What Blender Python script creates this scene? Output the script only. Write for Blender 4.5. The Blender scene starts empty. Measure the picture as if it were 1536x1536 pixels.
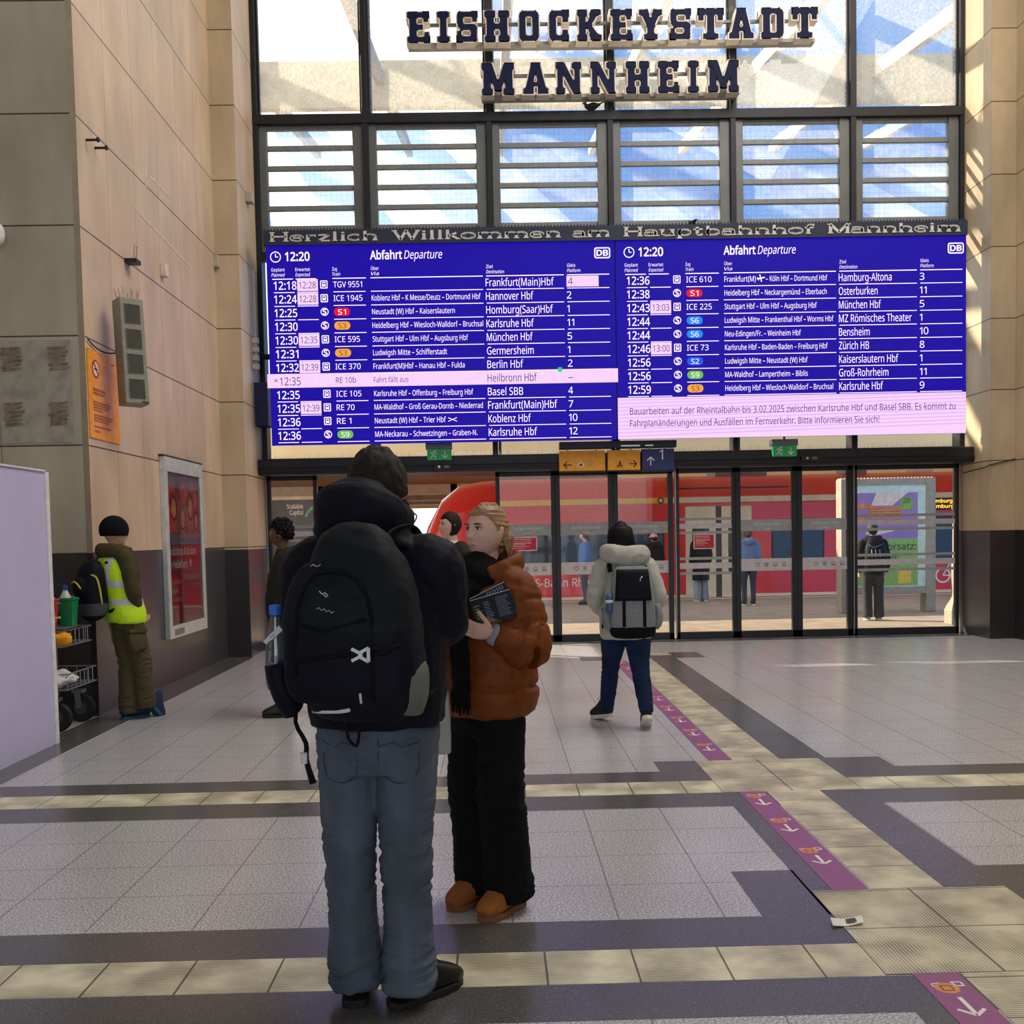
import bpy, bmesh, math, random
import numpy as np
from mathutils import Vector, Matrix, noise
random.seed(7)
R = math.radians
S = bpy.context.scene
COL = S.collection

# ---------------------------------------------------------------- camera, sky, sun, exposure
CAM_H = 1.57
F_PX, CY = 1540.0, 880.4
PITCH, YAW, ROLL = -0.04955, 0.01612, -0.01979
def cam_axes():
    fw = Vector((math.sin(YAW)*math.cos(PITCH), math.cos(YAW)*math.cos(PITCH), math.sin(PITCH)))
    rt = Vector((math.cos(YAW), -math.sin(YAW), 0)); up = rt.cross(fw)
    return (math.cos(ROLL)*rt+math.sin(ROLL)*up, -math.sin(ROLL)*rt+math.cos(ROLL)*up, fw)
RT, UP, FW = cam_axes()
cd = bpy.data.cameras.new('camera'); cam = bpy.data.objects.new('camera', cd); COL.objects.link(cam)
cam.matrix_world = Matrix(((RT.x, UP.x, -FW.x, 0), (RT.y, UP.y, -FW.y, 0), (RT.z, UP.z, -FW.z, CAM_H), (0, 0, 0, 1)))
cd.sensor_fit = 'HORIZONTAL'; cd.sensor_width = 36; cd.lens = 36*F_PX/1536
cd.shift_y = (CY-768)/1536; cd.clip_start = .05; cd.clip_end = 400
S.camera = cam
S.view_settings.view_transform = 'Standard'; S.view_settings.look = 'None'
S.view_settings.gamma = 1; S.view_settings.use_curve_mapping = False
S.view_settings.exposure = 0.45

def ray(px, py):
    return RT*((px-768)/F_PX) - UP*((py-CY)/F_PX) + FW
def W(px, py, Y):
    """the point on the plane at depth Y that the photograph shows at (px, py)"""
    d = ray(px, py); t = Y/d.y
    return Vector((d.x*t, Y, CAM_H+d.z*t))
def G(px, py):
    """the point of the floor"""
    d = ray(px, py); t = -CAM_H/d.z
    return Vector((d.x*t, d.y*t, 0))

w = bpy.data.worlds.new('sky'); S.world = w; w.use_nodes = True
nt = w.node_tree; nt.nodes.clear()
def N(t, kind, **kw):
    n = t.nodes.new(kind)
    for k, v in kw.items():
        if k in n.inputs.keys() if hasattr(n.inputs, 'keys') else False: n.inputs[k].default_value = v
        else: setattr(n, k, v)
    return n
tc = N(nt, 'ShaderNodeTexCoord'); mp = N(nt, 'ShaderNodeMapping'); mp.inputs['Scale'].default_value = (2.2, 2.2, 4.5)
no = N(nt, 'ShaderNodeTexNoise'); no.inputs['Scale'].default_value = 1.6; no.inputs['Detail'].default_value = 6
rp = N(nt, 'ShaderNodeValToRGB')
rp.color_ramp.elements[0].position = .42; rp.color_ramp.elements[0].color = (.10, .25, .54, 1)
rp.color_ramp.elements[1].position = .60; rp.color_ramp.elements[1].color = (1.0, 1.0, 1.0, 1)
bg = N(nt, 'ShaderNodeBackground'); bg.inputs['Strength'].default_value = 1.4
wo = N(nt, 'ShaderNodeOutputWorld')
# more haze towards the sun on the left, bluer to the right
sx = N(nt, 'ShaderNodeSeparateXYZ'); sk = N(nt, 'ShaderNodeMath'); sk.operation = 'MULTIPLY_ADD'; sk.inputs[1].default_value = -.42
for a, b in ((tc.outputs['Generated'], mp.inputs['Vector']), (mp.outputs['Vector'], no.inputs['Vector']), (no.outputs['Fac'], sk.inputs[2]), (sx.outputs['X'], sk.inputs[0]), (tc.outputs['Generated'], sx.inputs[0]), (sk.outputs[0], rp.inputs['Fac']),
             (rp.outputs['Color'], bg.inputs['Color']), (bg.outputs['Background'], wo.inputs['Surface'])):
    nt.links.new(a, b)

def add_light(name, kind, energy, color, loc=(0, 0, 0), direction=(0, 0, -1), size=None, size_y=None):
    ld = bpy.data.lights.new(name, kind); ld.energy = energy; ld.color = color
    if kind == 'AREA':
        ld.shape = 'RECTANGLE'; ld.size = size; ld.size_y = size_y
    lo = bpy.data.objects.new(name, ld); COL.objects.link(lo); lo.location = loc
    lo.rotation_euler = Vector(direction).to_track_quat('-Z', 'Y').to_euler()
    return lo
sun = add_light('sun', 'SUN', 7.5, (1.0, .86, .66), (0, 30, 20), (1.9, -1.0, -1.0)); sun.data.angle = R(.6)
# added fill under the closed ceiling; daylight of the entrance front behind the photographer
fill_lamp = add_light('roof_fill', 'AREA', 1350, (1.0, .945, .87), (3.2, 9.0, 12.6), (-.35, .12, -1), 8, 12)
rear_light = add_light('entrance_daylight', 'AREA', 130, (.92, .96, 1.0), (1.5, -8.5, 4.0), (0, 1, -.15), 9, 5)

# ---------------------------------------------------------------- materials
def C(r, g, b):
    f = lambda c: (c/255/12.92) if c/255 <= .04045 else ((c/255+.055)/1.055)**2.4
    return (f(r), f(g), f(b), 1)
MATS = {}
def mat(name, col=(128, 128, 128), rough=.6, metal=0, emit=0, nscale=12., namt=.12, bump=0., bscale=60., spec=.5, coat=0, sheen=0, stretch=None, ndetail=4):
    if name in MATS: return MATS[name]
    m = bpy.data.materials.new(name); m.use_nodes = True; t = m.node_tree; b = t.nodes['Principled BSDF']
    c = C(*col)
    tc = N(t, 'ShaderNodeTexCoord'); no = N(t, 'ShaderNodeTexNoise'); no.inputs['Scale'].default_value = nscale; no.inputs['Detail'].default_value = ndetail
    src = tc.outputs['Object']
    if stretch:
        mp = N(t, 'ShaderNodeMapping'); mp.inputs['Scale'].default_value = stretch; t.links.new(src, mp.inputs['Vector']); src = mp.outputs['Vector']
    t.links.new(src, no.inputs['Vector'])
    rp = N(t, 'ShaderNodeValToRGB'); e = rp.color_ramp.elements
    e[0].position = .3; e[1].position = .7
    e[0].color = tuple(x*(1-namt) for x in c[:3])+(1,); e[1].color = tuple(min(1, x*(1+namt)) for x in c[:3])+(1,)
    t.links.new(no.outputs['Fac'], rp.inputs['Fac']); t.links.new(rp.outputs['Color'], b.inputs['Base Color'])
    b.inputs['Roughness'].default_value = rough; b.inputs['Metallic'].default_value = metal; b.inputs['Specular IOR Level'].default_value = spec
    if coat: b.inputs['Coat Weight'].default_value = coat; b.inputs['Coat Roughness'].default_value = .08
    if sheen: b.inputs['Sheen Weight'].default_value = sheen
    if emit:
        if emit > .3: t.links.remove(b.inputs['Base Color'].links[0]); b.inputs['Base Color'].default_value = (.01, .01, .012, 1); b.inputs['Specular IOR Level'].default_value = .1
        t.links.new(rp.outputs['Color'], b.inputs['Emission Color']); b.inputs['Emission Strength'].default_value = emit
    if bump:
        n2 = N(t, 'ShaderNodeTexNoise'); n2.inputs['Scale'].default_value = bscale; n2.inputs['Detail'].default_value = 5; t.links.new(src, n2.inputs['Vector'])
        bp = N(t, 'ShaderNodeBump'); bp.inputs['Strength'].default_value = bump; bp.inputs['Distance'].default_value = .01
        t.links.new(n2.outputs['Fac'], bp.inputs['Height']); t.links.new(bp.outputs['Normal'], b.inputs['Normal'])
    MATS[name] = m; return m

def math_node(t, op, a, b=None, c=None):
    n = N(t, 'ShaderNodeMath'); n.operation = op
    for i, v in enumerate((a, b, c)):
        if v is None: continue
        if isinstance(v, (int, float)): n.inputs[i].default_value = v
        else: t.links.new(v, n.inputs[i])
    return n.outputs[0]
def mix_rgb(t, fac, a, b, mode='MIX'):
    n = N(t, 'ShaderNodeMix'); n.data_type = 'RGBA'; n.blend_type = mode
    for sock, v in ((n.inputs[0], fac), (n.inputs[6], a), (n.inputs[7], b)):
        if isinstance(v, (int, float, tuple)): sock.default_value = v
        else: t.links.new(v, sock)
    return n.outputs[2]

def grid_line(t, coord, off, period, width):
    """1 inside a joint line"""
    u = math_node(t, 'SUBTRACT', coord, off); u = math_node(t, 'DIVIDE', u, period); u = math_node(t, 'FRACT', u)
    u = math_node(t, 'SUBTRACT', u, .5); u = math_node(t, 'ABSOLUTE', u)
    return math_node(t, 'GREATER_THAN', u, .5-width/period/2)

def floor_mat(name, c1, c2, rough, grid=True, fleck=.5):
    m = bpy.data.materials.new(name); m.use_nodes = True; t = m.node_tree; b = t.nodes['Principled BSDF']
    g = N(t, 'ShaderNodeNewGeometry'); sp = N(t, 'ShaderNodeSeparateXYZ'); t.links.new(g.outputs['Position'], sp.inputs[0])
    no = N(t, 'ShaderNodeTexNoise'); no.inputs['Scale'].default_value = 110; no.inputs['Detail'].default_value = 3
    t.links.new(g.outputs['Position'], no.inputs['Vector'])
    rp = N(t, 'ShaderNodeValToRGB'); e = rp.color_ramp.elements; e[0].position = .38; e[1].position = .64; e[0].color = C(*c1); e[1].color = C(*c2)
    t.links.new(no.outputs['Fac'], rp.inputs['Fac'])
    vo = N(t, 'ShaderNodeTexVoronoi'); vo.inputs['Scale'].default_value = 55; t.links.new(g.outputs['Position'], vo.inputs['Vector'])
    fl = math_node(t, 'LESS_THAN', vo.outputs['Distance'], .13); fl = math_node(t, 'MULTIPLY', fl, fleck)
    col = mix_rgb(t, fl, rp.outputs['Color'], C(215, 210, 205))
    big = N(t, 'ShaderNodeTexNoise'); big.inputs['Scale'].default_value = 1.3; t.links.new(g.outputs['Position'], big.inputs['Vector'])
    col = mix_rgb(t, math_node(t, 'MULTIPLY', big.outputs['Fac'], .35), col, C(95, 88, 80))
    if grid:
        lx = grid_line(t, sp.outputs[0], 1.3425, .4335, .007); ly = grid_line(t, sp.outputs[1], 4.10, .42, .006)
        l = math_node(t, 'MAXIMUM', lx, ly); col = mix_rgb(t, math_node(t, 'MULTIPLY', l, .55), col, C(52, 48, 44))
    t.links.new(col, b.inputs['Base Color'])
    r2 = math_node(t, 'MULTIPLY_ADD', big.outputs['Fac'], .16, rough-.08); t.links.new(r2, b.inputs['Roughness'])
    b.inputs['Specular IOR Level'].default_value = .6
    MATS[name] = m; return m

def tactile_mat(name, axis, period, tile, toff, c1=(230, 224, 194), tile2=None, toff2=0):
    """ribbed cream guide tile: ribs along one axis, dirt caught between them"""
    m = bpy.data.materials.new(name); m.use_nodes = True; t = m.node_tree; b = t.nodes['Principled BSDF']
    g = N(t, 'ShaderNodeNewGeometry'); sp = N(t, 'ShaderNodeSeparateXYZ'); t.links.new(g.outputs['Position'], sp.inputs[0])
    rib = math_node(t, 'DIVIDE', sp.outputs[axis], period); rib = math_node(t, 'FRACT', rib); rib = math_node(t, 'SUBTRACT', rib, .5)
    rib = math_node(t, 'ABSOLUTE', rib); groove = math_node(t, 'LESS_THAN', rib, .22)
    d = N(t, 'ShaderNodeTexNoise'); d.inputs['Scale'].default_value = 4.2; d.inputs['Detail'].default_value = 5; t.links.new(g.outputs['Position'], d.inputs['Vector'])
    dm = N(t, 'ShaderNodeMapRange'); dm.inputs[1].default_value = .36; dm.inputs[2].default_value = .62; t.links.new(d.outputs['Fac'], dm.inputs[0])
    base = mix_rgb(t, math_node(t, 'MULTIPLY', dm.outputs[0], .55), C(*c1), C(150, 142, 118))
    col = mix_rgb(t, math_node(t, 'MULTIPLY', groove, math_node(t, 'MULTIPLY_ADD', dm.outputs[0], .6, .12)), base, C(66, 60, 46))
    l = grid_line(t, sp.outputs[1-axis], toff, tile, .008)
    if tile2: l = math_node(t, 'MAXIMUM', l, grid_line(t, sp.outputs[axis], toff2, tile2, .008))
    col = mix_rgb(t, math_node(t, 'MULTIPLY', l, .85), col, C(45, 38, 34))
    t.links.new(col, b.inputs['Base Color']); b.inputs['Roughness'].default_value = .42
    bp = N(t, 'ShaderNodeBump'); bp.inputs['Strength'].default_value = .35; bp.inputs['Distance'].default_value = .003
    t.links.new(math_node(t, 'SUBTRACT', 1.0, groove), bp.inputs['Height']); t.links.new(bp.outputs['Normal'], b.inputs['Normal'])
    MATS[name] = m; return m

def panel_mat(name, col, axis, off, period, zoff, rough=.5, dark=(45, 34, 26), stain=.25, zper=.975, gloss=.4, lw=.014):
    """stone cladding with open joints; axis 0 = wall along X, 1 = wall along Y"""
    m = bpy.data.materials.new(name); m.use_nodes = True; t = m.node_tree; b = t.nodes['Principled BSDF']
    g = N(t, 'ShaderNodeNewGeometry'); sp = N(t, 'ShaderNodeSeparateXYZ'); t.links.new(g.outputs['Position'], sp.inputs[0])
    no = N(t, 'ShaderNodeTexNoise'); no.inputs['Scale'].default_value = 1.4; no.inputs['Detail'].default_value = 7; no.inputs['Roughness'].default_value = .6
    mp = N(t, 'ShaderNodeMapping'); mp.inputs['Scale'].default_value = (1.4, 1.4, .5); t.links.new(g.outputs['Position'], mp.inputs[0]); t.links.new(mp.outputs[0], no.inputs['Vector'])
    c = C(*col); c2 = tuple(x*(1-stain) for x in c[:3])+(1,); c3 = tuple(min(1, x*(1+stain*.35)) for x in c[:3])+(1,)
    rp = N(t, 'ShaderNodeValToRGB'); e = rp.color_ramp.elements; e[0].position = .3; e[1].position = .68; e[0].color = c2; e[1].color = c3
    t.links.new(no.outputs['Fac'], rp.inputs['Fac'])
    # each slab a shade of its own
    u = math_node(t, 'FLOOR', math_node(t, 'DIVIDE', math_node(t, 'SUBTRACT', sp.outputs[axis], off), period))
    v = math_node(t, 'FLOOR', math_node(t, 'DIVIDE', math_node(t, 'SUBTRACT', sp.outputs[2], zoff), zper))
    wn = N(t, 'ShaderNodeTexWhiteNoise'); wn.noise_dimensions = '2D'; cb = N(t, 'ShaderNodeCombineXYZ'); t.links.new(u, cb.inputs[0]); t.links.new(v, cb.inputs[1]); t.links.new(cb.outputs[0], wn.inputs['Vector'])
    col_ = mix_rgb(t, math_node(t, 'MULTIPLY', wn.outputs['Value'], .12), rp.outputs['Color'], C(90, 76, 62))
    lz = grid_line(t, sp.outputs[2], zoff, zper, lw); lv = grid_line(t, sp.outputs[axis], off, period, lw*.65)
    col_ = mix_rgb(t, math_node(t, 'MULTIPLY', lv, .55), col_, C(*dark)); col_ = mix_rgb(t, math_node(t, 'MULTIPLY', lz, .9), col_, C(*dark))
    t.links.new(col_, b.inputs['Base Color']); b.inputs['Roughness'].default_value = rough; b.inputs['Specular IOR Level'].default_value = gloss
    MATS[name] = m; return m

def glass_mat(name, tint=(.93, .96, .96), dirt=.0, dirt_col=(.9, .88, .8), refl=.06, wire=False, speck=18, rough=.0, ramp=(.35, .7)):
    """clear pane; dust on it scatters the light that comes through"""
    m = bpy.data.materials.new(name); m.use_nodes = True; t = m.node_tree; t.nodes.clear()
    out = N(t, 'ShaderNodeOutputMaterial'); tr = N(t, 'ShaderNodeBsdfTransparent'); tr.inputs[0].default_value = tint+(1,)
    gl = N(t, 'ShaderNodeBsdfGlossy'); gl.inputs['Roughness'].default_value = rough
    fr = N(t, 'ShaderNodeFresnel'); fr.inputs['IOR'].default_value = 1.35
    mx = N(t, 'ShaderNodeMixShader'); t.links.new(math_node(t, 'ADD', fr.outputs[0], refl), mx.inputs[0]); t.links.new(tr.outputs[0], mx.inputs[1]); t.links.new(gl.outputs[0], mx.inputs[2])
    last = mx.outputs[0]; g = N(t, 'ShaderNodeNewGeometry')
    if dirt:
        no = N(t, 'ShaderNodeTexNoise'); no.inputs['Scale'].default_value = speck; no.inputs['Detail'].default_value = 6; no.inputs['Roughness'].default_value = .7; t.links.new(g.outputs['Position'], no.inputs['Vector'])
        mr = N(t, 'ShaderNodeMapRange'); mr.inputs[1].default_value = ramp[0]; mr.inputs[2].default_value = ramp[1]; mr.inputs[3].default_value = dirt*.45; mr.inputs[4].default_value = dirt; t.links.new(no.outputs['Fac'], mr.inputs[0])
        tl = N(t, 'ShaderNodeBsdfTranslucent'); tl.inputs[0].default_value = dirt_col+(1,)
        m2 = N(t, 'ShaderNodeMixShader'); t.links.new(mr.outputs[0], m2.inputs[0]); t.links.new(last, m2.inputs[1]); t.links.new(tl.outputs[0], m2.inputs[2]); last = m2.outputs[0]
    if wire:
        sp = N(t, 'ShaderNodeSeparateXYZ'); t.links.new(g.outputs['Position'], sp.inputs[0])
        l = math_node(t, 'MAXIMUM', grid_line(t, sp.outputs[0], 0, .075, .004), grid_line(t, sp.outputs[2], 0, .075, .004))
        df = N(t, 'ShaderNodeBsdfDiffuse'); df.inputs[0].default_value = (.12, .13, .14, 1)
        m3 = N(t, 'ShaderNodeMixShader'); t.links.new(math_node(t, 'MULTIPLY', l, .38), m3.inputs[0]); t.links.new(last, m3.inputs[1]); t.links.new(df.outputs[0], m3.inputs[2]); last = m3.outputs[0]
    t.links.new(last, out.inputs['Surface']); MATS[name] = m; return m

# ---------------------------------------------------------------- mesh building
MW = {}          # world matrix of each thing's root
def frame_of(t, ref):
    t = t.normalized(); a = ref-t*ref.dot(t)
    if a.length < 1e-4: a = Vector((1, 0, 0))-t*t.x
    a.normalize(); return a, t.cross(a)
def spline(pts, sub):
    """Catmull-Rom through tuples of any length"""
    P = [np.array(p, float) for p in pts]
    if sub <= 1 or len(P) < 3: return P
    P = [2*P[0]-P[1]]+P+[2*P[-1]-P[-2]]; o = []
    for i in range(1, len(P)-2):
        for k in range(sub):
            t = k/sub; a, b, c, d = P[i-1:i+3]
            o.append(.5*((2*b)+(c-a)*t+(2*a-5*b+4*c-d)*t*t+(3*b-a-3*c+d)*t**3))
    o.append(P[-2]); return o
class MB:
    def __init__(s): s.v = []; s.f = []; s.m = []; s.mats = []
    def mi(s, m):
        if m not in s.mats: s.mats.append(m)
        return s.mats.index(m)
    def add(s, vs, fs, m):
        o = len(s.v); k = s.mi(m); s.v += [tuple(v) for v in vs]; s.f += [tuple(i+o for i in f) for f in fs]; s.m += [k]*len(fs); return s
    def quad(s, a, b, c, d, m): return s.add([a, b, c, d], [(0, 1, 2, 3)], m)
    def box(s, x0, x1, y0, y1, z0, z1, m):
        v = [(x, y, z) for x in (x0, x1) for y in (y0, y1) for z in (z0, z1)]
        return s.add(v, [(0, 1, 3, 2), (4, 6, 7, 5), (0, 4, 5, 1), (2, 3, 7, 6), (0, 2, 6, 4), (1, 5, 7, 3)], m)
    def obox(s, c, size, rot, m):
        c = Vector(c); v = [c+rot @ Vector((x*size[0]/2, y*size[1]/2, z*size[2]/2)) for x in (-1, 1) for y in (-1, 1) for z in (-1, 1)]
        return s.add(v, [(0, 1, 3, 2), (4, 6, 7, 5), (0, 4, 5, 1), (2, 3, 7, 6), (0, 2, 6, 4), (1, 5, 7, 3)], m)
    def bar(s, p, q, wd, ht, m, ref=(0, 0, 1)):
        p, q = Vector(p), Vector(q); a, b = frame_of(q-p, Vector(ref)); v = []
        for e in (p, q):
            for i, j in ((-1, -1), (1, -1), (1, 1), (-1, 1)): v.append(e+b*(i*wd/2)+a*(j*ht/2))
        return s.add(v, [(3, 2, 1, 0), (4, 5, 6, 7), (0, 1, 5, 4), (1, 2, 6, 5), (2, 3, 7, 6), (3, 0, 4, 7)], m)
    def tube(s, pts, r, m, n=8, ref=(0, 1, 0), sub=1, ex=2.0):
        """pts: 3-tuples; r: one radius, or a list of radii / (side, ref) pairs"""
        if not isinstance(r, (list, tuple)): r = [r]*len(pts)
        r = [(x, x) if not isinstance(x, (list, tuple)) else x for x in r]
        P = spline([tuple(p)+tuple(q) for p, q in zip(pts, r)], sub); c = [Vector(p[:3]) for p in P]; ref = Vector(ref); vs = []
        for i, p in enumerate(P):
            t = c[min(i+1, len(c)-1)]-c[max(i-1, 0)]; a, b = frame_of(t, ref)
            for k in range(n):
                th = 2*math.pi*k/n; co, si = math.cos(th), math.sin(th)
                co = math.copysign(abs(co)**(2/ex), co); si = math.copysign(abs(si)**(2/ex), si)
                vs.append(c[i]+b*(co*p[3])+a*(si*p[4]))
        fs = [(i*n+k, i*n+(k+1) % n, (i+1)*n+(k+1) % n, (i+1)*n+k) for i in range(len(P)-1) for k in range(n)]
        fs += [tuple(range(n-1, -1, -1)), tuple(range((len(P)-1)*n, len(P)*n))]
        return s.add(vs, fs, m)
    def ell(s, c, r, m, rot=None, nu=20, nv=12, ex=2.0, warp=None):
        c = Vector(c); vs = []; pw = lambda x: math.copysign(abs(x)**(2/ex), x)
        def pt(th, ph):
            d = Vector((r[0]*pw(math.cos(ph))*pw(math.cos(th)), r[1]*pw(math.cos(ph))*pw(math.sin(th)), r[2]*pw(math.sin(ph))))
            if warp: d = Vector(warp(d))
            return c+(rot @ d if rot else d)
        vs.append(pt(0, -math.pi/2))
        for j in range(1, nv):
            for i in range(nu): vs.append(pt(2*math.pi*i/nu, -math.pi/2+math.pi*j/nv))
        vs.append(pt(0, math.pi/2)); fs = [(0, 1+(i+1) % nu, 1+i) for i in range(nu)]
        for j in range(nv-2):
            for i in range(nu):
                a = 1+j*nu; fs.append((a+i, a+(i+1) % nu, a+nu+(i+1) % nu, a+nu+i))
        a = 1+(nv-2)*nu; fs += [(a+i, a+(i+1) % nu, len(vs)-1) for i in range(nu)]
        return s.add(vs, fs, m)
    def lathe(s, base, prof, m, n=16, rot=None):
        base = Vector(base); vs = []
        for r, z in prof:
            for k in range(n):
                d = Vector((r*math.cos(2*math.pi*k/n), r*math.sin(2*math.pi*k/n), z)); vs.append(base+(rot @ d if rot else d))
        fs = [(i*n+k, i*n+(k+1) % n, (i+1)*n+(k+1) % n, (i+1)*n+k) for i in range(len(prof)-1) for k in range(n)]
        fs += [tuple(range(n-1, -1, -1)), tuple(range((len(prof)-1)*n, len(prof)*n))]
        return s.add(vs, fs, m)
    def prism(s, poly, o, u, v, nrm, d, m):
        """2-D outline in the frame (o; u, v) pushed d along nrm"""
        o, u, v, nrm = Vector(o), Vector(u), Vector(v), Vector(nrm); k = len(poly)
        vs = [o+u*x+v*y for x, y in poly]+[o+u*x+v*y+nrm*d for x, y in poly]
        fs = [tuple(range(k-1, -1, -1)), tuple(range(k, 2*k))]+[(i, (i+1) % k, k+(i+1) % k, k+i) for i in range(k)]
        return s.add(vs, fs, m)
    def flat(s, vf, o, u, v, m):
        o, u, v = Vector(o), Vector(u), Vector(v)
        return s.add([o+u*x+v*y for x, y in vf[0]], vf[1], m)
    def mesh(s, name):
        me = bpy.data.meshes.new(name); me.from_pydata(s.v, [], s.f)
        for x in s.mats: me.materials.append(x)
        me.polygons.foreach_set('material_index', s.m); me.update(); return me
    def build(s, name, parent=None, base=(0, 0, 0), smooth=False, bevel=0, seg=2, fix=False):
        M = MW[parent.name] if parent else Matrix.Translation(base); inv = M.inverted()
        s.v = [tuple(inv @ Vector(v)) for v in s.v]
        me = s.mesh(name)
        if fix:
            bm = bmesh.new(); bm.from_mesh(me); bmesh.ops.recalc_face_normals(bm, faces=bm.faces); bm.to_mesh(me); bm.free()
        return link(name, me, parent, base, smooth, bevel, seg)
def link(name, me, parent=None, base=(0, 0, 0), smooth=False, bevel=0, seg=2):
    o = bpy.data.objects.new(name, me); COL.objects.link(o)
    if parent: o.parent = parent; MW[o.name] = MW[parent.name]
    else: o.location = base; MW[o.name] = Matrix.Translation(base)
    if smooth: me.polygons.foreach_set('use_smooth', [True]*len(me.polygons))
    if bevel:
        b = o.modifiers.new('bevel', 'BEVEL'); b.width = bevel; b.segments = seg; b.limit_method = 'ANGLE'; b.angle_limit = R(40)
    return o
def tag(o, label, cat, group=None, kind=None):
    o['label'] = label; o['category'] = cat
    if group: o['group'] = group
    if kind: o['kind'] = kind
    return o
def thing(name, label, cat, loc=(0, 0, 0), rz=0, group=None):
    o = bpy.data.objects.new(name, None); COL.objects.link(o); o.location = loc; o.rotation_euler = (0, 0, rz); o.empty_display_size = .1
    MW[o.name] = Matrix.Translation(loc) @ Matrix.Rotation(rz, 4, 'Z')
    return tag(o, label, cat, group)
def struct(o, label=None):
    o['kind'] = 'structure'
    if label: o['label'] = label; o['category'] = 'building part'
    return o

TXT = {}
import os
try: FONT = bpy.data.fonts.load(os.path.join(bpy.utils.resource_path('LOCAL'), 'datafiles', 'fonts', 'NotoSansHebrew-Regular.woff2'))   # the typeface Blender ships with
except Exception: FONT = None
def cap_height():
    cu = bpy.data.curves.new('t', 'FONT'); cu.body = 'H'; cu.size = 1
    if FONT: cu.font = FONT
    ob = bpy.data.objects.new('t', cu); me = bpy.data.meshes.new_from_object(ob); h = max(v.co.y for v in me.vertices); bpy.data.objects.remove(ob); bpy.data.meshes.remove(me); bpy.data.curves.remove(cu); return h
CAP = cap_height()
def text2d(s, h, wd=None, align='L', shear=0., bold=0., space=1.0):
    """lettering with cap height h, squeezed to width wd when given"""
    key = (s, shear, bold, space)
    if key not in TXT:
        cu = bpy.data.curves.new('t', 'FONT'); cu.body = s; cu.size = 1
        if FONT: cu.font = FONT
        cu.shear = shear; cu.offset = bold; cu.resolution_u = 2; cu.space_character = space
        ob = bpy.data.objects.new('t', cu); me = bpy.data.meshes.new_from_object(ob)
        v = [(p.co.x, p.co.y) for p in me.vertices]; f = [tuple(p.vertices) for p in me.polygons]
        bpy.data.objects.remove(ob); bpy.data.meshes.remove(me); bpy.data.curves.remove(cu); TXT[key] = (v, f)
    v, f = TXT[key]; x0 = min(p[0] for p in v); x1 = max(p[0] for p in v); ky = h/CAP
    kx = wd/(x1-x0) if wd else ky
    dx = {'L': -x0, 'C': -(x0+x1)/2, 'R': -x1}[align]
    return ([((x+dx)*kx, y*ky) for x, y in v], f)
def rrect(x0, x1, y0, y1, r, n=4):
    o = []
    for cx, cy, a in ((x1-r, y1-r, 0), (x0+r, y1-r, 90), (x0+r, y0+r, 180), (x1-r, y0+r, 270)):
        for k in range(n+1): o.append((cx+r*math.cos(R(a+90*k/n)), cy+r*math.sin(R(a+90*k/n))))
    return o
def disc(cx, cy, r, n=20): return [(cx+r*math.cos(2*math.pi*k/n), cy+r*math.sin(2*math.pi*k/n)) for k in range(n)]
def ring2(cx, cy, r0, r1, n=20):
    v = disc(cx, cy, r0, n)+disc(cx, cy, r1, n); return (v, [(k, (k+1) % n, n+(k+1) % n, n+k) for k in range(n)])
def one(poly): return (poly, [tuple(range(len(poly)))])
X_, Y_, Z_ = Vector((1, 0, 0)), Vector((0, 1, 0)), Vector((0, 0, 1))

# ================================================================ the setting
stone_y = panel_mat('stone_side', (214, 190, 160), 1, 9.36, .757, 1.49, .45)
stone_x = panel_mat('stone_front_shaded', (190, 184, 162), 0, -3.665, .75, 1.49, .5)  # same stone as the side, with the front's shade mixed into its colour
stone_r = panel_mat('stone_right', (178, 160, 132), 0, 6.52, .75, 1.51, .45)
stone_ry = panel_mat('stone_right_reveal', (208, 188, 155), 1, 14.2, 1.6, 1.51, .4)
stone_c = panel_mat('stone_column', (200, 180, 150), 0, -3.9, .75, 1.49, .45)
dado_y = panel_mat('dado_side', (66, 64, 70), 1, 9.36, .757, .515, .28, dark=(20, 18, 18), stain=.15, gloss=.6, lw=.008)
dado_x = panel_mat('dado_front', (40, 37, 40), 0, -3.665, .75, .515, .3, dark=(12, 12, 12), stain=.15, gloss=.5, lw=.008)
dado_r = panel_mat('dado_reveal', (72, 76, 80), 1, 14.2, 1.6, .535, .3, dark=(14, 14, 14), stain=.15, gloss=.6, lw=.008)
plaster = mat('plaster', (205, 198, 186), .85)
terrazzo = floor_mat('terrazzo', (146, 147, 151), (228, 228, 232), .24)
granite = floor_mat('dark_granite', (72, 73, 74), (94, 95, 96), .25, grid=False, fleck=.35)
ribs_across = tactile_mat('guide_tile_across', 1, .0135, .326, -1.8, tile2=None)
ribs_strip = tactile_mat('guide_tile_strip', 1, .0135, 5.0, .3, c1=(216, 210, 182), tile2=.30, toff2=4.38)
ribs_plate = tactile_mat('guide_tile_plate', 0, .0135, .42, 3.52, c1=(212, 205, 175), tile2=.425, toff2=1.345)
purple = mat('purple_film', (142, 78, 128), .4, nscale=30, namt=.1)
dark_metal = mat('dark_frame_metal', (34, 36, 42), .45, .3, nscale=3)
grey_metal = mat('grey_frame_metal', (104, 108, 108), .45, .3, nscale=3)
black_metal = mat('black_metal', (20, 21, 24), .5, .2)
steel = mat('brushed_steel', (168, 168, 166), .3, .85, nscale=60)
white_paint = mat('white_paint', (226, 226, 226), .5)
black = mat('black_plastic', (16, 16, 18), .5)

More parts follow.
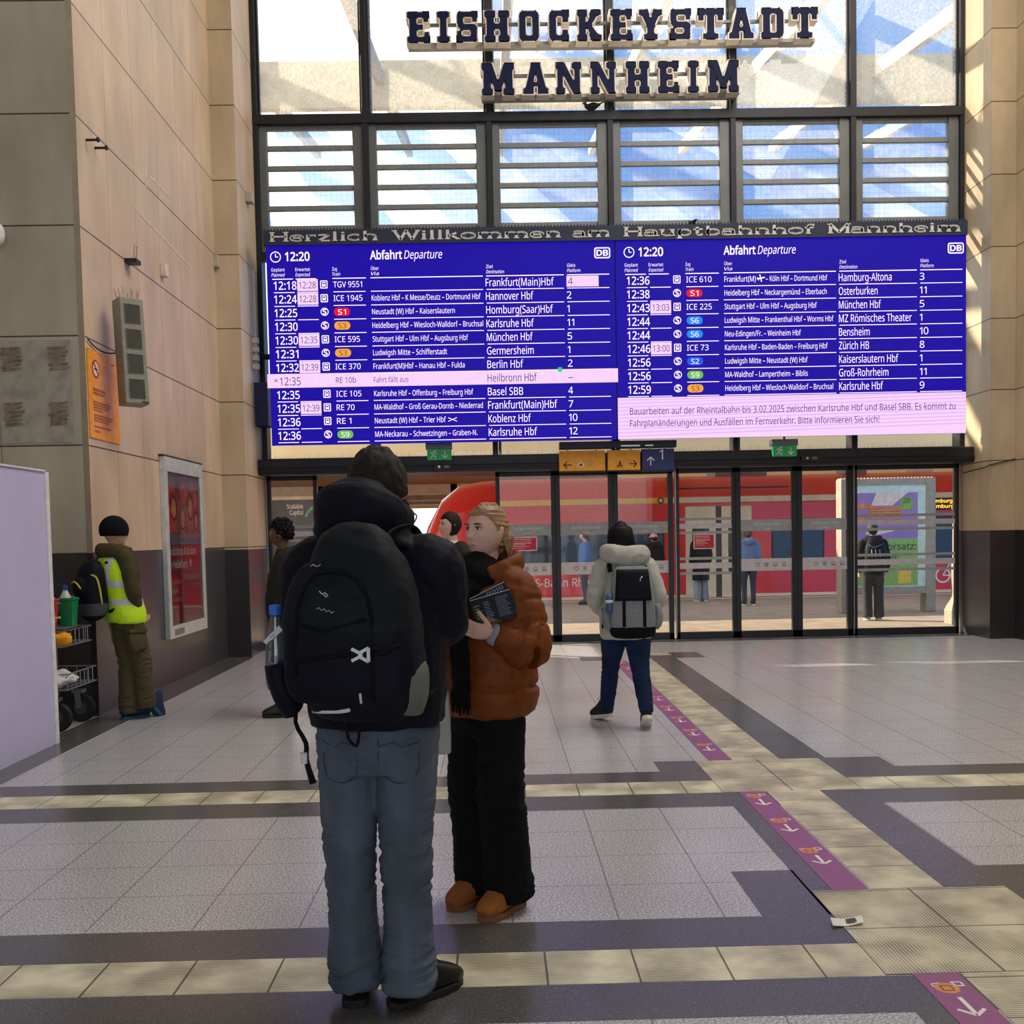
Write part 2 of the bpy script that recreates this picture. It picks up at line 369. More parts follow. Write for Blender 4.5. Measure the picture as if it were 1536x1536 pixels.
MB().box(-6.5, 7.3, -10, 15.25, -.2, 0, terrazzo).build('floor')
struct(bpy.data.objects['floor'], 'grey terrazzo tile floor of the station hall')
def inlay(name, z, m, rects):
    b = MB()
    for x0, x1, y0, y1 in rects: b.box(x0, x1, y0, y1, -.01, z, m)
    return struct(b.build(name))
inlay('trim_1', .0008, granite, [(-6.5, 1.345, 3.80, 4.10), (2.2, 7.25, 3.80, 4.10), (-6.5, 7.25, 3.24, 3.512), (-6.5, 1.345, 6.40, 6.68), (2.2, 7.25, 6.40, 6.68),
      (-6.5, 7.25, 5.79, 6.10), (1.06, 1.345, 4.10, 4.66), (2.2, 2.6, 4.10, 4.66), (1.06, 1.345, 6.68, 6.98), (2.2, 2.62, 6.68, 6.98),
      (1.335, 1.44, 4.10, 5.79), (1.335, 1.44, 2.3, 3.24), (1.93, 2.2, 4.38, 5.79), (1.93, 2.25, 6.98, 13.1), (1.93, 2.2, 2.3, 3.24), (2.25, 2.62, 12.8, 13.4), (1.05, 1.45, 12.7, 13.1),
      (-3.65, -3.28, 3.0, 13.95), (-3.33, 6.9, 14.7, 15.2)])
inlay('trim_2', .0016, ribs_across, [(-6.5, 1.345, 3.512, 3.80), (2.2, 7.25, 3.512, 3.80), (-6.5, 1.345, 6.10, 6.40), (2.2, 7.25, 6.10, 6.40)])
inlay('trim_3', .0020, ribs_strip, [(1.61, 1.93, 4.375, 6.10), (1.61, 1.93, 6.96, 12.9), (1.61, 1.93, 2.3, 3.52), (1.94, 2.24, 13.1, 13.4)])
inlay('trim_4', .0024, ribs_plate, [(1.345, 2.195, 3.52, 4.375), (1.345, 2.195, 6.10, 6.96)])
inlay('trim_5', .0012, mat('pale_joint', (176, 170, 162), .5), [(-3.285, -3.272, 3.0, 13.95)])

def wall(name, faces, label=None):
    """faces: (plane axis, value, a0, a1, sign, stone, dado, dado height)"""
    b = MB()
    for ax, v, a0, a1, up, lo, zd, zt in faces:
        P = (lambda a, z: (v, a, z)) if ax == 0 else (lambda a, z: (a, v, z))
        b.quad(P(a0, zd), P(a1, zd), P(a1, zt), P(a0, zt), up); b.quad(P(a0, 0), P(a1, 0), P(a1, zd), P(a0, zd), lo)
    return struct(b.build(name), label)
ZT = 13.0
wall('wall_left', [(0, -3.65, 9.40, 13.95, stone_y, dado_y, 1.49, ZT), (1, 9.36, -6.5, -3.69, stone_x, dado_x, 1.49, ZT)])
b = MB(); b.quad((-3.69, 9.36, 0), (-3.65, 9.40, 0), (-3.65, 9.40, 1.49), (-3.69, 9.36, 1.49), dado_x); b.quad((-3.69, 9.36, 1.49), (-3.65, 9.40, 1.49), (-3.65, 9.40, ZT), (-3.69, 9.36, ZT), mat('stone_edge', (120, 108, 92), .6)); struct(b.build('trim_6'))
wall('wall_left_column', [(1, 13.95, -3.65, -3.33, stone_c, dado_x, 1.46, ZT), (0, -3.33, 13.95, 15.3, stone_y, dado_y, 1.46, ZT)])
wall('wall_right_column', [(1, 14.2, 6.90, 7.25, stone_r, dado_x, 1.51, ZT), (0, 6.90, 14.2, 15.3, stone_ry, dado_r, 1.51, ZT)])
wall('wall_right', [(0, 7.25, -10, 14.2, panel_mat('stone_right_side', (205, 184, 150), 1, 14.2, .757, 1.51, .45), dado_x, 1.51, ZT)])
struct(MB().quad((-6.5, -10, 0), (-6.5, 9.36, 0), (-6.5, 9.36, ZT), (-6.5, -10, ZT), plaster).build('wall_far_left'))
b = MB()
for x0, x1, z0, z1 in ((-6.5, -3, 0, ZT), (6, 7.25, 0, ZT), (-3, 6, 6.5, ZT)): b.box(x0, x1, -10.3, -10, z0, z1, plaster)
struct(b.build('wall_rear'))
struct(MB().box(-6.5, 8, -10.3, 15.3, ZT, ZT+.2, plaster).build('ceiling'))

# ---------------------------------------------------------------- glazed front, Y = 15.1
YG = 15.1
MX = [-3.3, -1.73, .04, 1.78, 3.55, 5.29, 6.88]
glass_top = glass_mat('glass_dusty', (.94, .96, .98), .40, (.95, .90, .80), speck=22)
glass_wire = glass_mat('glass_wired', (.88, .93, .98), .32, (.90, .93, .97), wire=True, speck=9)
glass_door = glass_mat('glass_door', (.95, .96, .96), .015, (.9, .9, .9), refl=.015, speck=6)
b = MB()
for i, x in enumerate(MX):
    b.box(x-.04, x+.04, YG-.10, YG+.16, 2.72, ZT, dark_metal)
    if 0 < i < 6: b.box(x+.05, x+.09, YG+.02, YG+.14, 2.72, ZT, grey_metal)
struct(b.build('trim_7', bevel=.004, seg=1))
b = MB(); b.box(-3.33, 6.9, YG-.11, YG+.16, 7.50, 7.635, dark_metal); b.box(-3.33, 6.9, YG-.06, YG+.16, 5.62, 5.72, dark_metal)
struct(b.build('trim_8', bevel=.006, seg=1))
b = MB(); b.box(-3.33, 6.95, YG-.42, YG+.10, 2.50, 2.72, dark_metal); b.box(-3.33, 6.95, YG-.44, YG-.42, 2.53, 2.60, black_metal); struct(b.build('trim_9', bevel=.008, seg=1))
n = 0; louvre_m = mat('louvre_metal', (126, 130, 130), .45, .2)
for i in range(6):
    x0, x1 = MX[i]+.04, MX[i+1]-.04
    n += 1; f = MB(); f.box(x0, x0+.03, YG-.03, YG+.05, 7.68, ZT, dark_metal); f.box(x1-.03, x1, YG-.03, YG+.05, 7.68, ZT, dark_metal); f.box(x0, x1, YG-.03, YG+.05, 10.6, 10.68, dark_metal)
    f = struct(f.build('window_%d' % n)); MB().quad((x0, YG, 7.68), (x1, YG, 7.68), (x1, YG, ZT), (x0, YG, ZT), glass_top).build('pane', f)
    n += 1; f = MB(); a0, a1 = x0+.06, x1-.10
    f.box(x0, a0+.05, YG-.05, YG+.06, 5.72, 7.52, grey_metal); f.box(a1-.05, x1, YG-.05, YG+.06, 5.72, 7.52, grey_metal)
    for k in range(7): z = 7.49-.283*k; f.box(a0, a1, YG-.02, YG+.03, z-.052, z+.02, louvre_m)
    f = struct(f.build('window_%d' % n, bevel=.006, seg=1)); MB().quad((x0, YG+.01, 5.72), (x1, YG+.01, 5.72), (x1, YG+.01, 7.5), (x0, YG+.01, 7.5), glass_wire).build('pane', f)
    n += 1; f = MB(); f.box(x0, x1, YG-.03, YG+.05, 2.72, 2.76, dark_metal); f.box(x0, x1, YG-.03, YG+.05, 4.2, 4.27, dark_metal)
    f = struct(f.build('window_%d' % n)); MB().quad((x0, YG, 2.76), (x1, YG, 2.76), (x1, YG, 5.62), (x0, YG, 5.62), glass_door).build('pane', f)

sticker = mat('frosted_sticker', (150, 153, 155), .6); sticker_l = mat('frosted_sticker_light', (188, 182, 186), .6); icon_grey = mat('sticker_print', (120, 122, 128), .6); word_white = mat('sticker_word', (205, 208, 210), .6)
def door(i, x0, x1, kind, y=YG, thick=.05):
    f = MB(); t = thick
    f.box(x0, x0+t, y-.04, y+.04, 0, 2.5, dark_metal); f.box(x1-t, x1, y-.04, y+.04, 0, 2.5, dark_metal)
    f.box(x0, x1, y-.04, y+.04, .0, .10, dark_metal); f.box(x0, x1, y-.04, y+.04, 2.44, 2.5, dark_metal)
    if kind == 'fixed': f.box(x0-.015, x0, y-.06, y+.02, .02, 2.5, steel)
    r = struct(f.build('door_%d' % i, bevel=.004, seg=1))
    MB().quad((x0+t, y, .1), (x1-t, y, .1), (x1-t, y, 2.44), (x0+t, y, 2.44), glass_door).build('pane', r)
    yb = y-.006; a0, a1 = x0+t, x1-t
    if kind == 'leaf':
        s = MB(); s.box(a0, a1, yb-.001, yb, 1.57, 1.74, sticker); cx = (a0+a1)/2+.02
        s.flat(text2d('Auf Wiedersehen!', .040, .40, 'C'), (cx, yb-.003, 1.655), X_, Z_, word_white); s.box(cx-.05, cx+.05, yb-.003, yb-.002, 1.60, 1.608, word_white)
        s.build('greeting_sticker', r)
        s = MB(); s.box(a0, a1, yb-.001, yb, .985, 1.165, sticker_l)
        for k in range(4):
            px = cx-.15+.13*k
            if k == 0: s.flat(ring2(px, 1.075-1.075, .022, .034, 14), (0, yb-.003, 1.075), X_, Z_, icon_grey)
            elif k == 1:
                for q in range(3): s.flat(one(rrect(px-.03, px+.03, -.03+.022*q, -.016+.022*q, .004, 1)), (0, yb-.003, 1.075), X_, Z_, icon_grey)
            else: s.flat(one(rrect(px-.03, px+.03, -.03, .03, .01)), (0, yb-.003, 1.075), X_, Z_, icon_grey); s.flat(one(rrect(px-.02, px+.02, -.005, .02, .004)), (0, yb-.005, 1.075), X_, Z_, sticker_l)
        s.build('pictogram_sticker', r)
    else:
        s = MB()
        for z0, z1, m in ((1.745, 1.785, sticker), (1.625, 1.70, sticker_l), (1.545, 1.585, sticker), (1.165, 1.205, sticker), (1.035, 1.12, sticker_l), (.945, .985, sticker)): s.box(a0, a1, yb-.001, yb, z0, z1, m)
        s.build('stripe_sticker', r)
    return r
door(1, -3.3, -2.58, 'fixed'); door(2, .03, .90, 'leaf', thick=.06); door(3, .90, 1.75, 'leaf', thick=.07); door(4, 1.75, 2.63, 'leaf', thick=.07)
door(5, 2.67, 3.55, 'fixed'); door(6, 3.55, 4.46, 'leaf', thick=.075); door(7, 4.46, 5.28, 'leaf', thick=.075); door(8, 5.30, 6.86, 'fixed')

struct(MB().box(-3.6, 7.2, YG+.16, 17.5, 2.60, 2.70, dark_metal).build('sun_blocker'))     # unseen slab added over the doors to keep sun off the hall
# ---------------------------------------------------------------- outside: platform, tracks, roofs
paving = mat('platform_paving', (168, 148, 126), .8, nscale=3, namt=.18, bump=.2, bscale=40)
MB().box(-40, 40, YG+.15, 24.8, -.25, -.005, paving).build('ground_platform'); struct(bpy.data.objects['ground_platform'])
MB().box(-40, 40, 24.15, 24.22, -.01, .002, white_paint).build('trim_10'); struct(bpy.data.objects['trim_10'])
MB().box(-60, 60, 24.8, 70, -1.1, -1.0, mat('track_ballast', (168, 154, 138), .95, nscale=8, namt=.4, bump=.6)).build('ground_tracks'); struct(bpy.data.objects['ground_tracks'])

# ---------------------------------------------------------------- trains
red = mat('train_red', (214, 24, 28), .3, nscale=2, namt=.06, coat=.5)
red_dull = mat('train_roof_red', (178, 40, 44), .5, nscale=2, namt=.1)
cream = mat('train_cream', (222, 206, 170), .45, nscale=3)
yellow = mat('train_yellow', (226, 176, 40), .4)
win = mat('train_window', (34, 42, 46), .06, nscale=2, spec=.8)
gasket = mat('rubber_gasket', (18, 18, 20), .6)
letter_w = mat('lettering_white', (236, 232, 226), .55)
YT = 25.0
tr = thing('commuter_train', 'red commuter train with cream door and rounded nose standing at the platform', 'train', (4, 26.4, -1.0))
def car(name, stations, zb=-.95, x_parent=None):
    """hull lofted along X from (x, roof height, half width)"""
    b = MB(); vs = []; K = 9
    for x, zt, hw in stations:
        yc = YT+1.42; h = max(zt-zb, .3)
        prof = [(-hw, zb), (-hw, zt-.78*min(1, h/3)), (-hw+.06, zt-.5*min(1, h/3)), (-hw+.32, zt-.16), (-hw+.75, zt), (hw-.75, zt), (hw-.32, zt-.16), (hw, zt-.78*min(1, h/3)), (hw, zb)]
        vs += [(x, yc+p, z) for p, z in prof]
    fs = [(i*K+k, i*K+(k+1) % K, (i+1)*K+(k+1) % K, (i+1)*K+k) for i in range(len(stations)-1) for k in range(K)]
    fs += [tuple(range(K-1, -1, -1)), tuple(range((len(stations)-1)*K, len(stations)*K))]
    b.add(vs, fs, red)
    o = b.build(name, tr, fix=True); o.data.polygons.foreach_set('use_smooth', [True]*len(o.data.polygons)); m = o.modifiers.new('s', 'EDGE_SPLIT'); m.split_angle = R(38); return o
hull = car('hull', [(-2.05, .55, .9), (-1.98, 1.0, 1.15), (-1.66, 1.84, 1.30), (-1.30, 2.5, 1.36), (-.85, 2.84, 1.40), (-.3, 2.94, 1.42), (.3, 2.97, 1.42), (4.28, 2.97, 1.42)])
hull2 = car('hull', [(4.36, 2.97, 1.42), (24, 2.97, 1.42)])
F = YT-.002
def strip(name, x0, x1, z0, z1, m, d=.006, parent=tr, y=F):
    return MB().box(x0, x1, y-d, y+.01, z0, z1, m).build(name, parent)
for x0, x1 in ((.2, 4.28), (4.36, 24)):
    strip('skirt_stripe', x0 if x0 > 1 else -1.0, x1, -.17, .05, cream); 
strip('stripe', .1, 4.28, 2.31-.02, 2.43, yellow, y=YT+.02, d=.03); strip('stripe', 4.36, 24, 2.29, 2.43, cream, y=YT+.02, d=.03)
MB().box(4.28, 4.36, YT+.1, YT+2.7, -.9, 2.85, gasket).build('gangway', tr)
def window(x0, x1, z0, z1, r=.14):
    f = MB(); f.prism(rrect(x0-.04, x1+.04, z0-.04, z1+.04, r+.03), (0, F, 0), X_, Z_, -Y_, .008, gasket)
    f = f.build('window_frame', tr); MB().prism(rrect(x0, x1, z0, z1, r), (0, F-.008, 0), X_, Z_, -Y_, .006, win).build('pane', f)
for x0, x1 in ((.35, 1.55), (1.62, 2.95), (3.02, 4.1)): window(x0, x1, .80, 1.80)
for x0, x1 in ((6.8, 8.02), (9.6, 10.0), (10.55, 11.55), (12.2, 13.6), (14.4, 15.8)): window(x0, x1, .84, 1.82)
for x0, x1 in ((4.66, 5.40), (5.54, 6.28)):
    d = MB(); d.box(x0, x1, F-.02, F+.02, -.1, 2.2, cream); d = d.build('door', tr, bevel=.01)
    MB().prism(rrect(x0+.16, x1-.16, .55, 1.75, .1), (0, F-.02, 0), X_, Z_, -Y_, .006, win).build('pane', d)
MB().box(5.40, 5.54, F-.012, F+.01, -.1, 2.2, mat('door_seal', (62, 54, 48), .7)).build('door_seal', tr)
MB().box(4.50, 7.2, F+.02, F+.06, 2.62, 2.66, gasket).build('gutter', tr)
b = MB(); b.flat(text2d('S-Bahn RheinNeckar', .20, 2.35), (.98, F-.012, .31), X_, Z_, letter_w); b.build('lettering', tr)
b = MB(); b.prism(disc(0, 0, .17), (.70, F, .40), X_, Z_, -Y_, .008, mat('logo_green', (92, 160, 74), .5)); b.flat(text2d('S', .22, None, 'C', bold=.03), (.70, F-.012, .29), X_, Z_, letter_w); b.build('logo', tr)
b = MB(); b.prism(disc(0, 0, .075), (4.06, F-.03, 2.36), X_, Z_, -Y_, .006, gasket); b.prism(disc(0, 0, .045), (4.06, F-.038, 2.36), X_, Z_, -Y_, .004, cream); b.build('lamp', tr)
# bicycle mark
b = MB(); o = Vector((10.98, F-.012, .40))
for cx in (0, .56): b.flat(ring2(cx, 0, .15, .19, 20), o, X_, Z_, letter_w)
for p, q in (((0, 0), (.20, .34)), ((.20, .34), (.50, .34)), ((.20, .24), (.30, 0)), ((.30, 0), (.48, .30)), ((0, 0), (.30, 0)), ((.56, 0), (.44, .42)), ((.44, .42), (.36, .42)), ((.14, .38), (.26, .38))):
    b.bar(o+Vector((p[0], 0, p[1])), o+Vector((q[0], 0, q[1])), .004, .03, letter_w, ref=(0, 1, 0) if False else (-(q[1]-p[1]), 0, q[0]-p[0]))
b.flat(text2d('6', .10), o+Vector((.62, 0, -.17)), X_, Z_, letter_w); b.build('bicycle_mark', tr)
b = MB(); b.box(10.5, 11.75, F-.02, F, 2.0, 2.30, black); p = b.build('destination_display', tr)
amber = mat('amber_led', (255, 170, 20), .5, emit=3.0, namt=.02); b = MB()
b.flat(text2d('Homburg (Saar)', .085, .98), (10.62, F-.026, 2.18), X_, Z_, amber); b.flat(text2d('Homburg', .085, .62), (10.62, F-.026, 2.05), X_, Z_, amber); b.build('led_text', p)
MB().box(5.6, 6.9, YT+.9, YT+2, 2.95, 3.12, grey_metal).build('roof_box', tr); MB().box(8.9, 9.4, YT+.8, YT+1.6, 2.95, 3.2, grey_metal).build('roof_box', tr); MB().ell((10.9, YT+1.2, 2.97), (.35, .3, .2), white_paint).build('roof_dome', tr, smooth=True)
b = MB()
for x in (-1.1, 2.6, 6.2, 9.8, 13): b.lathe((x, YT+.25, -.62), [(.42, 0), (.42, .1)], black, 18, Matrix.Rotation(R(90), 3, 'X'))
b.box(-1.4, 16, YT+.5, YT+2.2, -.9, -.5, black); b.build('bogie', tr)
# a second train further left, beyond the first
t2 = thing('distant_train', 'pale distant train with dull red roof at the left door', 'train', (-12, 40, -1))
MB().box(-26, -4.3, 40, 42.8, -.9, 3.0, mat('pale_grey_coach', (206, 204, 196), .5)).build('hull', t2, bevel=.2); MB().box(-26, -4.25, 39.9, 42.9, 3.0, 3.55, red_dull).build('roof', t2, bevel=.18)
MB().box(-26, -4.28, 39.97, 40, .9, 1.9, win).build('window_band', t2)
b = MB(); b.box(-7.2, -5.3, 31.9, 32.0, .5, 2.82, mat('slate_board', (84, 90, 94), .6)); b.box(-7.1, -7.0, 31.92, 32, -.1, .5, grey_metal); b.box(-5.5, -5.4, 31.92, 32, -.1, .5, grey_metal)
b.box(-7.3, -5.2, 31.89, 32.01, 2.82, 2.92, cream)
ad = tag(b.build('billboard', base=(-6.2, 32, 0)), 'dark grey billboard with white and mint lettering seen through the left door', 'billboard')
b = MB(); q = W(437, 762, 31.88)
for i, s in enumerate(('Scalable', 'Capital')): b.flat(text2d(s, .135, .50 if i == 0 else .42, 'R', bold=.015), (q.x+.36, 31.88, q.z-.02-.19*i), X_, Z_, letter_w)
b.build('lettering', ad); b = MB()
for k in range(3): b.bar((q.x+.44+.08*k, 31.88, q.z-.24+.10*k-.04), (q.x+.52+.06*k, 31.88, q.z-.10+.06*k), .004, .07, mat('mint', (110, 206, 176), .5), ref=(1, 0, -1))
b.build('logo', ad)

# ---------------------------------------------------------------- roofs over the platforms
def translucent_mat(name, col, share):
    m = bpy.data.materials.new(name); m.use_nodes = True; t = m.node_tree; b = t.nodes['Principled BSDF']; out = t.nodes['Material Output']
    no = N(t, 'ShaderNodeTexNoise'); no.inputs['Scale'].default_value = 2; c = mix_rgb(t, math_node(t, 'MULTIPLY', no.outputs['Fac'], .12), C(*col), C(170, 140, 110)); t.links.new(c, b.inputs['Base Color']); b.inputs['Roughness'].default_value = .7
    tl = N(t, 'ShaderNodeBsdfTranslucent'); t.links.new(c, tl.inputs[0]); mx = N(t, 'ShaderNodeMixShader'); mx.inputs[0].default_value = share; t.links.new(b.outputs[0], mx.inputs[1]); t.links.new(tl.outputs[0], mx.inputs[2]); t.links.new(mx.outputs[0], out.inputs['Surface']); MATS[name] = m; return m
roof_sheet = translucent_mat('roof_sheet', (240, 224, 198), .32)
peach = mat('peach_soffit', (254, 220, 166), .8, nscale=1.2, namt=.05)
slat = mat('wood_slats', (196, 150, 104), .7)
cn = thing('platform_roof', 'peach coloured platform roof edge seen just below the departure board', 'roof', (2, 27, 3.3))
b = MB(); b.box(-30, 34, 23.1, 23.25, 3.12, 4.9, peach); b.build('fascia', cn)
b = MB(); b.box(-30, 34, 23.25, 32, 4.8, 4.84, roof_sheet); b.build('deck', cn)
fr_ = thing('far_platform_roof', 'slatted wooden platform roof beyond the train nose', 'roof', (0, 38, 3.2))
b = MB(); b.box(-40, 30, 33, 60, 3.62, 3.66, roof_sheet)
for k in range(70): x = -26+k*.42; b.bar((x, 33, 3.60), (x+9, 60, 3.60), .30, .04, slat)
b.build('soffit', fr_); MB().box(-40, 30, 32.8, 33, 3.56, 3.9, peach).build('fascia', fr_)
b = MB()
for x in (-6.5, -1.5, 3.5): b.box(x-.12, x+.12, 39, 39.24, -.2, 3.6, peach)
for k in range(4): b.box(-40, 30, 39+6*k, 39.4+6*k, 3.2, 3.6, cream)
b.build('post', fr_)
# glazed hall roof outside above the platforms: sloping panes between beams
frost = glass_mat('tinted_roof_glass', (.52, .74, .98), .10, (.9, .95, 1.0), refl=.02, speck=2.5, ramp=(.45, .55)); 
beam_m = mat('roof_beam', (206, 196, 178), .6)
gr = thing('glass_roof', 'glazed hall roof with pale beams above the platforms, behind the big window', 'roof', (2, 22, 9))
b = MB()
for k in range(18):
    x = -16+k*2.2
    b.add([(x, 19.0, 7.2), (x+1.15, 19.0, 7.2), (x-2.2+1.15, 24, 11.2), (x-2.2, 24, 11.2)], [(0, 1, 2, 3)], frost)
b.build('pane', gr)
for k in range(10):
    x = -10+k*2.6; MB().bar((x, 16.5, 10.2), (x, 30, 12.6), .16, .28, beam_m).build('beam', gr)
MB().box(-16, 22, 21.9, 22.1, 10.55, 11.5, mat('roof_girder', (214, 198, 160), .7, nscale=5, namt=.15)).build('girder', gr)
b = MB()
for k in range(9): x = -9.5+k*2.9; b.bar((x, 19.5, 13.6), (x+1.7, 19.5, 11.6), .05, .05, grey_metal)
b.build('tie_rod', gr)

# ---------------------------------------------------------------- advertising case and post on the platform
sh = thing('advertising_case', 'beige framed advertising case with purple and green poster on the platform', 'advertising case', (7.35, 19.2, 0))
frame_b = mat('beige_frame', (158, 149, 132), .5)
b = MB(); b.box(6.48, 6.68, 19.1, 19.4, 0, 2.50, frame_b); b.build('post', sh, bevel=.01); b = MB(); b.box(8.08, 8.26, 19.1, 19.4, 0, 2.50, frame_b); b.build('post', sh, bevel=.01)
MB().box(6.68, 8.08, 19.12, 19.38, .34, .48, frame_b).build('lower_rail', sh, bevel=.008)
b = MB(); b.box(6.68, 8.08, 19.12, 19.38, 2.38, 2.50, frame_b)
for k in range(28): b.box(6.5+k*.063, 6.53+k*.063, 19.12, 19.38, 2.5, 2.525, frame_b)
b.build('upper_rail', sh)
mint = mat('poster_mint', (196, 222, 208), .4); pp = mat('poster_purple', (150, 118, 184), .4, nscale=3, namt=.1); pg = mat('poster_green', (134, 178, 84), .4); po = mat('poster_orange', (208, 128, 76), .5, nscale=20, namt=.3); pl = mat('poster_pale', (226, 208, 196), .5)
b = MB(); y = 19.13; b.box(6.68, 8.08, y, y+.05, .48, 2.38, mint); b.box(6.72, 7.93, y-.003, y, 1.38, 2.24, pp); b.box(6.72, 7.93, y-.003, y, .50, 1.38, pg)
b.flat(one([(6.72, 1.96), (6.9, 2.06), (7.12, 2.0), (7.1, 1.94), (6.92, 1.96), (6.72, 1.88)]), (0, y-.005, 0), X_, Z_, po); b.flat(one([(6.72, 1.78), (6.86, 1.82), (7.0, 1.76), (6.72, 1.70)]), (0, y-.005, 0), X_, Z_, po)
b.flat(one(rrect(7.0, 7.62, 1.76, 1.98, .03)), (0, y-.006, 0), X_, Z_, po)
for k in range(4): b.box(7.0, 7.6, y-.008, y-.006, 1.79+.05*k, 1.80+.05*k, mat('poster_brown', (140, 84, 50), .6))
b.flat(one([(6.95, 1.52), (7.3, 1.56), (7.5, 1.53), (7.2, 1.46), (6.95, 1.47)]), (0, y-.005, 0), X_, Z_, pl)
b.flat(one([(7.15, 2.24), (7.75, 2.24), (7.45, 2.0), (7.05, 2.0)]), (0, y-.004, 0), X_, Z_, pl)
g2 = mat('badge_green', (110, 170, 70), .5); dk = mat('poster_ink', (44, 58, 60), .6)
b.flat(one(disc(7.72, 2.03, .13)), (0, y-.007, 0), X_, Z_, g2); b.flat(text2d('20', .085, .13, 'C'), (7.72, y-.009, 2.05), X_, Z_, dk); b.flat(text2d('25', .085, .13, 'C'), (7.72, y-.009, 1.94), X_, Z_, yellow)
b.flat(text2d('Guter Vorsatz:', .125, 1.16, 'R', bold=.01), (7.90, y-.005, 1.17), X_, Z_, dk); b.flat(text2d('Gutes tun!', .125, .76, 'R', bold=.01), (7.56, y-.005, .97), X_, Z_, dk)
b.box(7.56, 7.80, y-.006, y-.003, .54, .80, mat('yellow_sticker', (228, 190, 70), .5))
b.build('poster', sh)
pt = MB(); p0 = W(1432, 945, 16.6); x = p0.x
pt.box(x-.05, x+.06, 16.5, 16.62, .45, 1.0, frame_b); pt.box(x-.04, x+.05, 16.51, 16.6, 1.0, 4.0, frame_b)
pt.add([(x-.05, 16.5, .45), (x+.06, 16.5, .45), (x+.06, 16.62, .45), (x-.05, 16.62, .45), (x-.13, 16.42, 0), (x+.1, 16.42, 0), (x+.1, 16.7, 0), (x-.13, 16.7, 0), (x-.13, 16.42, .22), (x+.1, 16.42, .22), (x+.1, 16.7, .22), (x-.13, 16.7, .22)],
   [(0, 1, 9, 8), (1, 2, 10, 9), (2, 3, 11, 10), (3, 0, 8, 11), (8, 9, 5, 4), (9, 10, 6, 5), (10, 11, 7, 6), (11, 8, 4, 7)], frame_b)
tag(pt.build('platform_post', base=(x, 16.56, 0)), 'slim beige post with stepped foot just outside the rightmost pane', 'post')

# ---------------------------------------------------------------- departure board
YB = 14.3
navy = mat('board_navy', (30, 40, 66), .6); led_blue = mat('led_blue', (22, 0, 160), .4, emit=.74, namt=.02, nscale=2); led_pink = mat('led_white', (246, 208, 250), .4, emit=.76, namt=.02)
led_text = mat('led_text_white', (252, 230, 252), .4, emit=.9, namt=.01); led_dark = mat('led_text_dark', (76, 50, 118), .5, emit=.7, namt=.01)
pill = {k: mat('led_pill_'+k, c, .4, emit=.76, namt=.01) for k, c in dict(red=(226, 20, 44), orange=(246, 166, 40), lightblue=(20, 140, 240), blue=(14, 92, 245), green=(110, 190, 70), dot=(20, 220, 90)).items()}
bd = thing('departure_board', 'wide blue station departure board with two screens under a navy welcome header', 'departure board', (1.77, YB+.2, 2.86))
XL, XM, XR, ZB, ZP, ZH = -3.04, 1.735, 6.60, 2.88, 5.595, 5.80
MB().box(XL+.03, XR-.02, YB+.02, YB+.34, ZB+.03, ZH-.03, black_metal).build('casing', bd)
b = MB(); b.box(XL-.03, XR+.01, YB-.03, YB+.05, ZP, ZH-.01, navy)
x = XL-.03
while x < XR: b.add([(x, YB-.02, ZH-.01), (x+.04, YB-.02, ZH-.01), (x+.02, YB-.02, ZH+.025), (x, YB+.0, ZH-.01), (x+.04, YB, ZH-.01), (x+.02, YB, ZH+.025)], [(0, 1, 2), (5, 4, 3), (0, 2, 5, 3), (1, 4, 5, 2)], navy); x += .045
hd = b.build('header', bd)
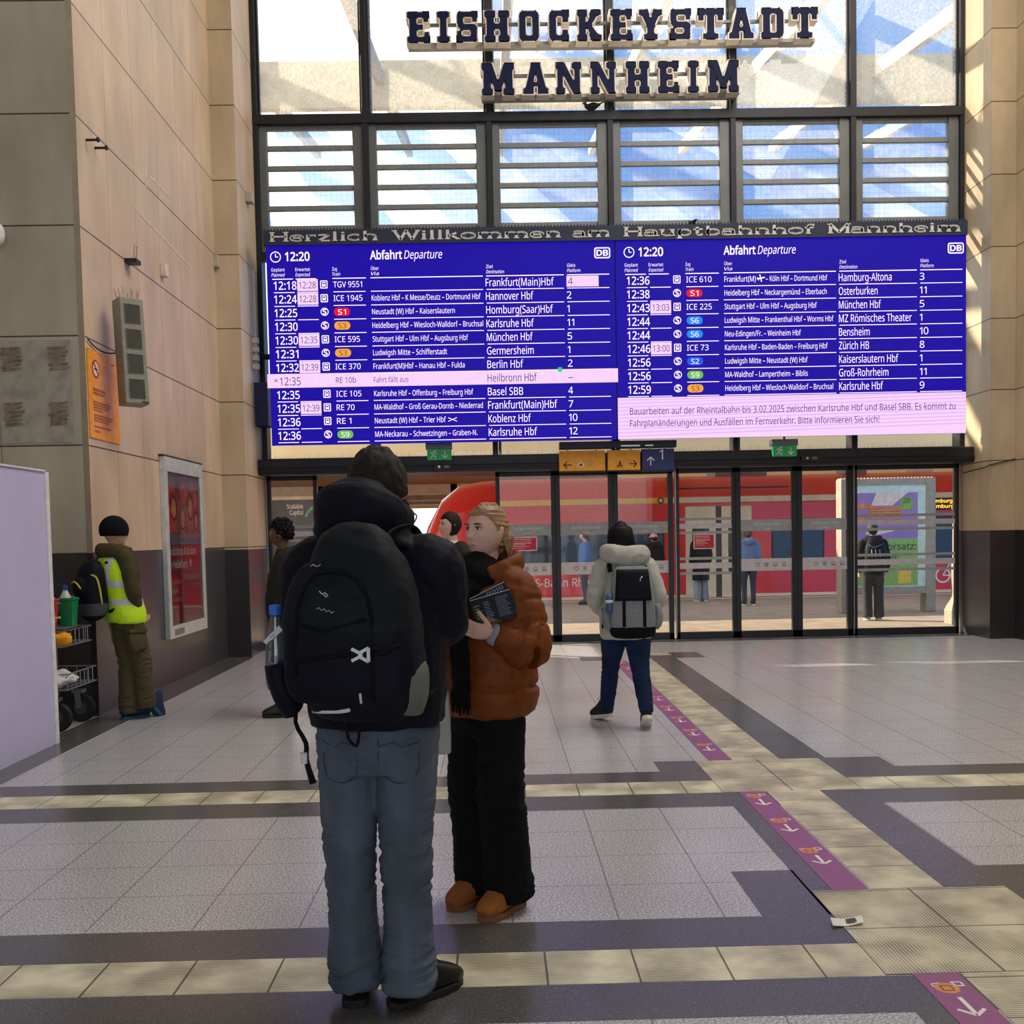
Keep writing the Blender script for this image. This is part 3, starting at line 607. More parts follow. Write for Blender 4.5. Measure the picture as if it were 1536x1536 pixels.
# seriffed wide capitals and small letters of the header, drawn as strokes
xh = .66
def arc(cx, cy, rx, ry, a0, a1, n=9): return [(cx+rx*math.cos(R(a0+(a1-a0)*k/n)), cy+ry*math.sin(R(a0+(a1-a0)*k/n))) for k in range(n+1)]
GL = {
 'H': (1.25, [[(.2, 0), (.2, 1)], [(1.05, 0), (1.05, 1)], [(.2, .52), (1.05, .52)]], [(.2, 0), (.2, 1), (1.05, 0), (1.05, 1)]),
 'W': (1.7, [[(.12, 1), (.5, 0)], [(.5, 0), (.85, 1)], [(.85, 1), (1.22, 0)], [(1.22, 0), (1.58, 1)]], [(.12, 1), (1.58, 1)]),
 'M': (1.5, [[(.2, 0), (.2, 1)], [(.2, 1), (.75, .1)], [(.75, .1), (1.3, 1)], [(1.3, 0), (1.3, 1)]], [(.2, 0), (1.3, 0), (.15, 1), (1.35, 1)]),
 'e': (.95, [[(.12, .36), (.83, .36)], arc(.48, .33, .36, .33, 0, 320, 14)], []),
 'r': (.78, [[(.2, 0), (.2, xh)], arc(.5, .33, .3, .3, 150, 50, 5)], [(.2, 0)]),
 'z': (.85, [[(.1, xh), (.75, xh)], [(.75, xh), (.1, 0)], [(.1, 0), (.78, 0)]], []),
 'l': (.5, [[(.25, 0), (.25, 1)]], [(.25, 0)]), 'i': (.5, [[(.25, 0), (.25, xh)], [(.25, .84), (.25, .95)]], [(.25, 0)]),
 'c': (.9, [arc(.48, .33, .36, .33, 45, 315, 13)], []),
 'h': (1.05, [[(.22, 0), (.22, 1)], arc(.53, .36, .31, .30, 170, 0, 7)+[(.84, 0)]], [(.22, 0), (.84, 0)]),
 'n': (1.05, [[(.22, 0), (.22, xh)], arc(.53, .36, .31, .30, 170, 0, 7)+[(.84, 0)]], [(.22, 0), (.84, 0)]),
 'm': (1.65, [[(.22, 0), (.22, xh)], arc(.53, .36, .31, .30, 170, 0, 7)+[(.84, 0)], arc(1.14, .36, .31, .30, 170, 0, 7)+[(1.45, 0)]], [(.22, 0), (.84, 0), (1.45, 0)]),
 'k': (1.0, [[(.22, 0), (.22, 1)], [(.25, .3), (.75, xh)], [(.42, .42), (.85, 0)]], [(.22, 0), (.85, 0)]),
 'o': (1.0, [arc(.5, .33, .38, .33, 0, 360, 16)], []),
 'a': (.98, [arc(.44, .2, .32, .2, 0, 360, 12), arc(.44, .4, .34, .26, 150, 0, 8)+[(.8, 0)]], [(.82, 0)]),
 'u': (1.05, [[(.2, xh), (.2, .3)]+arc(.5, .3, .3, .3, 180, 350, 7), [(.82, xh), (.82, 0)]], [(.82, 0), (.17, xh), (.79, xh)]),
 'p': (1.0, [[(.2, -.32), (.2, xh)], arc(.5, .33, .34, .33, 0, 360, 14)], [(.2, -.32)]),
 'b': (1.0, [[(.2, 0), (.2, 1)], arc(.5, .33, .34, .33, 0, 360, 14)], []),
 't': (.75, [[(.3, .9), (.3, .12), (.42, 0), (.62, .06)], [(.08, xh), (.62, xh)]], []),
 'f': (.72, [[(.28, 0), (.28, .8)]+arc(.48, .8, .2, .2, 180, 40, 5), [(.08, xh), (.6, xh)]], [(.28, 0)])}
hl = mat('header_lettering', (206, 206, 200), .5); b = MB(); zb0 = ZP+.05; hcap = .118
def stroke(poly, ox, kx, hz):
    for (xa, ya), (xb, yb) in zip(poly, poly[1:]):
        A = Vector((ox+xa*kx, 0, ya*hz)); Bv = Vector((ox+xb*kx, 0, yb*hz)); d = Bv-A
        if d.length < 1e-6: continue
        d.normalize(); tk = .010+.012*abs(d.z); nn = Vector((-d.z, 0, d.x))*tk; e = d*.004; o = Vector((0, YB-.036, zb0))
        b.quad(o+A-nn-e, o+Bv-nn+e, o+Bv+nn+e, o+A+nn-e, hl)
for word, p0, p1 in (('Herzlich', 404, 568), ('Willkommen', 589, 842), ('am', 858, 915), ('Hauptbahnhof', 934, 1222), ('Mannheim', 1240, 1440)):
    xa, xb = W(p0, 355, YB).x, W(p1, 355, YB).x; tot = sum(GL[c][0] for c in word); kx = (xb-xa)/tot
    for c in word:
        wd, st, se = GL[c]
        for poly in st: stroke(poly, xa, kx, hcap)
        for sx, sy in se: b.box(xa+(sx-.17)*kx, xa+(sx+.17)*kx, YB-.038, YB-.036, zb0+sy*hcap-.006, zb0+sy*hcap+.007, hl)
        xa += wd*kx
b.build('welcome_lettering', hd)
def bx(px): return W(px, 500, YB).x
U, V = X_, Z_
def T(b, s, px0, z, h, px1=None, m=None, **k):
    x0 = bx(px0); b.flat(text2d(s, h, (bx(px1)-x0) if px1 else None, **k), (x0, YB-.012, z), U, V, m or led_text)
def rect(b, px0, px1, z0, z1, m, d=.008): b.box(bx(px0), bx(px1), YB-d, YB-d+.002, z0, z1, m)
def clock(b, px, z):
    x = bx(px); b.flat(ring2(x, z, .062, .075, 20), (0, YB-.012, 0), U, V, led_text); b.box(x-.006, x+.006, YB-.013, YB-.012, z, z+.045, led_text); b.box(x, x+.035, YB-.013, YB-.012, z-.006, z+.006, led_text)
def db(b, px0, px1, z0, z1):
    x0, x1 = bx(px0), bx(px1); b.flat(one(rrect(x0, x1, z0, z1, .03)), (0, YB-.010, 0), U, V, led_text); b.flat(one(rrect(x0+.017, x1-.017, z0+.017, z1-.017, .02)), (0, YB-.012, 0), U, V, led_blue)
    b.flat(text2d('DB', z1-z0-.075, x1-x0-.06, 'C', bold=.03), ((x0+x1)/2, YB-.014, z0+.037), U, V, led_text)
def train_icon(b, px, z):
    x = bx(px); b.flat(one(rrect(x-.05, x+.05, z-.055, z+.055, .012)), (0, YB-.010, 0), U, V, led_text); b.flat(one(rrect(x-.038, x+.038, z-.043, z+.043, .01)), (0, YB-.012, 0), U, V, led_blue)
    b.flat(one(rrect(x-.024, x+.024, z-.026, z+.034, .012)), (0, YB-.014, 0), U, V, led_text); b.flat(one(rrect(x-.016, x+.016, z+.002, z+.02, .004)), (0, YB-.016, 0), U, V, led_blue)
    b.flat(one([(x-.03, z-.038), (x-.02, z-.038), (x-.006, z-.024), (x-.018, z-.024)]), (0, YB-.014, 0), U, V, led_text); b.flat(one([(x+.02, z-.038), (x+.03, z-.038), (x+.018, z-.024), (x+.006, z-.024)]), (0, YB-.014, 0), U, V, led_text)
def s_icon(b, px, z):
    x = bx(px); b.flat(one(disc(x, z, .055)), (0, YB-.010, 0), U, V, led_text); b.flat(one(disc(x, z, .044)), (0, YB-.011, 0), U, V, led_blue); b.flat(text2d('S', .068, .052, 'C', bold=.03), (x, YB-.013, z-.034), U, V, led_text)
def screen(name, x0, x1):
    return MB().box(x0, x1, YB-.006, YB+.03, ZB, ZP, led_blue).build(name, bd)
def header_part(p, sh_, o):
    b = MB(); z = W(o+35, 385-(.0133*(o-400)), YB).z-.005
    clock(b, o+17, z); T(b, '12:20', o+31, z-.055, .115, o+68, bold=.02); T(b, 'Abfahrt', o+158, z-.05, .112, o+206, bold=.02); T(b, 'Departure', o+209, z-.05, .112, o+266, shear=.22)
    db(b, o+493, o+517, z-.085, z+.065)
    for s1, s2, dx, ww in (('Geplant', 'Planned', 10, 20), ('Erwartet', 'Expected', 46, 22), ('Zug', 'Train', 101, 12), ('Über', 'Via', 159, 12), ('Ziel', 'Destination', 331, 27), ('Gleis', 'Platform', 452, 20)):
        T(b, s1, o+dx, z-.195, .045, o+dx+ww*len(s1)/max(len(s1), len(s2))); T(b, s2, o+dx, z-.265, .045, o+dx+ww, shear=.22)
    for a, e in ((11, 42), (46, 76), (101, 151), (158, 326), (331, 447), (452, 515)): rect(b, o+a, o+e, z-.305, z-.293, led_text)
    return b.build('screen_heading', p)
def row(p, o, z, r, dz, dark=False):
    pl_, ex, ic, tr_, via, dest, gl = r; b = MB(); tm = led_dark if dark else led_text
    if dark: rect(b, 399-0, 926, z-.085, z+.105, led_pink)
    if dark: T(b, '×', o+9, z-.02, .07, o+15, m=tm)
    T(b, pl_, o+(18 if dark else 13), z-.052, .108, o+(49 if dark else 47), m=tm, bold=0 if dark else .008)
    if ex: rect(b, o+48, o+79, z-.075, z+.085, led_pink); T(b, ex, o+51, z-.040, .088, o+76, m=led_dark)
    if ic == 't': train_icon(b, o+88, z+.01)
    if ic == 's': s_icon(b, o+88, z+.012)
    if tr_[0] in 'S' and len(tr_) < 4:
        n_, c_ = tr_.split('/') if '/' in tr_ else (tr_, 'red')
    if '/' in tr_:
        n_, c_ = tr_.split('/'); x0, x1 = bx(o+102), bx(o+126); b.flat(one(rrect(x0, x1, z-.048, z+.062, .052)), (0, YB-.010, 0), U, V, pill[c_]); b.flat(text2d(n_, .07, .11, 'C'), ((x0+x1)/2, YB-.013, z-.03), U, V, led_dark if c_ == 'orange' else led_text)
    else: T(b, tr_, o+102, z-.032, .078, o+102+5.4*len(tr_)*(.93 if dark else 1), m=tm)
    if via:
        if '|' in via[0]:
            v1, v2 = via[0].split('|'); T(b, v1, o+159, z-.034, .074, o+206, m=tm); T(b, v2, o+221, z-.034, .074, via[1], m=tm); x = bx(o+213.5); b.bar((x-.05, YB-.012, z+.0), (x+.055, YB-.012, z+.02), .004, .018, led_text); b.bar((x-.015, YB-.013, z+.06), (x+.01, YB-.013, z-.04), .004, .014, led_text); b.bar((x-.05, YB-.013, z+.02), (x-.03, YB-.013, z-.02), .004, .01, led_text)
        else: T(b, via[0], o+159, z-.034, .074, via[1], m=tm)
    T(b, dest[0], o+330, z-.050, .104, dest[1], m=tm)
    if gl == '4*': rect(b, o+451, o+499, z-.072, z+.075, led_pink); T(b, '4', o+453, z-.042, .09, None, m=led_dark)
    else: T(b, gl, o+451, z-.048, .096, None if gl in '11' else o+451+(7 if len(gl) == 1 else 13), m=tm, space=.8)
    if not dark:
        for a, e, dzz in ((13, 44, 0), (48, 79, 0), (102, 150, 0), (158, 326, 0), (331, 447, 0), (452, 515, 0)): rect(b, o+a, o+e, z-.096, z-.086, led_text)
    return b.build('departure_row', p)
SL = screen('screen', XL, XM-.01); SR = screen('screen', XM+.01, XR)
header_part(SL, 0, 400); header_part(SR, 0, 928)
LR = [('12:18', '12:28', 't', 'TGV 9551', None, ('Frankfurt(Main)Hbf', 832), '4*'), ('12:24', '12:28', 't', 'ICE 1945', ('Koblenz Hbf – K Messe/Deutz – Dortmund Hbf', 722), ('Hannover Hbf', 801), '2'),
 ('12:25', '', 's', 'S1/red', ('Neustadt (W) Hbf – Kaiserslautern', 683), ('Homburg(Saar)Hbf', 830), '1'), ('12:30', '', 's', 'S3/orange', ('Heidelberg Hbf – Wiesloch-Walldorf – Bruchsal', 725), ('Karlsruhe Hbf', 801), '11'),
 ('12:30', '12:35', 't', 'ICE 595', ('Stuttgart Hbf – Ulm Hbf – Augsburg Hbf', 702), ('München Hbf', 799), '5'), ('12:31', '', 's', 'S3/orange', ('Ludwigsh Mitte – Schifferstadt', 670), ('Germersheim', 800), '1'),
 ('12:32', '12:39', 't', 'ICE 370', ('Frankfurt(M)Hbf – Hanau Hbf – Fulda', 696), ('Berlin Hbf', 784), '2'), ('12:35', '', '', 'RE 10b', ('Fahrt fällt aus', 611), ('Heilbronn Hbf', 804), '-'),
 ('12:35', '', 't', 'ICE 105', ('Karlsruhe Hbf – Offenburg – Freiburg Hbf', 708), ('Basel SBB', 783), '4'), ('12:35', '12:39', 't', 'RE 70', ('MA-Waldhof – Groß Gerau-Dornb – Niederrad', 722), ('Frankfurt(Main)Hbf', 834), '7'),
 ('12:36', '', 't', 'RE 1', ('Neustadt (W) Hbf – Trier Hbf', 666), ('Koblenz Hbf', 794), '10'), ('12:36', '', 's', 'S9/green', ('MA-Neckarau – Schwetzingen – Graben-N.', 713), ('Karlsruhe Hbf', 803), '12')]
RR = [('12:36', '', 't', 'ICE 610', ('Frankfurt(M)|– Köln Hbf – Dortmund Hbf', 1241), ('Hamburg-Altona', 1337), '3'), ('12:38', '', 's', 'S1/red', ('Heidelberg Hbf – Neckargemünd – Eberbach', 1240), ('Osterburken', 1316), '11'),
 ('12:43', '13:03', 't', 'ICE 225', ('Stuttgart Hbf – Ulm Hbf – Augsburg Hbf', 1225), ('München Hbf', 1321), '5'), ('12:44', '', 's', 'S6/lightblue', ('Ludwigsh Mitte – Frankenthal Hbf – Worms Hbf', 1250), ('MZ Römisches Theater', 1367), '1'),
 ('12:44', '', 's', 'S6/lightblue', ('Neu-Edingen/Fr. – Weinheim Hbf', 1201), ('Bensheim', 1304), '10'), ('12:46', '13:00', 't', 'ICE 73', ('Karlsruhe Hbf – Baden-Baden – Freiburg Hbf', 1241), ('Zürich HB', 1303), '8'),
 ('12:56', '', 's', 'S2/blue', ('Ludwigsh Mitte – Neustadt (W) Hbf', 1211), ('Kaiserslautern Hbf', 1347), '1'), ('12:56', '', 's', 'S9/green', ('MA-Waldhof – Lampertheim – Biblis', 1211), ('Groß-Rohrheim', 1332), '11'),
 ('12:59', '', 's', 'S3/orange', ('Heidelberg Hbf – Wiesloch-Walldorf – Bruchsal', 1249), ('Karlsruhe Hbf', 1324), '9')]
z0, z1 = W(428, 429, YB).z, W(436, 654, YB).z
for i, r in enumerate(LR): row(SL, 400, z0+(z1-z0)*i/11, r, 0, i == 7)
z2, z3 = W(956, 421.5, YB).z, W(957, 585, YB).z
for i, r in enumerate(RR): row(SR, 928, z2+(z3-z2)*i/8, r, 0)
b = MB(); rect(b, 836, 842, W(838, 554, YB).z-.035, W(838, 554, YB).z+.025, pill['dot'], .014); b.build('green_pixel', SL)
b = MB(); x = bx(676); zt = z0+(z1-z0)*10/11
for s in (1, -1): b.bar((x-.06, YB-.012, zt+.025*s), (x+.06, YB-.012, zt-.025*s), .004, .009, led_text)
b.build('split_mark', SL)
zn = W(930, 597, YB).z; b = MB(); b.box(XM+.01, XR, YB-.010, YB-.006, ZB, zn, led_pink)
k = 0
while ZB+.03+k*.05 < zn-.02:
    z = ZB+.03+k*.05; b.add([(XM+.01, YB-.011, z), (XR, YB-.011, z+.10 if z+.12 < zn else zn-.004), (XR, YB-.011, z+.115 if z+.13 < zn else zn), (XM+.01, YB-.011, z+.014)], [(0, 1, 2, 3)], mat('led_moire', (226, 182, 238), .4, emit=.76, namt=.01)); k += 1
T(b, 'Bauarbeiten auf der Rheintalbahn bis 3.02.2025 zwischen Karlsruhe Hbf und Basel SBB. Es kommt zu', 943, zn-.235, .092, 1433, m=led_dark)
T(b, 'Fahrplanänderungen und Ausfällen im Fernverkehr. Bitte informieren Sie sich!', 943, zn-.40, .092, 1318, m=led_dark)
b.build('notice_panel', SR)
MB().box(W(384, 610, 14.7).x, W(404, 610, 14.7).x, 14.6, 14.9, W(390, 640, 14.7).z, W(390, 575, 14.7).z, mat('navy_box', (18, 28, 80), .5)).build('side_box', bd, bevel=.01)
b = MB()
for x in (-2.2, .4, 3.2, 5.9): b.bar((x, YB+.25, 3.3), (x, YG-.1, 3.3), .06, .08, dark_metal); b.bar((x, YB+.25, 5.5), (x, YG-.1, 5.5), .06, .08, dark_metal)
b.build('bracket', bd)

# ---------------------------------------------------------------- block lettering high on the glass
def grow(p, d):
    n = len(p); o = []
    A = sum(p[i][0]*p[(i+1) % n][1]-p[(i+1) % n][0]*p[i][1] for i in range(n)); sg = 1 if A > 0 else -1
    for i in range(n):
        (ax, ay), (bx_, by), (cx, cy) = p[i-1], p[i], p[(i+1) % n]
        u = Vector((bx_-ax, by-ay)).normalized(); v = Vector((cx-bx_, cy-by)).normalized(); n1 = Vector((u.y, -u.x))*sg; n2 = Vector((v.y, -v.x))*sg
        k = (n1+n2); k = k*(d/max(.35, k.dot(n1))); o.append((bx_+k.x, by+k.y))
    return o
def rc(x0, y0, x1, y1): return [(x0, y0), (x1, y0), (x1, y1), (x0, y1)]
SLB = {
 'E': [rc(.1, 0, .46, 1), rc(0, 0, 1, .2), rc(.76, 0, 1, .35), rc(.3, .4, .74, .6), rc(0, .8, .97, 1), rc(.73, .66, .97, 1)],
 'I': [rc(.22, 0, .78, 1), rc(0, 0, 1, .2), rc(0, .8, 1, 1)],
 'S': [[(.16, .8), (1, .8), (1, 1), (.16, 1), (.05, .95)], rc(.74, .64, 1, 1), [(0, .62), (.1, .5), (.34, .5), (.34, .84), (.16, 1), (.1, .98), (0, .88)], [(.06, .5), (.2, .38), (.94, .38), (.98, .5), (.84, .6), (.1, .6)], [(.66, .14), (.86, .02), (.94, .05), (1, .14), (1, .42), (.9, .54), (.66, .5)], [(0, 0), (.84, 0), (.95, .08), (.84, .2), (0, .2)], rc(0, 0, .25, .38)],
 'H': [rc(.08, 0, .4, 1), rc(.6, 0, .92, 1), rc(0, 0, .46, .2), rc(0, .8, .46, 1), rc(.54, 0, 1, .2), rc(.54, .8, 1, 1), rc(.3, .4, .7, .6)],
 'O': [[(0, .15), (.06, .05), (.18, 0), (.36, .2), (.36, .8), (.18, 1), (.06, .95), (0, .85)], [(1, .15), (.94, .05), (.82, 0), (.64, .2), (.64, .8), (.82, 1), (.94, .95), (1, .85)], rc(.18, 0, .82, .2), rc(.18, .8, .82, 1)],
 'C': [[(0, .15), (.06, .05), (.18, 0), (.4, .2), (.4, .8), (.18, 1), (.06, .95), (0, .85)], [(.18, 0), (.98, 0), (.98, .2), (.3, .2)], rc(.66, 0, .98, .38), rc(.18, .8, 1, 1), rc(.68, .6, 1, 1)],
 'K': [rc(.07, 0, .38, 1), rc(0, 0, .44, .2), rc(0, .8, .44, 1), [(.3, .4), (.52, .4), (.9, .9), (.9, 1), (.6, 1)], [(.34, .56), (.5, .62), (.94, .1), (.9, 0), (.62, 0)], rc(.54, .82, .98, 1), rc(.52, 0, 1, .2)],
 'Y': [[(.06, .9), (.34, 1), (.66, .44), (.36, .4)], [(.94, .9), (.66, 1), (.34, .44), (.64, .4)], rc(.34, 0, .66, .5), rc(.2, 0, .8, .2), rc(0, .8, .42, 1), rc(.58, .8, 1, 1)],
 'T': [rc(.34, 0, .66, 1), rc(.18, 0, .82, .2), rc(0, .8, 1, 1), rc(0, .6, .24, 1), rc(.76, .6, 1, 1)],
 'A': [[(.06, .1), (.36, .1), (.6, 1), (.32, 1)], [(.94, .1), (.64, .1), (.40, 1), (.68, 1)], rc(.28, .24, .72, .4), rc(0, 0, .44, .2), rc(.56, 0, 1, .2), rc(.34, .86, .66, 1)],
 'D': [rc(.08, 0, .42, 1), rc(0, 0, .8, .2), rc(0, .8, .8, 1), [(.66, .2), (.8, 0), (.94, .06), (1, .16), (1, .84), (.94, .94), (.8, 1), (.66, .8)]],
 'M': [rc(.05, 0, .3, 1), rc(.7, 0, .95, 1), rc(0, 0, .36, .2), rc(.64, 0, 1, .2), rc(0, .8, .26, 1), rc(.74, .8, 1, 1), [(.05, 1), (.34, 1), (.6, .12), (.42, .12)], [(.95, 1), (.66, 1), (.40, .12), (.58, .12)]],
 'N': [rc(.06, 0, .3, 1), rc(.7, 0, .94, 1), rc(0, 0, .38, .2), rc(0, .8, .3, 1), rc(.6, .8, 1, 1), [(.06, 1), (.36, 1), (.94, 0), (.66, 0)]]}
sign_navy = mat('letter_navy', (22, 29, 62), .6, spec=.12); sign_white = mat('letter_side', (226, 216, 200), .55)
YS = 14.72
spike = mat('spike_wire', (150, 132, 108), .5, .4)
def spikes(b, x0, x1, y, z, h, step=.03, jit=.012):
    x = x0
    while x < x1:
        hh = h*random.uniform(.7, 1.1); tx = x+random.uniform(-1, 1)*.02; ty = y+random.uniform(-1, 1)*.04; w_ = .0022
        b.add([(x-w_, y, z), (x+w_, y, z), (x, y+w_*2, z), (tx, ty, z+hh)], [(0, 1, 3), (1, 2, 3), (2, 0, 3)], spike); x += step*random.uniform(.7, 1.3)
def sign_line(text, spans, ytop, ybot, label):
    SP = MB(); xs = [(W(a, (ytop+ybot)/2, YS).x, W(e, (ytop+ybot)/2, YS).x) for a, e in spans]
    mid = (spans[0][0]+spans[-1][1])/2; zt, zb = W(mid, ytop, YS).z, W(mid, ybot, YS).z
    t = thing('letter_sign', label, 'sign', ((xs[0][0]+xs[-1][1])/2, YS+.2, zb))
    b = MB(); b.box(xs[0][0], xs[-1][1], YS+.11, YG-.10, zb-.0, zb+.05, mat('sign_rail', (160, 152, 138), .5)); b.box(xs[0][0], xs[-1][1], YS+.16, YS+.2, zt-.12, zt-.08, grey_metal); b.build('rail', t)
    for ch, (x0, x1) in zip(text, xs):
        body, face = MB(), MB(); wd, ht = x1-x0, zt-zb
        for i, p in enumerate(SLB[ch]):
            q = [(x*wd, y*ht) for x, y in p]; e = .0008*i
            body.prism(grow(q, .008+.0007*i), (x0, YS, zb), X_, Z_, Y_, .17+e, sign_white); face.prism(grow(q, -.008), (x0, YS-.006-e, zb), X_, Z_, Y_, .01, sign_navy)
        o = body.build('letter', t, fix=True); face.build('letter_face', o, fix=True)
        spikes(SP, x0, x1, YS+.08, zt, .10)
    SP.build('spikes', t)['kind'] = 'stuff'
L1 = [(610, 644), (655, 675), (685, 716), (726, 765), (778, 809), (823, 853), (865, 903), (915, 948), (958, 994), (1005, 1036), (1047, 1085), (1093, 1131), (1141, 1176), (1188, 1226)]
L2 = [(722, 772), (784, 823), (833, 873), (885, 925), (938, 975), (986, 1018), (1031, 1049), (1061, 1109)]
sign_line('EISHOCKEYSTADT', L1, 14.5, 60.5, 'navy block letter sign, the upper and longer line on the glass front')
sign_line('MANNHEIM', L2, 93, 140, 'navy block letter sign, the lower and shorter line on the glass front')
b = MB(); spikes(b, -3.3, 6.85, YG-.03, 7.635, .17, .022); tag(b.build('bird_spikes'), 'wire bird spikes along the beam above the louvre windows', 'bird spikes', kind='stuff')
b = MB(); spikes(b, -3.3, 6.9, YG-.10, 2.72, .12, .014); tag(b.build('bird_spikes'), 'dense bird spikes along the beam over the sliding doors', 'bird spikes', kind='stuff')

# ---------------------------------------------------------------- hanging signs under the board
sg_y = mat('sign_yellow', (222, 150, 24), .5); sg_b = mat('sign_blue', (24, 34, 98), .5); ink = mat('sign_ink', (42, 34, 26), .6)
YW = 14.5
def arrow(b, c, d, L, m, y, t=.016):
    """thin arrow with an open head; c = tip in (x, z), d = direction in (x, z)"""
    c = Vector((c[0], y, c[1])); d = Vector((d[0], 0, d[1])).normalized(); n = Vector((-d.z, 0, d.x))
    b.bar(c-d*L, c-d*.01, .003, t, m, ref=n); b.bar(c, c-d*L*.42+n*L*.42, .003, t, m, ref=n+d); b.bar(c, c-d*L*.42-n*L*.42, .003, t, m, ref=n-d)
def hang_sign(name, label, px0, px1, py0, py1, m, fill):
    a, e = W(px0, py0, YW), W(px1, py1, YW)
    b = MB(); b.box(a.x, e.x, YW, YW+.14, e.z, a.z, m); b.box(a.x-.01, e.x+.01, YW+.01, YW+.15, e.z-.012, e.z, black_metal)
    for x in (a.x+.12, e.x-.12): b.bar((x, YW+.07, a.z), (x, YW+.07, 2.785), .02, .02, grey_metal)
    o = tag(b.build(name, base=((a.x+e.x)/2, YW+.07, e.z)), label, 'sign'); p = MB(); fill(p, a.x, e.x, e.z, a.z); p.build('pictograms', o); return o
def f1(b, x0, x1, z0, z1):
    y = YW-.004; z = z0+.085; arrow(b, (x0+.06, z), (-1, 0), .11, ink, y, .014)
    b.flat(one([(x0+.30, z-.05), (x0+.35, z), (x0+.30, z+.05), (x0+.25, z)]), (0, y, 0), X_, Z_, mat('pale_mark', (225, 215, 190), .5)); b.box(x0+.275, x0+.325, y-.003, y-.002, z-.008, z+.008, ink); b.box(x0+.292, x0+.308, y-.003, y-.002, z-.026, z+.026, ink)
    g = mat('faded_mark', (170, 140, 80), .6); b.box(x0+.40, x0+.43, y-.002, y, z-.03, z+.01, g); b.box(x0+.44, x0+.47, y-.002, y, z-.03, z+.0, g); b.box(x0+.43, x0+.48, y-.002, y, z+.02, z+.05, g)
def f2(b, x0, x1, z0, z1):
    y = YW-.004; z = z0+.085; arrow(b, (x1-.05, z), (1, 0), .11, ink, y, .014); cx = x0+.17
    b.flat(one(disc(cx, z+.038, .011, 10)), (0, y, 0), X_, Z_, ink); b.flat(one(rrect(cx-.016, cx+.016, z-.01, z+.024, .006, 2)), (0, y, 0), X_, Z_, ink); b.box(cx-.036, cx+.036, y-.002, y, z-.045, z-.012, ink); b.box(cx-.02, cx-.006, y-.004, y-.003, z-.045, z-.02, sg_y); b.box(cx+.01, cx+.024, y-.004, y-.003, z-.045, z-.025, sg_y)
def f3(b, x0, x1, z0, z1):
    y = YW-.004; mw = mat('sign_white', (222, 222, 230), .5); arrow(b, (x0+.12, z0+.19), (0, 1), .12, mw, y, .014); b.flat(text2d('1', .14, None, 'C'), (x0+.27, y, z0+.15), X_, Z_, mw)
hang_sign('direction_sign', 'yellow hanging sign with an arrow pointing left', 839, 908, 676.5, 705.5, sg_y, f1)
hang_sign('direction_sign', 'yellow hanging sign with seated figure and arrow pointing right', 911.5, 960.5, 675.5, 704.5, sg_y, f2)
hang_sign('track_sign', 'dark blue hanging sign reading 1 with an upward arrow', 963, 1011.5, 673.5, 705, sg_b, f3)
b = MB(); a = W(852, 664, 14.6); b.box(W(838, 664, 14.75).x, W(1011, 664, 14.75).x, 14.545, 14.75, 2.785, 2.88, mat('sign_backing', (20, 24, 44), .5)); b.box(W(930, 668, 14.66).x, W(958, 668, 14.66).x, 14.535, 14.55, 2.80, 2.82, steel); b.box(W(966, 668, 14.66).x, W(978, 668, 14.66).x, 14.535, 14.55, 2.80, 2.82, steel)
b.build('mounting_beam', bd)
exit_g = mat('exit_green', (30, 130, 70), .5, emit=.25)
def exit_sign(px, py, label, run):
    c = W(px, py, 14.6); h, wd = .15, .34; t = thing('exit_sign', label, 'exit sign', (c.x, 14.62, c.z-.075))
    b = MB(); b.box(c.x-wd/2, c.x+wd/2, 14.58, 14.66, c.z-h/2, c.z+h/2, exit_g); b.build('sign_face', t, bevel=.004)
    b = MB(); b.box(c.x-wd/2-.02, c.x+wd/2+.01, 14.56, 14.70, c.z+h/2, c.z+h/2+.09, grey_metal); b.bar((c.x, 14.63, c.z+h/2+.05), (c.x, 14.63, 2.905), .03, .03, grey_metal); b.build('housing', t, bevel=.004)
    b = MB(); y = 14.574; m = mat('exit_white', (226, 240, 228), .5); b.box(c.x-.15, c.x-.01 if run else c.x-.11, y, y+.003, c.z-.06, c.z+.06, exit_g)
    if run:
        k = lambda p, q, t_: b.bar((c.x-.08+p[0], y-.002, c.z+p[1]), (c.x-.08+q[0], y-.002, c.z+q[1]), .003, t_, m, ref=(-(q[1]-p[1]), 0, q[0]-p[0]))
        b.flat(one(disc(c.x-.06, c.z+.05, .014, 10)), (0, y-.003, 0), X_, Z_, m)
        for p, q in (((.01, .03), (-.01, -.01)), ((-.01, -.01), (.03, -.03)), ((.03, -.03), (.02, -.06)), ((-.01, -.01), (-.04, -.05)), ((.01, .03), (-.04, .02)), ((.01, .03), (.045, .0))): k(p, q, .016)
    else: b.box(c.x-.12, c.x-.06, y-.003, y, c.z-.055, c.z+.055, m)
    arrow(b, (c.x+.08, c.z-.05), (0, -1), .10, m, y-.003, .013); b.build('pictogram', t)
exit_sign(659, 682, 'green emergency exit sign above the open door at the left', True); exit_sign(1177, 676.5, 'green emergency exit sign above the right pair of sliding doors', True)
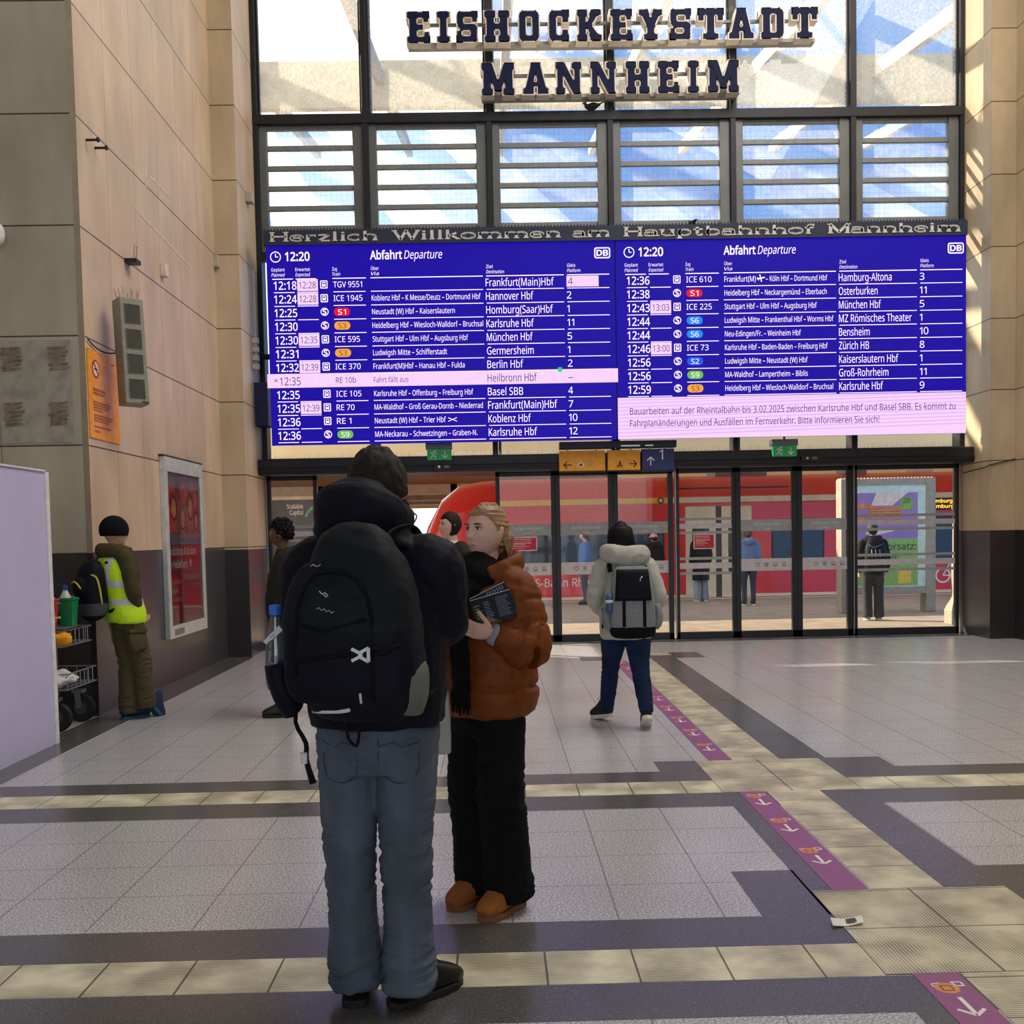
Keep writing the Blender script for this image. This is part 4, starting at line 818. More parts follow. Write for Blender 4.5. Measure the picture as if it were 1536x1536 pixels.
for px, py, lb in ((664, 700, 'small door sensor on the beam behind the near man'), (1216, 687, 'small door sensor on the beam above the right sliding doors')):
    c = W(px, py, 14.6); b = MB(); b.box(c.x-.13, c.x+.13, 14.60, 14.67, c.z-.035, c.z+.035, black); o = tag(b.build('door_sensor', bevel=.008), lb, 'sensor'); p = MB(); p.lathe((c.x-.05, 14.60, c.z), [(.018, 0), (.018, .012)], steel, 12, Matrix.Rotation(R(90), 3, 'X')); p.build('lens', o); MB().box(c.x+.02, c.x+.09, 14.592, 14.60, c.z-.018, c.z+.018, grey_metal).build('sensor_window', o)
# red notices on the glass
nred = mat('notice_red', (176, 22, 40), .5)
for px0, px1, py0, py1, lb in ((1040, 1072, 801, 823, 'red notice on the fixed pane beside the right doors'), (766, 806, 806, 826, 'red notice on the sliding door just right of the blond woman')):
    a, e = W(px0, py0, 15.09), W(px1, py1, 15.09); b = MB(); b.box(a.x, e.x, 15.085, 15.097, e.z, a.z, nred); o = tag(b.build('notice', base=(a.x, 15.09, e.z)), lb, 'notice')
    p = MB(); y = 15.082
    for x0, x1, z0, z1 in ((a.x, e.x, a.z-.012, a.z), (a.x, e.x, e.z, e.z+.012), (a.x, a.x+.012, e.z, a.z), (e.x-.012, e.x, e.z, a.z)): p.box(x0, x1, y, y+.003, z0, z1, word_white)
    for k, (l, hh) in enumerate(((.8, .010), (.8, .006), (.8, .014), (.55, .010), (.7, .008), (.5, .006))): z = a.z-.03-.026*k; p.box(a.x+.03, a.x+.03+(e.x-a.x-.05)*l, y, y+.003, z-hh, z, mat('notice_line', (222, 170, 176), .6))
    p.build('print', o)

# ---------------------------------------------------------------- things on the left wall
XW = -3.65
sp = thing('wall_loudspeaker', 'tall grey loudspeaker column with four grilles tilted from the left wall', 'loudspeaker', (-3.40, 9.86, 3.37), R(-62))
sp.rotation_euler = (R(-4), 0, R(42)); MW[sp.name] = Matrix.Translation(sp.location) @ sp.rotation_euler.to_matrix().to_4x4()
def loc_build(b, name, par, **k):      # shapes given in the thing's own frame
    M = MW[par.name]; b.v = [tuple(M @ Vector(v)) for v in b.v]; return b.build(name, par, **k)
sgrey = mat('speaker_grey', (136, 136, 124), .5); sgr = mat('grille_dark', (52, 52, 48), .7)
b = MB(); b.box(-.115, .115, -.09, .09, -.50, .50, sgrey); loc_build(b, 'cabinet', sp, bevel=.012)
for k in range(4):
    z = .345-.235*k; g = MB(); g.box(-.075, .075, -.096, -.088, z-.09, z+.09, mat('grille_bed', (112, 112, 102), .6))
    for j in range(13): zz = z-.082+.0137*j; g.box(-.07+.004*(j % 2), .07+.004*(j % 2), -.099, -.095, zz, zz+.0075, sgr)
    loc_build(g, 'grille', sp)
b = MB(); b.box(-.05, .05, .09, .12, -.2, .05, dark_metal); b.bar((0, .1, -.05), (.08, .24, -.08), .05, .03, dark_metal); loc_build(b, 'bracket', sp)
b = MB()
for k in range(28): x = random.uniform(-.1, .1); y = random.uniform(-.06, .06); b.bar((x, y, .5), (x+random.uniform(-.03, .03), y, .5+random.uniform(.06, .13)), .003, .003, spike)
loc_build(b, 'spikes', sp)
b = MB(); b.box(.04, .10, -.097, -.09, -.485, -.475, black); loc_build(b, 'maker_plate', sp)
o = tag(MB().tube([(XW+.015, 9.44, 3.42), (XW+.02, 9.62, 3.375), (XW+.05, 9.8, 3.36), (-3.5, 9.9, 3.38)], .007, black, 6, sub=4).build('speaker_cable', smooth=True), 'thin dark cable running along the wall joint to the loudspeaker', 'cable')
# orange notice
og = mat('notice_orange', (244, 158, 30), .45, coat=.1); ogt = mat('notice_print', (178, 104, 40), .5)
b = MB(); b.box(XW+.001, XW+.012, 9.42, 10.17, 2.54, 3.345, og); o = tag(b.build('house_rules_notice', base=(XW, 9.78, 2.54)), 'orange no-smoking notice on the left wall below the loudspeaker', 'notice')
b = MB(); xx = XW+.014; o0 = Vector((xx, 0, 0))
b.flat(one(disc(9.60, 3.18, .085, 24)), o0, Y_, Z_, mat('ban_red', (176, 40, 70), .5)); b.flat(one(disc(9.60, 3.18, .066, 24)), o0+X_*.001, Y_, Z_, mat('ban_white', (238, 214, 200), .5)); b.bar((xx+.003, 9.555, 3.23), (xx+.003, 9.645, 3.13), .002, .016, mat('ban_red2', (120, 40, 80), .5), ref=(0, 1, 1)); b.box(xx+.002, xx+.003, 9.56, 9.64, 3.17, 3.185, ink)
for k, (z, l, h) in enumerate(((2.98, .30, .022), (2.945, .26, .022), (2.87, .42, .014), (2.845, .40, .014), (2.82, .36, .014), (2.795, .2, .014), (2.75, .46, .014), (2.725, .42, .014), (2.70, .34, .014), (2.645, .40, .014), (2.60, .14, .018))): b.box(xx, xx+.001, 9.52, 9.52+l, z, z+h, ogt)
b.box(xx, xx+.001, 10.0, 10.06, 3.28, 3.29, ink); b.build('print', o)
# poster case
ps = thing('poster_case', 'tall silver framed education poster in red tones on the left wall', 'poster', (XW, 12.05, .5))
fm = mat('silver_frame', (202, 210, 208), .4, .3)
b = MB(); y0, y1, z0, z1 = 11.34, 12.80, .50, 2.52
for a in ((y0, y1, z0, z0+.14), (y0, y1, z1-.16, z1), (y0, y0+.10, z0+.14, z1-.16), (y1-.10, y1, z0+.14, z1-.16)): b.box(XW, XW+.06, a[0], a[1], a[2], a[3], fm)
b.build('frame', ps, bevel=.006); MB().box(XW+.0, XW+.055, y0-.02, y1+.02, z1, z1+.02, dark_metal).build('rain_lip', ps)
pr = mat('poster_red', (164, 40, 56), .3, coat=.5, nscale=4, namt=.2); pr2 = mat('poster_photo', (176, 92, 84), .35, nscale=7, namt=.75, ndetail=8); pr3 = mat('poster_sky', (168, 150, 178), .4, nscale=5, namt=.25); skin_p = mat('poster_skin', (206, 150, 122), .4, nscale=8, namt=.2); hair_p = mat('poster_hair', (92, 54, 44), .5)
b = MB(); xx = XW+.02; b.box(XW+.005, xx, y0+.1, y1-.1, z0+.14, z1-.16, pr); b.box(xx, xx+.002, y0+.1, y1-.1, 1.62, 2.36, pr2); b.box(xx, xx+.003, y0+.1, y1-.1, 2.2, 2.36, pr3); b.box(xx, xx+.003, y0+.1, y1-.1, 1.55, 1.66, mat('poster_bluegrey', (122, 118, 140), .4))
for cy, cz, s in ((11.72, 1.98, 1.0), (12.05, 1.86, .9), (12.36, 2.0, 1.05), (12.58, 1.84, .8)):
    b.flat(one([(cy+.13*s*math.cos(t), cz+.17*s*math.sin(t)) for t in np.linspace(0, 6.0, 18)]), (xx+.004, 0, 0), Y_, Z_, hair_p); b.flat(one([(cy+.08*s*math.cos(t), cz-.02+.11*s*math.sin(t)) for t in np.linspace(0, 6.0, 18)]), (xx+.006, 0, 0), Y_, Z_, skin_p)
for tx, z, h, l, m in (('Ausbildung & Studium', 1.43, .085, 1.02, letter_w), ('in Heidelberg', 1.28, .085, .66, letter_w), ('Gesundheit', 1.10, .05, .40, mat('poster_faint', (206, 170, 172), .5)), ('Soziales', 1.0, .05, .30, mat('poster_faint', (0, 0, 0))), ('IT & Medien', .90, .05, .42, mat('poster_faint', (0, 0, 0)))): b.flat(text2d(tx, h, l, bold=.012), (xx+.004, y0+.17, z), Y_, Z_, m)
b.prism(disc(12.30, 1.34, .035, 12), (xx+.003, 0, 0), Y_, Z_, X_, .001, letter_w); b.flat(one([(12.27, 1.32), (12.33, 1.32), (12.30, 1.27)]), (xx+.004, 0, 0), Y_, Z_, letter_w)
b.build('poster', ps); MB().quad((XW+.045, y0+.1, z0+.14), (XW+.045, y1-.1, z0+.14), (XW+.045, y1-.1, z1-.16), (XW+.045, y0+.1, z1-.16), glass_mat('poster_glass', (.96, .97, .97), .03, (.9, .9, .9), refl=.04)).build('pane', ps)
MB().box(XW+.06, XW+.062, 11.5, 11.85, .53, .60, icon_grey).build('label', ps)
# little fittings on the wall
def onwall(px, py): d = ray(px, py); t = XW/d.x; return Vector((XW, d.y*t, CAM_H+d.z*t))
fit = mat('fitting_white', (216, 206, 192), .5)
c = onwall(242, 406); tag(MB().box(XW, XW+.07, c.y-.05, c.y+.05, c.z-.07, c.z+.07, fit).build('wall_sensor', base=c, bevel=.01), 'small white box on the left wall, high above the poster', 'sensor')
c = onwall(190, 393); b = MB(); b.box(XW, XW+.12, c.y-.07, c.y+.07, c.z-.02, c.z+.02, dark_metal)
for s in (-.04, .03): b.bar((XW+.08, c.y+s, c.z+.02), (XW+.09, c.y+s+.03, c.z+.17), .006, .006, spike)
tag(b.build('wall_bracket', base=c), 'small dark bracket with two wires above the loudspeaker', 'bracket')
for px, py, lb in ((129, 210, 'upper of two bolts sticking out high on the left wall'), (142, 222, 'lower of two bolts sticking out high on the left wall')):
    c = onwall(px, py); b = MB(); b.lathe(c, [(.012, 0), (.012, .10), (.022, .10), (.022, .12)], dark_metal, 10, Matrix.Rotation(R(90), 3, 'Y')); tag(b.build('wall_bolt', base=c), lb, 'bolt')
c = W(323, 392, 13.9); tag(MB().box(c.x-.06, c.x+.05, 13.86, 13.95, c.z-.08, c.z+.08, mat('fitting_grey', (176, 164, 146), .5)).build('junction_box', base=c, bevel=.008), 'small grey junction box low on the left column front', 'junction box')
c = W(377, 297, 14.5); tag(MB().box(-3.33, -3.24, c.y-.07, c.y+.07, c.z-.07, c.z+.07, mat('fitting_grey', (0, 0, 0))).build('junction_box', base=c, bevel=.008), 'small grey junction box beside the louvre window on the left column', 'junction box')
c0, c1 = W(387, 395, 14.6), W(391, 556, 14.6); b = MB(); b.tube([(-3.29, 14.6, c0.z), (-3.29, 14.6, c1.z)], .018, fit, 8)
for k in range(4): b.box(-3.33, -3.25, 14.56, 14.64, c1.z+.02+.12*k, c1.z+.09+.12*k, fit)
tag(b.build('cable_conduit', base=(-3.29, 14.6, c1.z)), 'pale vertical conduit with clamps left of the departure board', 'conduit')
tag(MB().tube([(6.885, 15.0, 2.36), (6.885, 14.3, 2.40), (6.875, 14.185, 2.42), (7.1, 14.185, 2.47), (7.24, 14.185, 2.50)], .008, black, 6).build('wall_cable'), 'thin black cable along the joint of the right column', 'cable')
c = W(-4, 352, 9.25); b = MB(); b.ell((c.x-.02, 9.22, c.z), (.09, .09, .11), white_paint, ex=2.3); b.box(c.x-.12, c.x-.04, 9.24, 9.36, c.z-.05, c.z+.05, fit); tag(b.build('wall_lamp', base=(c.x, 9.36, c.z), smooth=True), 'round white fitting at the left edge of the picture', 'lamp')
# pale tape marks and stained patches on the front of the near pillar
b = MB(); patch = mat('pillar_patch', (170, 164, 150), .6, nscale=9, namt=.2); glue = mat('glue_mark', (132, 118, 94), .7, nscale=22, namt=.5)
b.box(-4.41, -3.76, 9.352, 9.358, 2.49, 3.40, patch)
for cx, cz in ((-4.28, 3.24), (-3.87, 3.24), (-4.28, 2.75), (-3.88, 2.75)):
    for q in range(6): b.add([(cx-.09+random.uniform(-.02, .02), 9.348, cz-.11+.036*q), (cx+.07+random.uniform(-.02, .02), 9.348, cz-.10+.036*q), (cx+.08+random.uniform(-.02, .02), 9.348, cz-.075+.036*q), (cx-.09+random.uniform(-.02, .02), 9.348, cz-.08+.036*q)], [(0, 1, 2, 3)], glue)
struct(b.build('trim_11'))
b = MB(); tape = mat('pale_tape', (206, 194, 178), .6)
for p, q in (((200, 310), (285, 400)), ((218, 215), (219, 285)), ((222, 262), (255, 296))): b.bar(onwall(*p)+X_*.002, onwall(*q)+X_*.002, .003, .03, tape, ref=(0, 0, 1))
struct(b.build('trim_12'))

# ---------------------------------------------------------------- right edge: red stickers on the black dado
b = None
for i, (py, lb) in enumerate(((775, 'topmost red sticker on the black panel at the right edge'), (811, 'middle red sticker on the black panel at the right edge'), (848, 'lowest red sticker on the black panel at the right edge'))):
    c = W(1534, py+2, 13.6); b = MB(); b.box(7.238, 7.25, 13.05, 13.85, c.z-.10, c.z+.10, mat('sticker_red', (216, 40, 60), .5)); o = tag(b.build('wall_sticker', base=c), lb, 'sticker'); p = MB(); p.box(7.234, 7.238, 13.1, 13.8, c.z-.02, c.z+.0, letter_w); p.box(7.234, 7.238, 13.2, 13.8, c.z-.06, c.z-.045, letter_w); p.build('print', o)

# ---------------------------------------------------------------- pale partition on the left
lil = mat('partition_lilac', (194, 192, 226), .5, nscale=1.5, namt=.04); edge = mat('partition_edge', (226, 222, 226), .5)
pt = thing('partition_panel', 'large pale lilac partition panel cut by the left picture edge', 'partition', (-3.5, 6, 0))
b = MB(); b.box(-3.56, -3.50, 2.4, 8.10, .0, 2.14, lil); b.build('panel', pt)
b = MB(); b.box(-3.57, -3.485, 8.09, 8.15, 0, 2.155, edge); b.box(-3.57, -3.485, 2.4, 8.15, 2.14, 2.155, edge); b.build('edge_strip', pt, bevel=.004)
b = MB(); b.box(-3.58, -3.57, 2.4, 8.1, 0, .06, grey_metal); b.build('foot_rail', pt)

# ---------------------------------------------------------------- cleaning trolley behind the partition
tx, ty = -3.80, 8.62
ct = thing('cleaning_trolley', 'wire cleaning trolley half hidden behind the lilac partition', 'trolley', (tx, ty, 0))
wire = mat('trolley_wire', (164, 168, 166), .35, .7); rub = mat('trolley_rubber', (24, 25, 28), .7)
def wheel(x, y):
    b = MB(); rot = Matrix.Rotation(R(90), 3, 'Y') @ Matrix.Rotation(R(0), 3, 'X'); c = Vector((x, y, .125)); m = Matrix.Rotation(R(70), 3, 'X') if False else Matrix.Rotation(R(90), 3, 'X')
    b.lathe(c+Vector((0, .025, 0)), [(.085, 0), (.115, .0), (.125, .012), (.125, .038), (.115, .05), (.085, .05)], rub, 28, m); o = b.build('wheel', ct, smooth=False)
    h = MB(); h.lathe(c+Vector((0, .022, 0)), [(.0, .0), (.085, 0), (.085, .044), (.03, .05), (.0, .05)], mat('wheel_hub', (70, 74, 80), .4, .3), 24, m); h.build('hub', o)
    f = MB(); f.bar((x, y-.04, .125), (x-.02, y-.04, .27), .012, .05, grey_metal, ref=(1, 0, 0)); f.bar((x, y+.04, .125), (x-.02, y+.04, .27), .012, .05, grey_metal, ref=(1, 0, 0)); f.box(x-.06, x+.03, y-.05, y+.05, .26, .29, grey_metal); f.build('fork', o)
wheel(tx+.10, ty); wheel(tx-.5, ty); wheel(tx+.10, ty+.5); wheel(tx-.5, ty+.5)
def basket(z, h, x1):
    b = MB(); x0, y0, y1 = tx-.58, ty-.06, ty+.56
    for zz in (z, z+h):
        for p, q in (((x0, y0), (x1, y0)), ((x1, y0), (x1, y1)), ((x1, y1), (x0, y1)), ((x0, y1), (x0, y0))): b.tube([(p[0], p[1], zz), (q[0], q[1], zz)], .006, wire, 6)
    k = x0
    while k < x1+.001:
        for y in (y0, y1): b.tube([(k, y, z), (k, y, z+h)], .003, wire, 5)
        b.tube([(k, y0, z), (k, y1, z)], .003, wire, 5); k += .09
    k = y0
    while k < y1: b.tube([(x1, k, z), (x1, k, z+h)], .003, wire, 5); b.tube([(x0, k, z), (x1, k, z)], .003, wire, 5); k += .09
    b.build('basket', ct)
basket(.36, .13, tx+.22); basket(.72, .13, tx+.19)
b = MB(); b.box(tx-.02, tx+.06, ty+.1, ty+.16, .28, 1.02, grey_metal); b.box(tx-.5, tx-.44, ty+.2, ty+.26, .28, 1.02, grey_metal); b.build('post', ct, bevel=.006)
b = MB()
for z, m in ((1.07, wire), (.95, mat('trolley_yellow', (214, 206, 70), .5))): b.tube([(tx-.5, ty-.03, z-.03), (tx+.0, ty-.03, z), (tx+.17, ty-.02, z+.015)], .009, m, 8)
b.build('handle_bar', ct)
def bucket(x, y, z, m, label):
    rt = Matrix.Rotation(R(45), 3, 'Z'); t = thing('bucket', label, 'bucket', (x, y, z)); b = MB(); b.lathe((x, y, z), [(.068, 0), (.092, .22), (.10, .22), (.10, .24), (.09, .24), (.062, .012)], m, 4, rt); b.build('bowl', t, bevel=.012); b = MB(); b.tube([(x-.07, y, z+.235), (x-.03, y, z+.255), (x+.03, y, z+.255), (x+.07, y, z+.235)], .004, wire, 6); b.build('handle', t)
b = MB(); b.box(tx-.52, tx+.20, ty-.06, ty+.32, .865, .88, grey_metal); b.build('shelf', ct)
bucket(tx+.06, ty+.0, .88, mat('bucket_red', (206, 34, 44), .4), 'red bucket on the cleaning trolley'); bucket(tx+.15, ty+.19, .88, mat('bucket_green', (20, 142, 84), .4), 'green bucket on the cleaning trolley')
def bottle(x, y, z, label, s=1):
    t = thing('spray_bottle', label, 'bottle', (x, y, z)); b = MB(); b.lathe((x, y, z), [(.0, 0), (.045*s, 0), (.045*s, .23), (.02*s, .28), (.018*s, .295)], mat('bottle_white', (214, 214, 206), .4), 16); b.build('body', t, smooth=True); b = MB(); b.lathe((x, y, z+.29), [(.022*s, 0), (.022*s, .04), (.0, .045)], mat('cap_blue', (36, 70, 170), .4), 14); b.build('cap', t)
bottle(tx+.13, ty+.19, .895, 'white bottle with blue cap in the green bucket'); bottle(tx+.06, ty+.0, .895, 'white bottle with blue cap in the red bucket', 1.25)
def cloth_heap(name, label, c, r, m, amp=.3, seed=0, n=36):
    def wp(d): k = 1+amp*noise.noise(Vector((d.x*9+seed, d.y*9, d.z*12)))+amp*.5*noise.noise(Vector((d.x*26, d.y*26+seed, d.z*30))); return (d.x*k, d.y*k, d.z*k)
    b = MB(); b.ell(c, r, m, nu=n, nv=22, warp=wp); return tag(b.build(name, base=(c[0], c[1], c[2]-r[2]), smooth=True), label, 'cloth')
cloth_heap('duster', 'fluffy orange-yellow duster in the upper trolley basket', (tx+.16, ty-.02, .79), (.085, .09, .055), mat('duster_orange', (226, 152, 30), .9), .55, 3)
cloth_heap('cleaning_cloth', 'cream cloth beside the orange duster in the upper basket', (tx+.05, ty-.02, .79), (.09, .09, .06), mat('cloth_cream', (206, 204, 168), .9), .4, 7)
cloth_heap('cleaning_cloth', 'blue-green folded cloth lying on the cream cloth', (tx+.0, ty+.08, .84), (.10, .08, .02), mat('cloth_teal', (96, 142, 146), .9), .3, 9)
cloth_heap('mop_cloth', 'heap of white mop cloth in the lower trolley basket', (tx+.08, ty+.0, .45), (.17, .12, .075), mat('cloth_white', (206, 208, 204), .9), .5, 12, 48)

# ---------------------------------------------------------------- floor stickers and litter
orange_i = mat('icon_orange', (214, 138, 70), .5); white_i = mat('icon_white', (232, 224, 226), .5)
def floor_sticker(y0, y1, ya, label, icon=True):
    t = thing('floor_sticker', label, 'floor sticker', (1.52, (y0+y1)/2, .001), 0, 'magenta arrow stickers along the guide strip')
    MB().box(1.44, 1.60, y0, y1, -.004, .0026, purple).build('film', t)
    z = .0032; b = MB(); P = lambda x, y: (1.52+x, ya+y, z)
    def ln(p, q, wd, m): a, e = Vector(P(*p)), Vector(P(*q)); d = (e-a).normalized(); n_ = Vector((-d.y, d.x, 0))*wd/2; b.quad(a-n_, e-n_, e+n_, a+n_, m)
    ln((0, .06), (0, -.055), .016, white_i); ln((0, -.07), (-.045, -.025), .014, white_i); ln((0, -.07), (.045, -.025), .014, white_i); b.build('arrow', t)
    if icon:
        b = MB(); b.flat(ring2(0, 0, .026, .042, 20), P(-.01, .13), X_, Y_, orange_i); b.flat(one(disc(0, 0, .026, 16)), P(-.01, .13), X_, Y_, orange_i)
        for p, q in (((-.028, .112), (.008, .112)), ((.008, .112), (.008, .148)), ((.008, .148), (-.028, .148)), ((-.028, .148), (-.028, .112))):
            a, e = Vector(P(*p))+Z_*.0004, Vector(P(*q))+Z_*.0004; d = (e-a).normalized(); n_ = Vector((-d.y, d.x, 0))*.003; b.quad(a-n_, e-n_, e+n_, a+n_, mat('icon_brown', (120, 70, 50), .6))
        b.build('mug_icon', t); b = MB(); ln((.02, .175), (.055, .175), .008, white_i); ln((.055, .175), (.055, .145), .008, white_i); ln((.055, .145), (.03, .145), .008, white_i); ln((.03, .145), (.02, .175), .006, white_i); ln((-.05, .165), (-.02, .172), .006, white_i); ln((-.05, .165), (-.05, .14), .005, white_i); b.build('speech_mark', t)
floor_sticker(2.85, 3.52, 3.27, 'magenta floor sticker with mug and arrow at the bottom right corner')
for i, (a, e, y) in enumerate(((4.38, 5.04, 4.80), (5.04, 5.57, 5.33), (5.57, 6.10, 5.86))): floor_sticker(a, e, y, 'magenta floor sticker with mug and arrow, %s beyond the large ribbed plates' % ('first', 'second', 'third')[i])
for i in range(10):
    y = 6.98+.565*i; floor_sticker(y, y+.565, y+.37, 'magenta floor sticker with faded arrow, %s beyond the far ribbed crossing' % ('first', 'second', 'third', 'fourth', 'fifth', 'sixth', 'seventh', 'eighth', 'ninth', 'tenth')[i])
o_ = G(1270, 1388); lp = mat('paper_white', (224, 224, 218), .6)
b = MB(); nx = 8; vs = []
for i in range(nx+1):
    u = i/nx; x = -.065+.13*u; z = .006+.022*abs(u-.45)**1.3
    vs += [(o_.x+x, o_.y-.03+.02*u, z), (o_.x+x+.01, o_.y+.03+.01*u, z+.008)]
vs += [(v[0], v[1], v[2]-.0015) for v in vs]; k = 2*(nx+1); fs = []
for i in range(nx): fs += [(2*i, 2*i+2, 2*i+3, 2*i+1), (k+2*i, k+2*i+1, k+2*i+3, k+2*i+2), (2*i, k+2*i, k+2*i+2, 2*i+2), (2*i+1, 2*i+3, k+2*i+3, k+2*i+1)]
fs += [(0, 1, k+1, k), (2*nx, k+2*nx, k+2*nx+1, 2*nx+1)]
b.add(vs, fs, lp); o = tag(b.build('paper_litter', base=o_), 'curled scrap of white paper lying on the ribbed floor plate', 'litter'); 
b = MB(); b.add([(o_.x-.0, o_.y-.008, .013), (o_.x+.04, o_.y-.003, .018), (o_.x+.04, o_.y+.02, .023), (o_.x+.0, o_.y+.018, .018)], [(0, 1, 2, 3)], ink); b.build('print', o)

# ---------------------------------------------------------------- pigeons
pg_d = mat('pigeon_dark', (46, 46, 52), .7, nscale=30, namt=.3)
def pigeon(c, yaw, s, label, tail_up=.04):
    M = Matrix.Translation(c) @ Matrix.Rotation(yaw, 4, 'Z'); q = lambda x, y, z: tuple(M @ Vector((x*s, y*s, z*s)))
    t = thing('pigeon', label, 'bird', tuple(c), 0); b = MB()
    b.tube([q(-.13, 0, .07+tail_up), q(-.09, 0, .075+tail_up*.5), q(-.03, 0, .075), q(.04, 0, .075), q(.085, 0, .09), q(.10, 0, .115), q(.115, 0, .135), q(.14, 0, .13)], [.012*s, (.03*s, .022*s), (.05*s, .042*s), (.052*s, .048*s), (.036*s, .036*s), (.024*s, .026*s), (.024*s, .025*s), .008*s], pg_d, 14, ref=(0, 0, 1), sub=3); b.build('body', t, smooth=True)
    b = MB(); b.tube([q(-.09, 0, .08+tail_up*.6), q(-.22, 0, .08+tail_up*1.8)], [(.02*s, .01*s), (.03*s, .004*s)], pg_d, 8, ref=(0, 0, 1)); b.build('tail', t)
    for sd in (-1, 1):
        b = MB(); b.tube([q(.05, .045*sd, .09), q(-.02, .055*sd, .09), q(-.10, .03*sd, .085+tail_up*.5)], [(.02*s, .006*s), (.036*s, .008*s), (.006*s, .004*s)], mat('pigeon_wing', (60, 60, 66), .7), 8, ref=(0, 1, 0), sub=3); b.build('wing', t, smooth=True)
        b = MB(); b.tube([q(.0, .02*sd, .04), q(.005, .02*sd, .0)], .004*s, mat('pigeon_leg', (150, 80, 70), .6), 6); b.build('leg', t)
    b = MB(); b.tube([q(.135, 0, .13), q(.16, 0, .122)], [.007*s, .002*s], mat('beak', (90, 84, 80), .5), 6); b.build('beak', t)
pigeon(Vector((W(888, 160, YG-.05).x, YG-.05, 7.63)), R(180), .95, 'dark pigeon perched on the beam below the lower block letters', .05)
pigeon(Vector((W(1036, 334, YB+.15).x, YB+.16, ZH-.03)), R(100), 1.0, 'dark pigeon sitting on top of the departure board', .0)

# ================================================================ people
from mathutils.bvhtree import BVHTree
def remesh(mb, voxel, sm=3, fac=.5):
    """one continuous surface out of overlapping closed shapes"""
    me = mb.mesh('tmp'); ob = bpy.data.objects.new('tmp', me); COL.objects.link(ob)
    m = ob.modifiers.new('r', 'REMESH'); m.mode = 'VOXEL'; m.voxel_size = voxel
    if sm: s = ob.modifiers.new('s', 'SMOOTH'); s.factor = fac; s.iterations = sm
    dg = bpy.context.evaluated_depsgraph_get(); dg.update()
    out = bpy.data.meshes.new_from_object(ob.evaluated_get(dg)); bpy.data.objects.remove(ob); bpy.data.meshes.remove(me); return out
def displace(me, fn):
    n = len(me.vertices); co = np.empty(n*3); me.vertices.foreach_get('co', co); no = np.empty(n*3); me.vertices.foreach_get('normal', no); co = co.reshape(-1, 3); no = no.reshape(-1, 3)
    for i in range(n):
        d = fn(Vector(co[i]), no[i])
        if d: co[i] += no[i]*d
    me.vertices.foreach_set('co', co.ravel()); me.update()
def folds(amp, sx=9, sz=14, seed=0., stretch=None):
    def f(p, n):
        q = Vector((p.x*sx+seed, p.y*sx, p.z*sz)); a = noise.noise(q); b = noise.noise(q*2.3+Vector((5, 1, seed)))
        c = noise.noise(q*5.1+Vector((seed, 2, 8))); return amp*((1-abs(a)*2)*.6+b*.35+c*.16-.3)
    return f
def put(name, me, parent, mats, smooth=True, pred=None):
    me.name = name; me.materials.clear()
    for m in (mats if isinstance(mats, (list, tuple)) else [mats]): me.materials.append(m)
    if pred:
        for p in me.polygons: p.material_index = pred(p.center, p.normal)
    elif not isinstance(mats, (list, tuple)): me.polygons.foreach_set('material_index', [0]*len(me.polygons))
    if smooth: me.polygons.foreach_set('use_smooth', [True]*len(me.polygons))
    me.update(); o = bpy.data.objects.new(name, me); COL.objects.link(o); o.parent = parent; MW[o.name] = MW[parent.name]; return o
def local(mb, name, parent, smooth=True, **k):
    """shapes already given in the thing's own frame"""
    o = link(name, mb.mesh(name), parent, (0, 0, 0), smooth, **k); return o
def bvh(me): return BVHTree.FromPolygons([v.co for v in me.vertices], [tuple(p.vertices) for p in me.polygons])
def on(tree, pts, d, off=.002):
    """points pushed along d onto the surface"""
    o = []; d = Vector(d)
    for p in pts:
        h = tree.ray_cast(Vector(p)-d*1.0, d); o.append((h[0]-d*off) if h[0] else Vector(p))
    return o

def sstep(a, b, x): t = min(1, max(0, (x-a)/(b-a))); return t*t*(3-2*t)
def head_shape(female=False):
    def g(x, z, x0, z0, sx, sz): return math.exp(-((x-x0)/sx)**2-((z-z0)/sz)**2)
    def f(dx, dy, dz):
        x, y, z = .076*dx, .098*dy, .118*dz
        if dz < 0:
            t = -dz; x *= 1-(.30 if female else .24)*t**1.7; y *= 1-.34*t**1.5 if dy < 0 else 1; y += .016*t*t
        else: y -= .006*dz
        if dy > 0: y *= .95
        w = sstep(.15, .6, dy)
        if w > 0:
            h = .022*g(x, z, 0, -.024, .010, .012)+.013*g(x, z, 0, -.002, .008, .022)
            for s in (-1, 1):
                h += .005*g(x, z, .012*s, -.029, .006, .006)-.012*g(x, z, .030*s, .010, .015, .010)+.004*g(x, z, .028*s, .030, .020, .007)+.005*g(x, z, .042*s, -.022, .018, .018)
            h += .006*g(x, z, 0, -.055, .018, .005)+.007*g(x, z, 0, -.068, .015, .0055)-.0045*g(x, z, 0, -.0613, .020, .0025)-.003*g(x, z, 0, -.080, .02, .006)+.008*g(x, z, 0, -.096, .018, .012)
            y += w*h
        return x, y, z
    return f
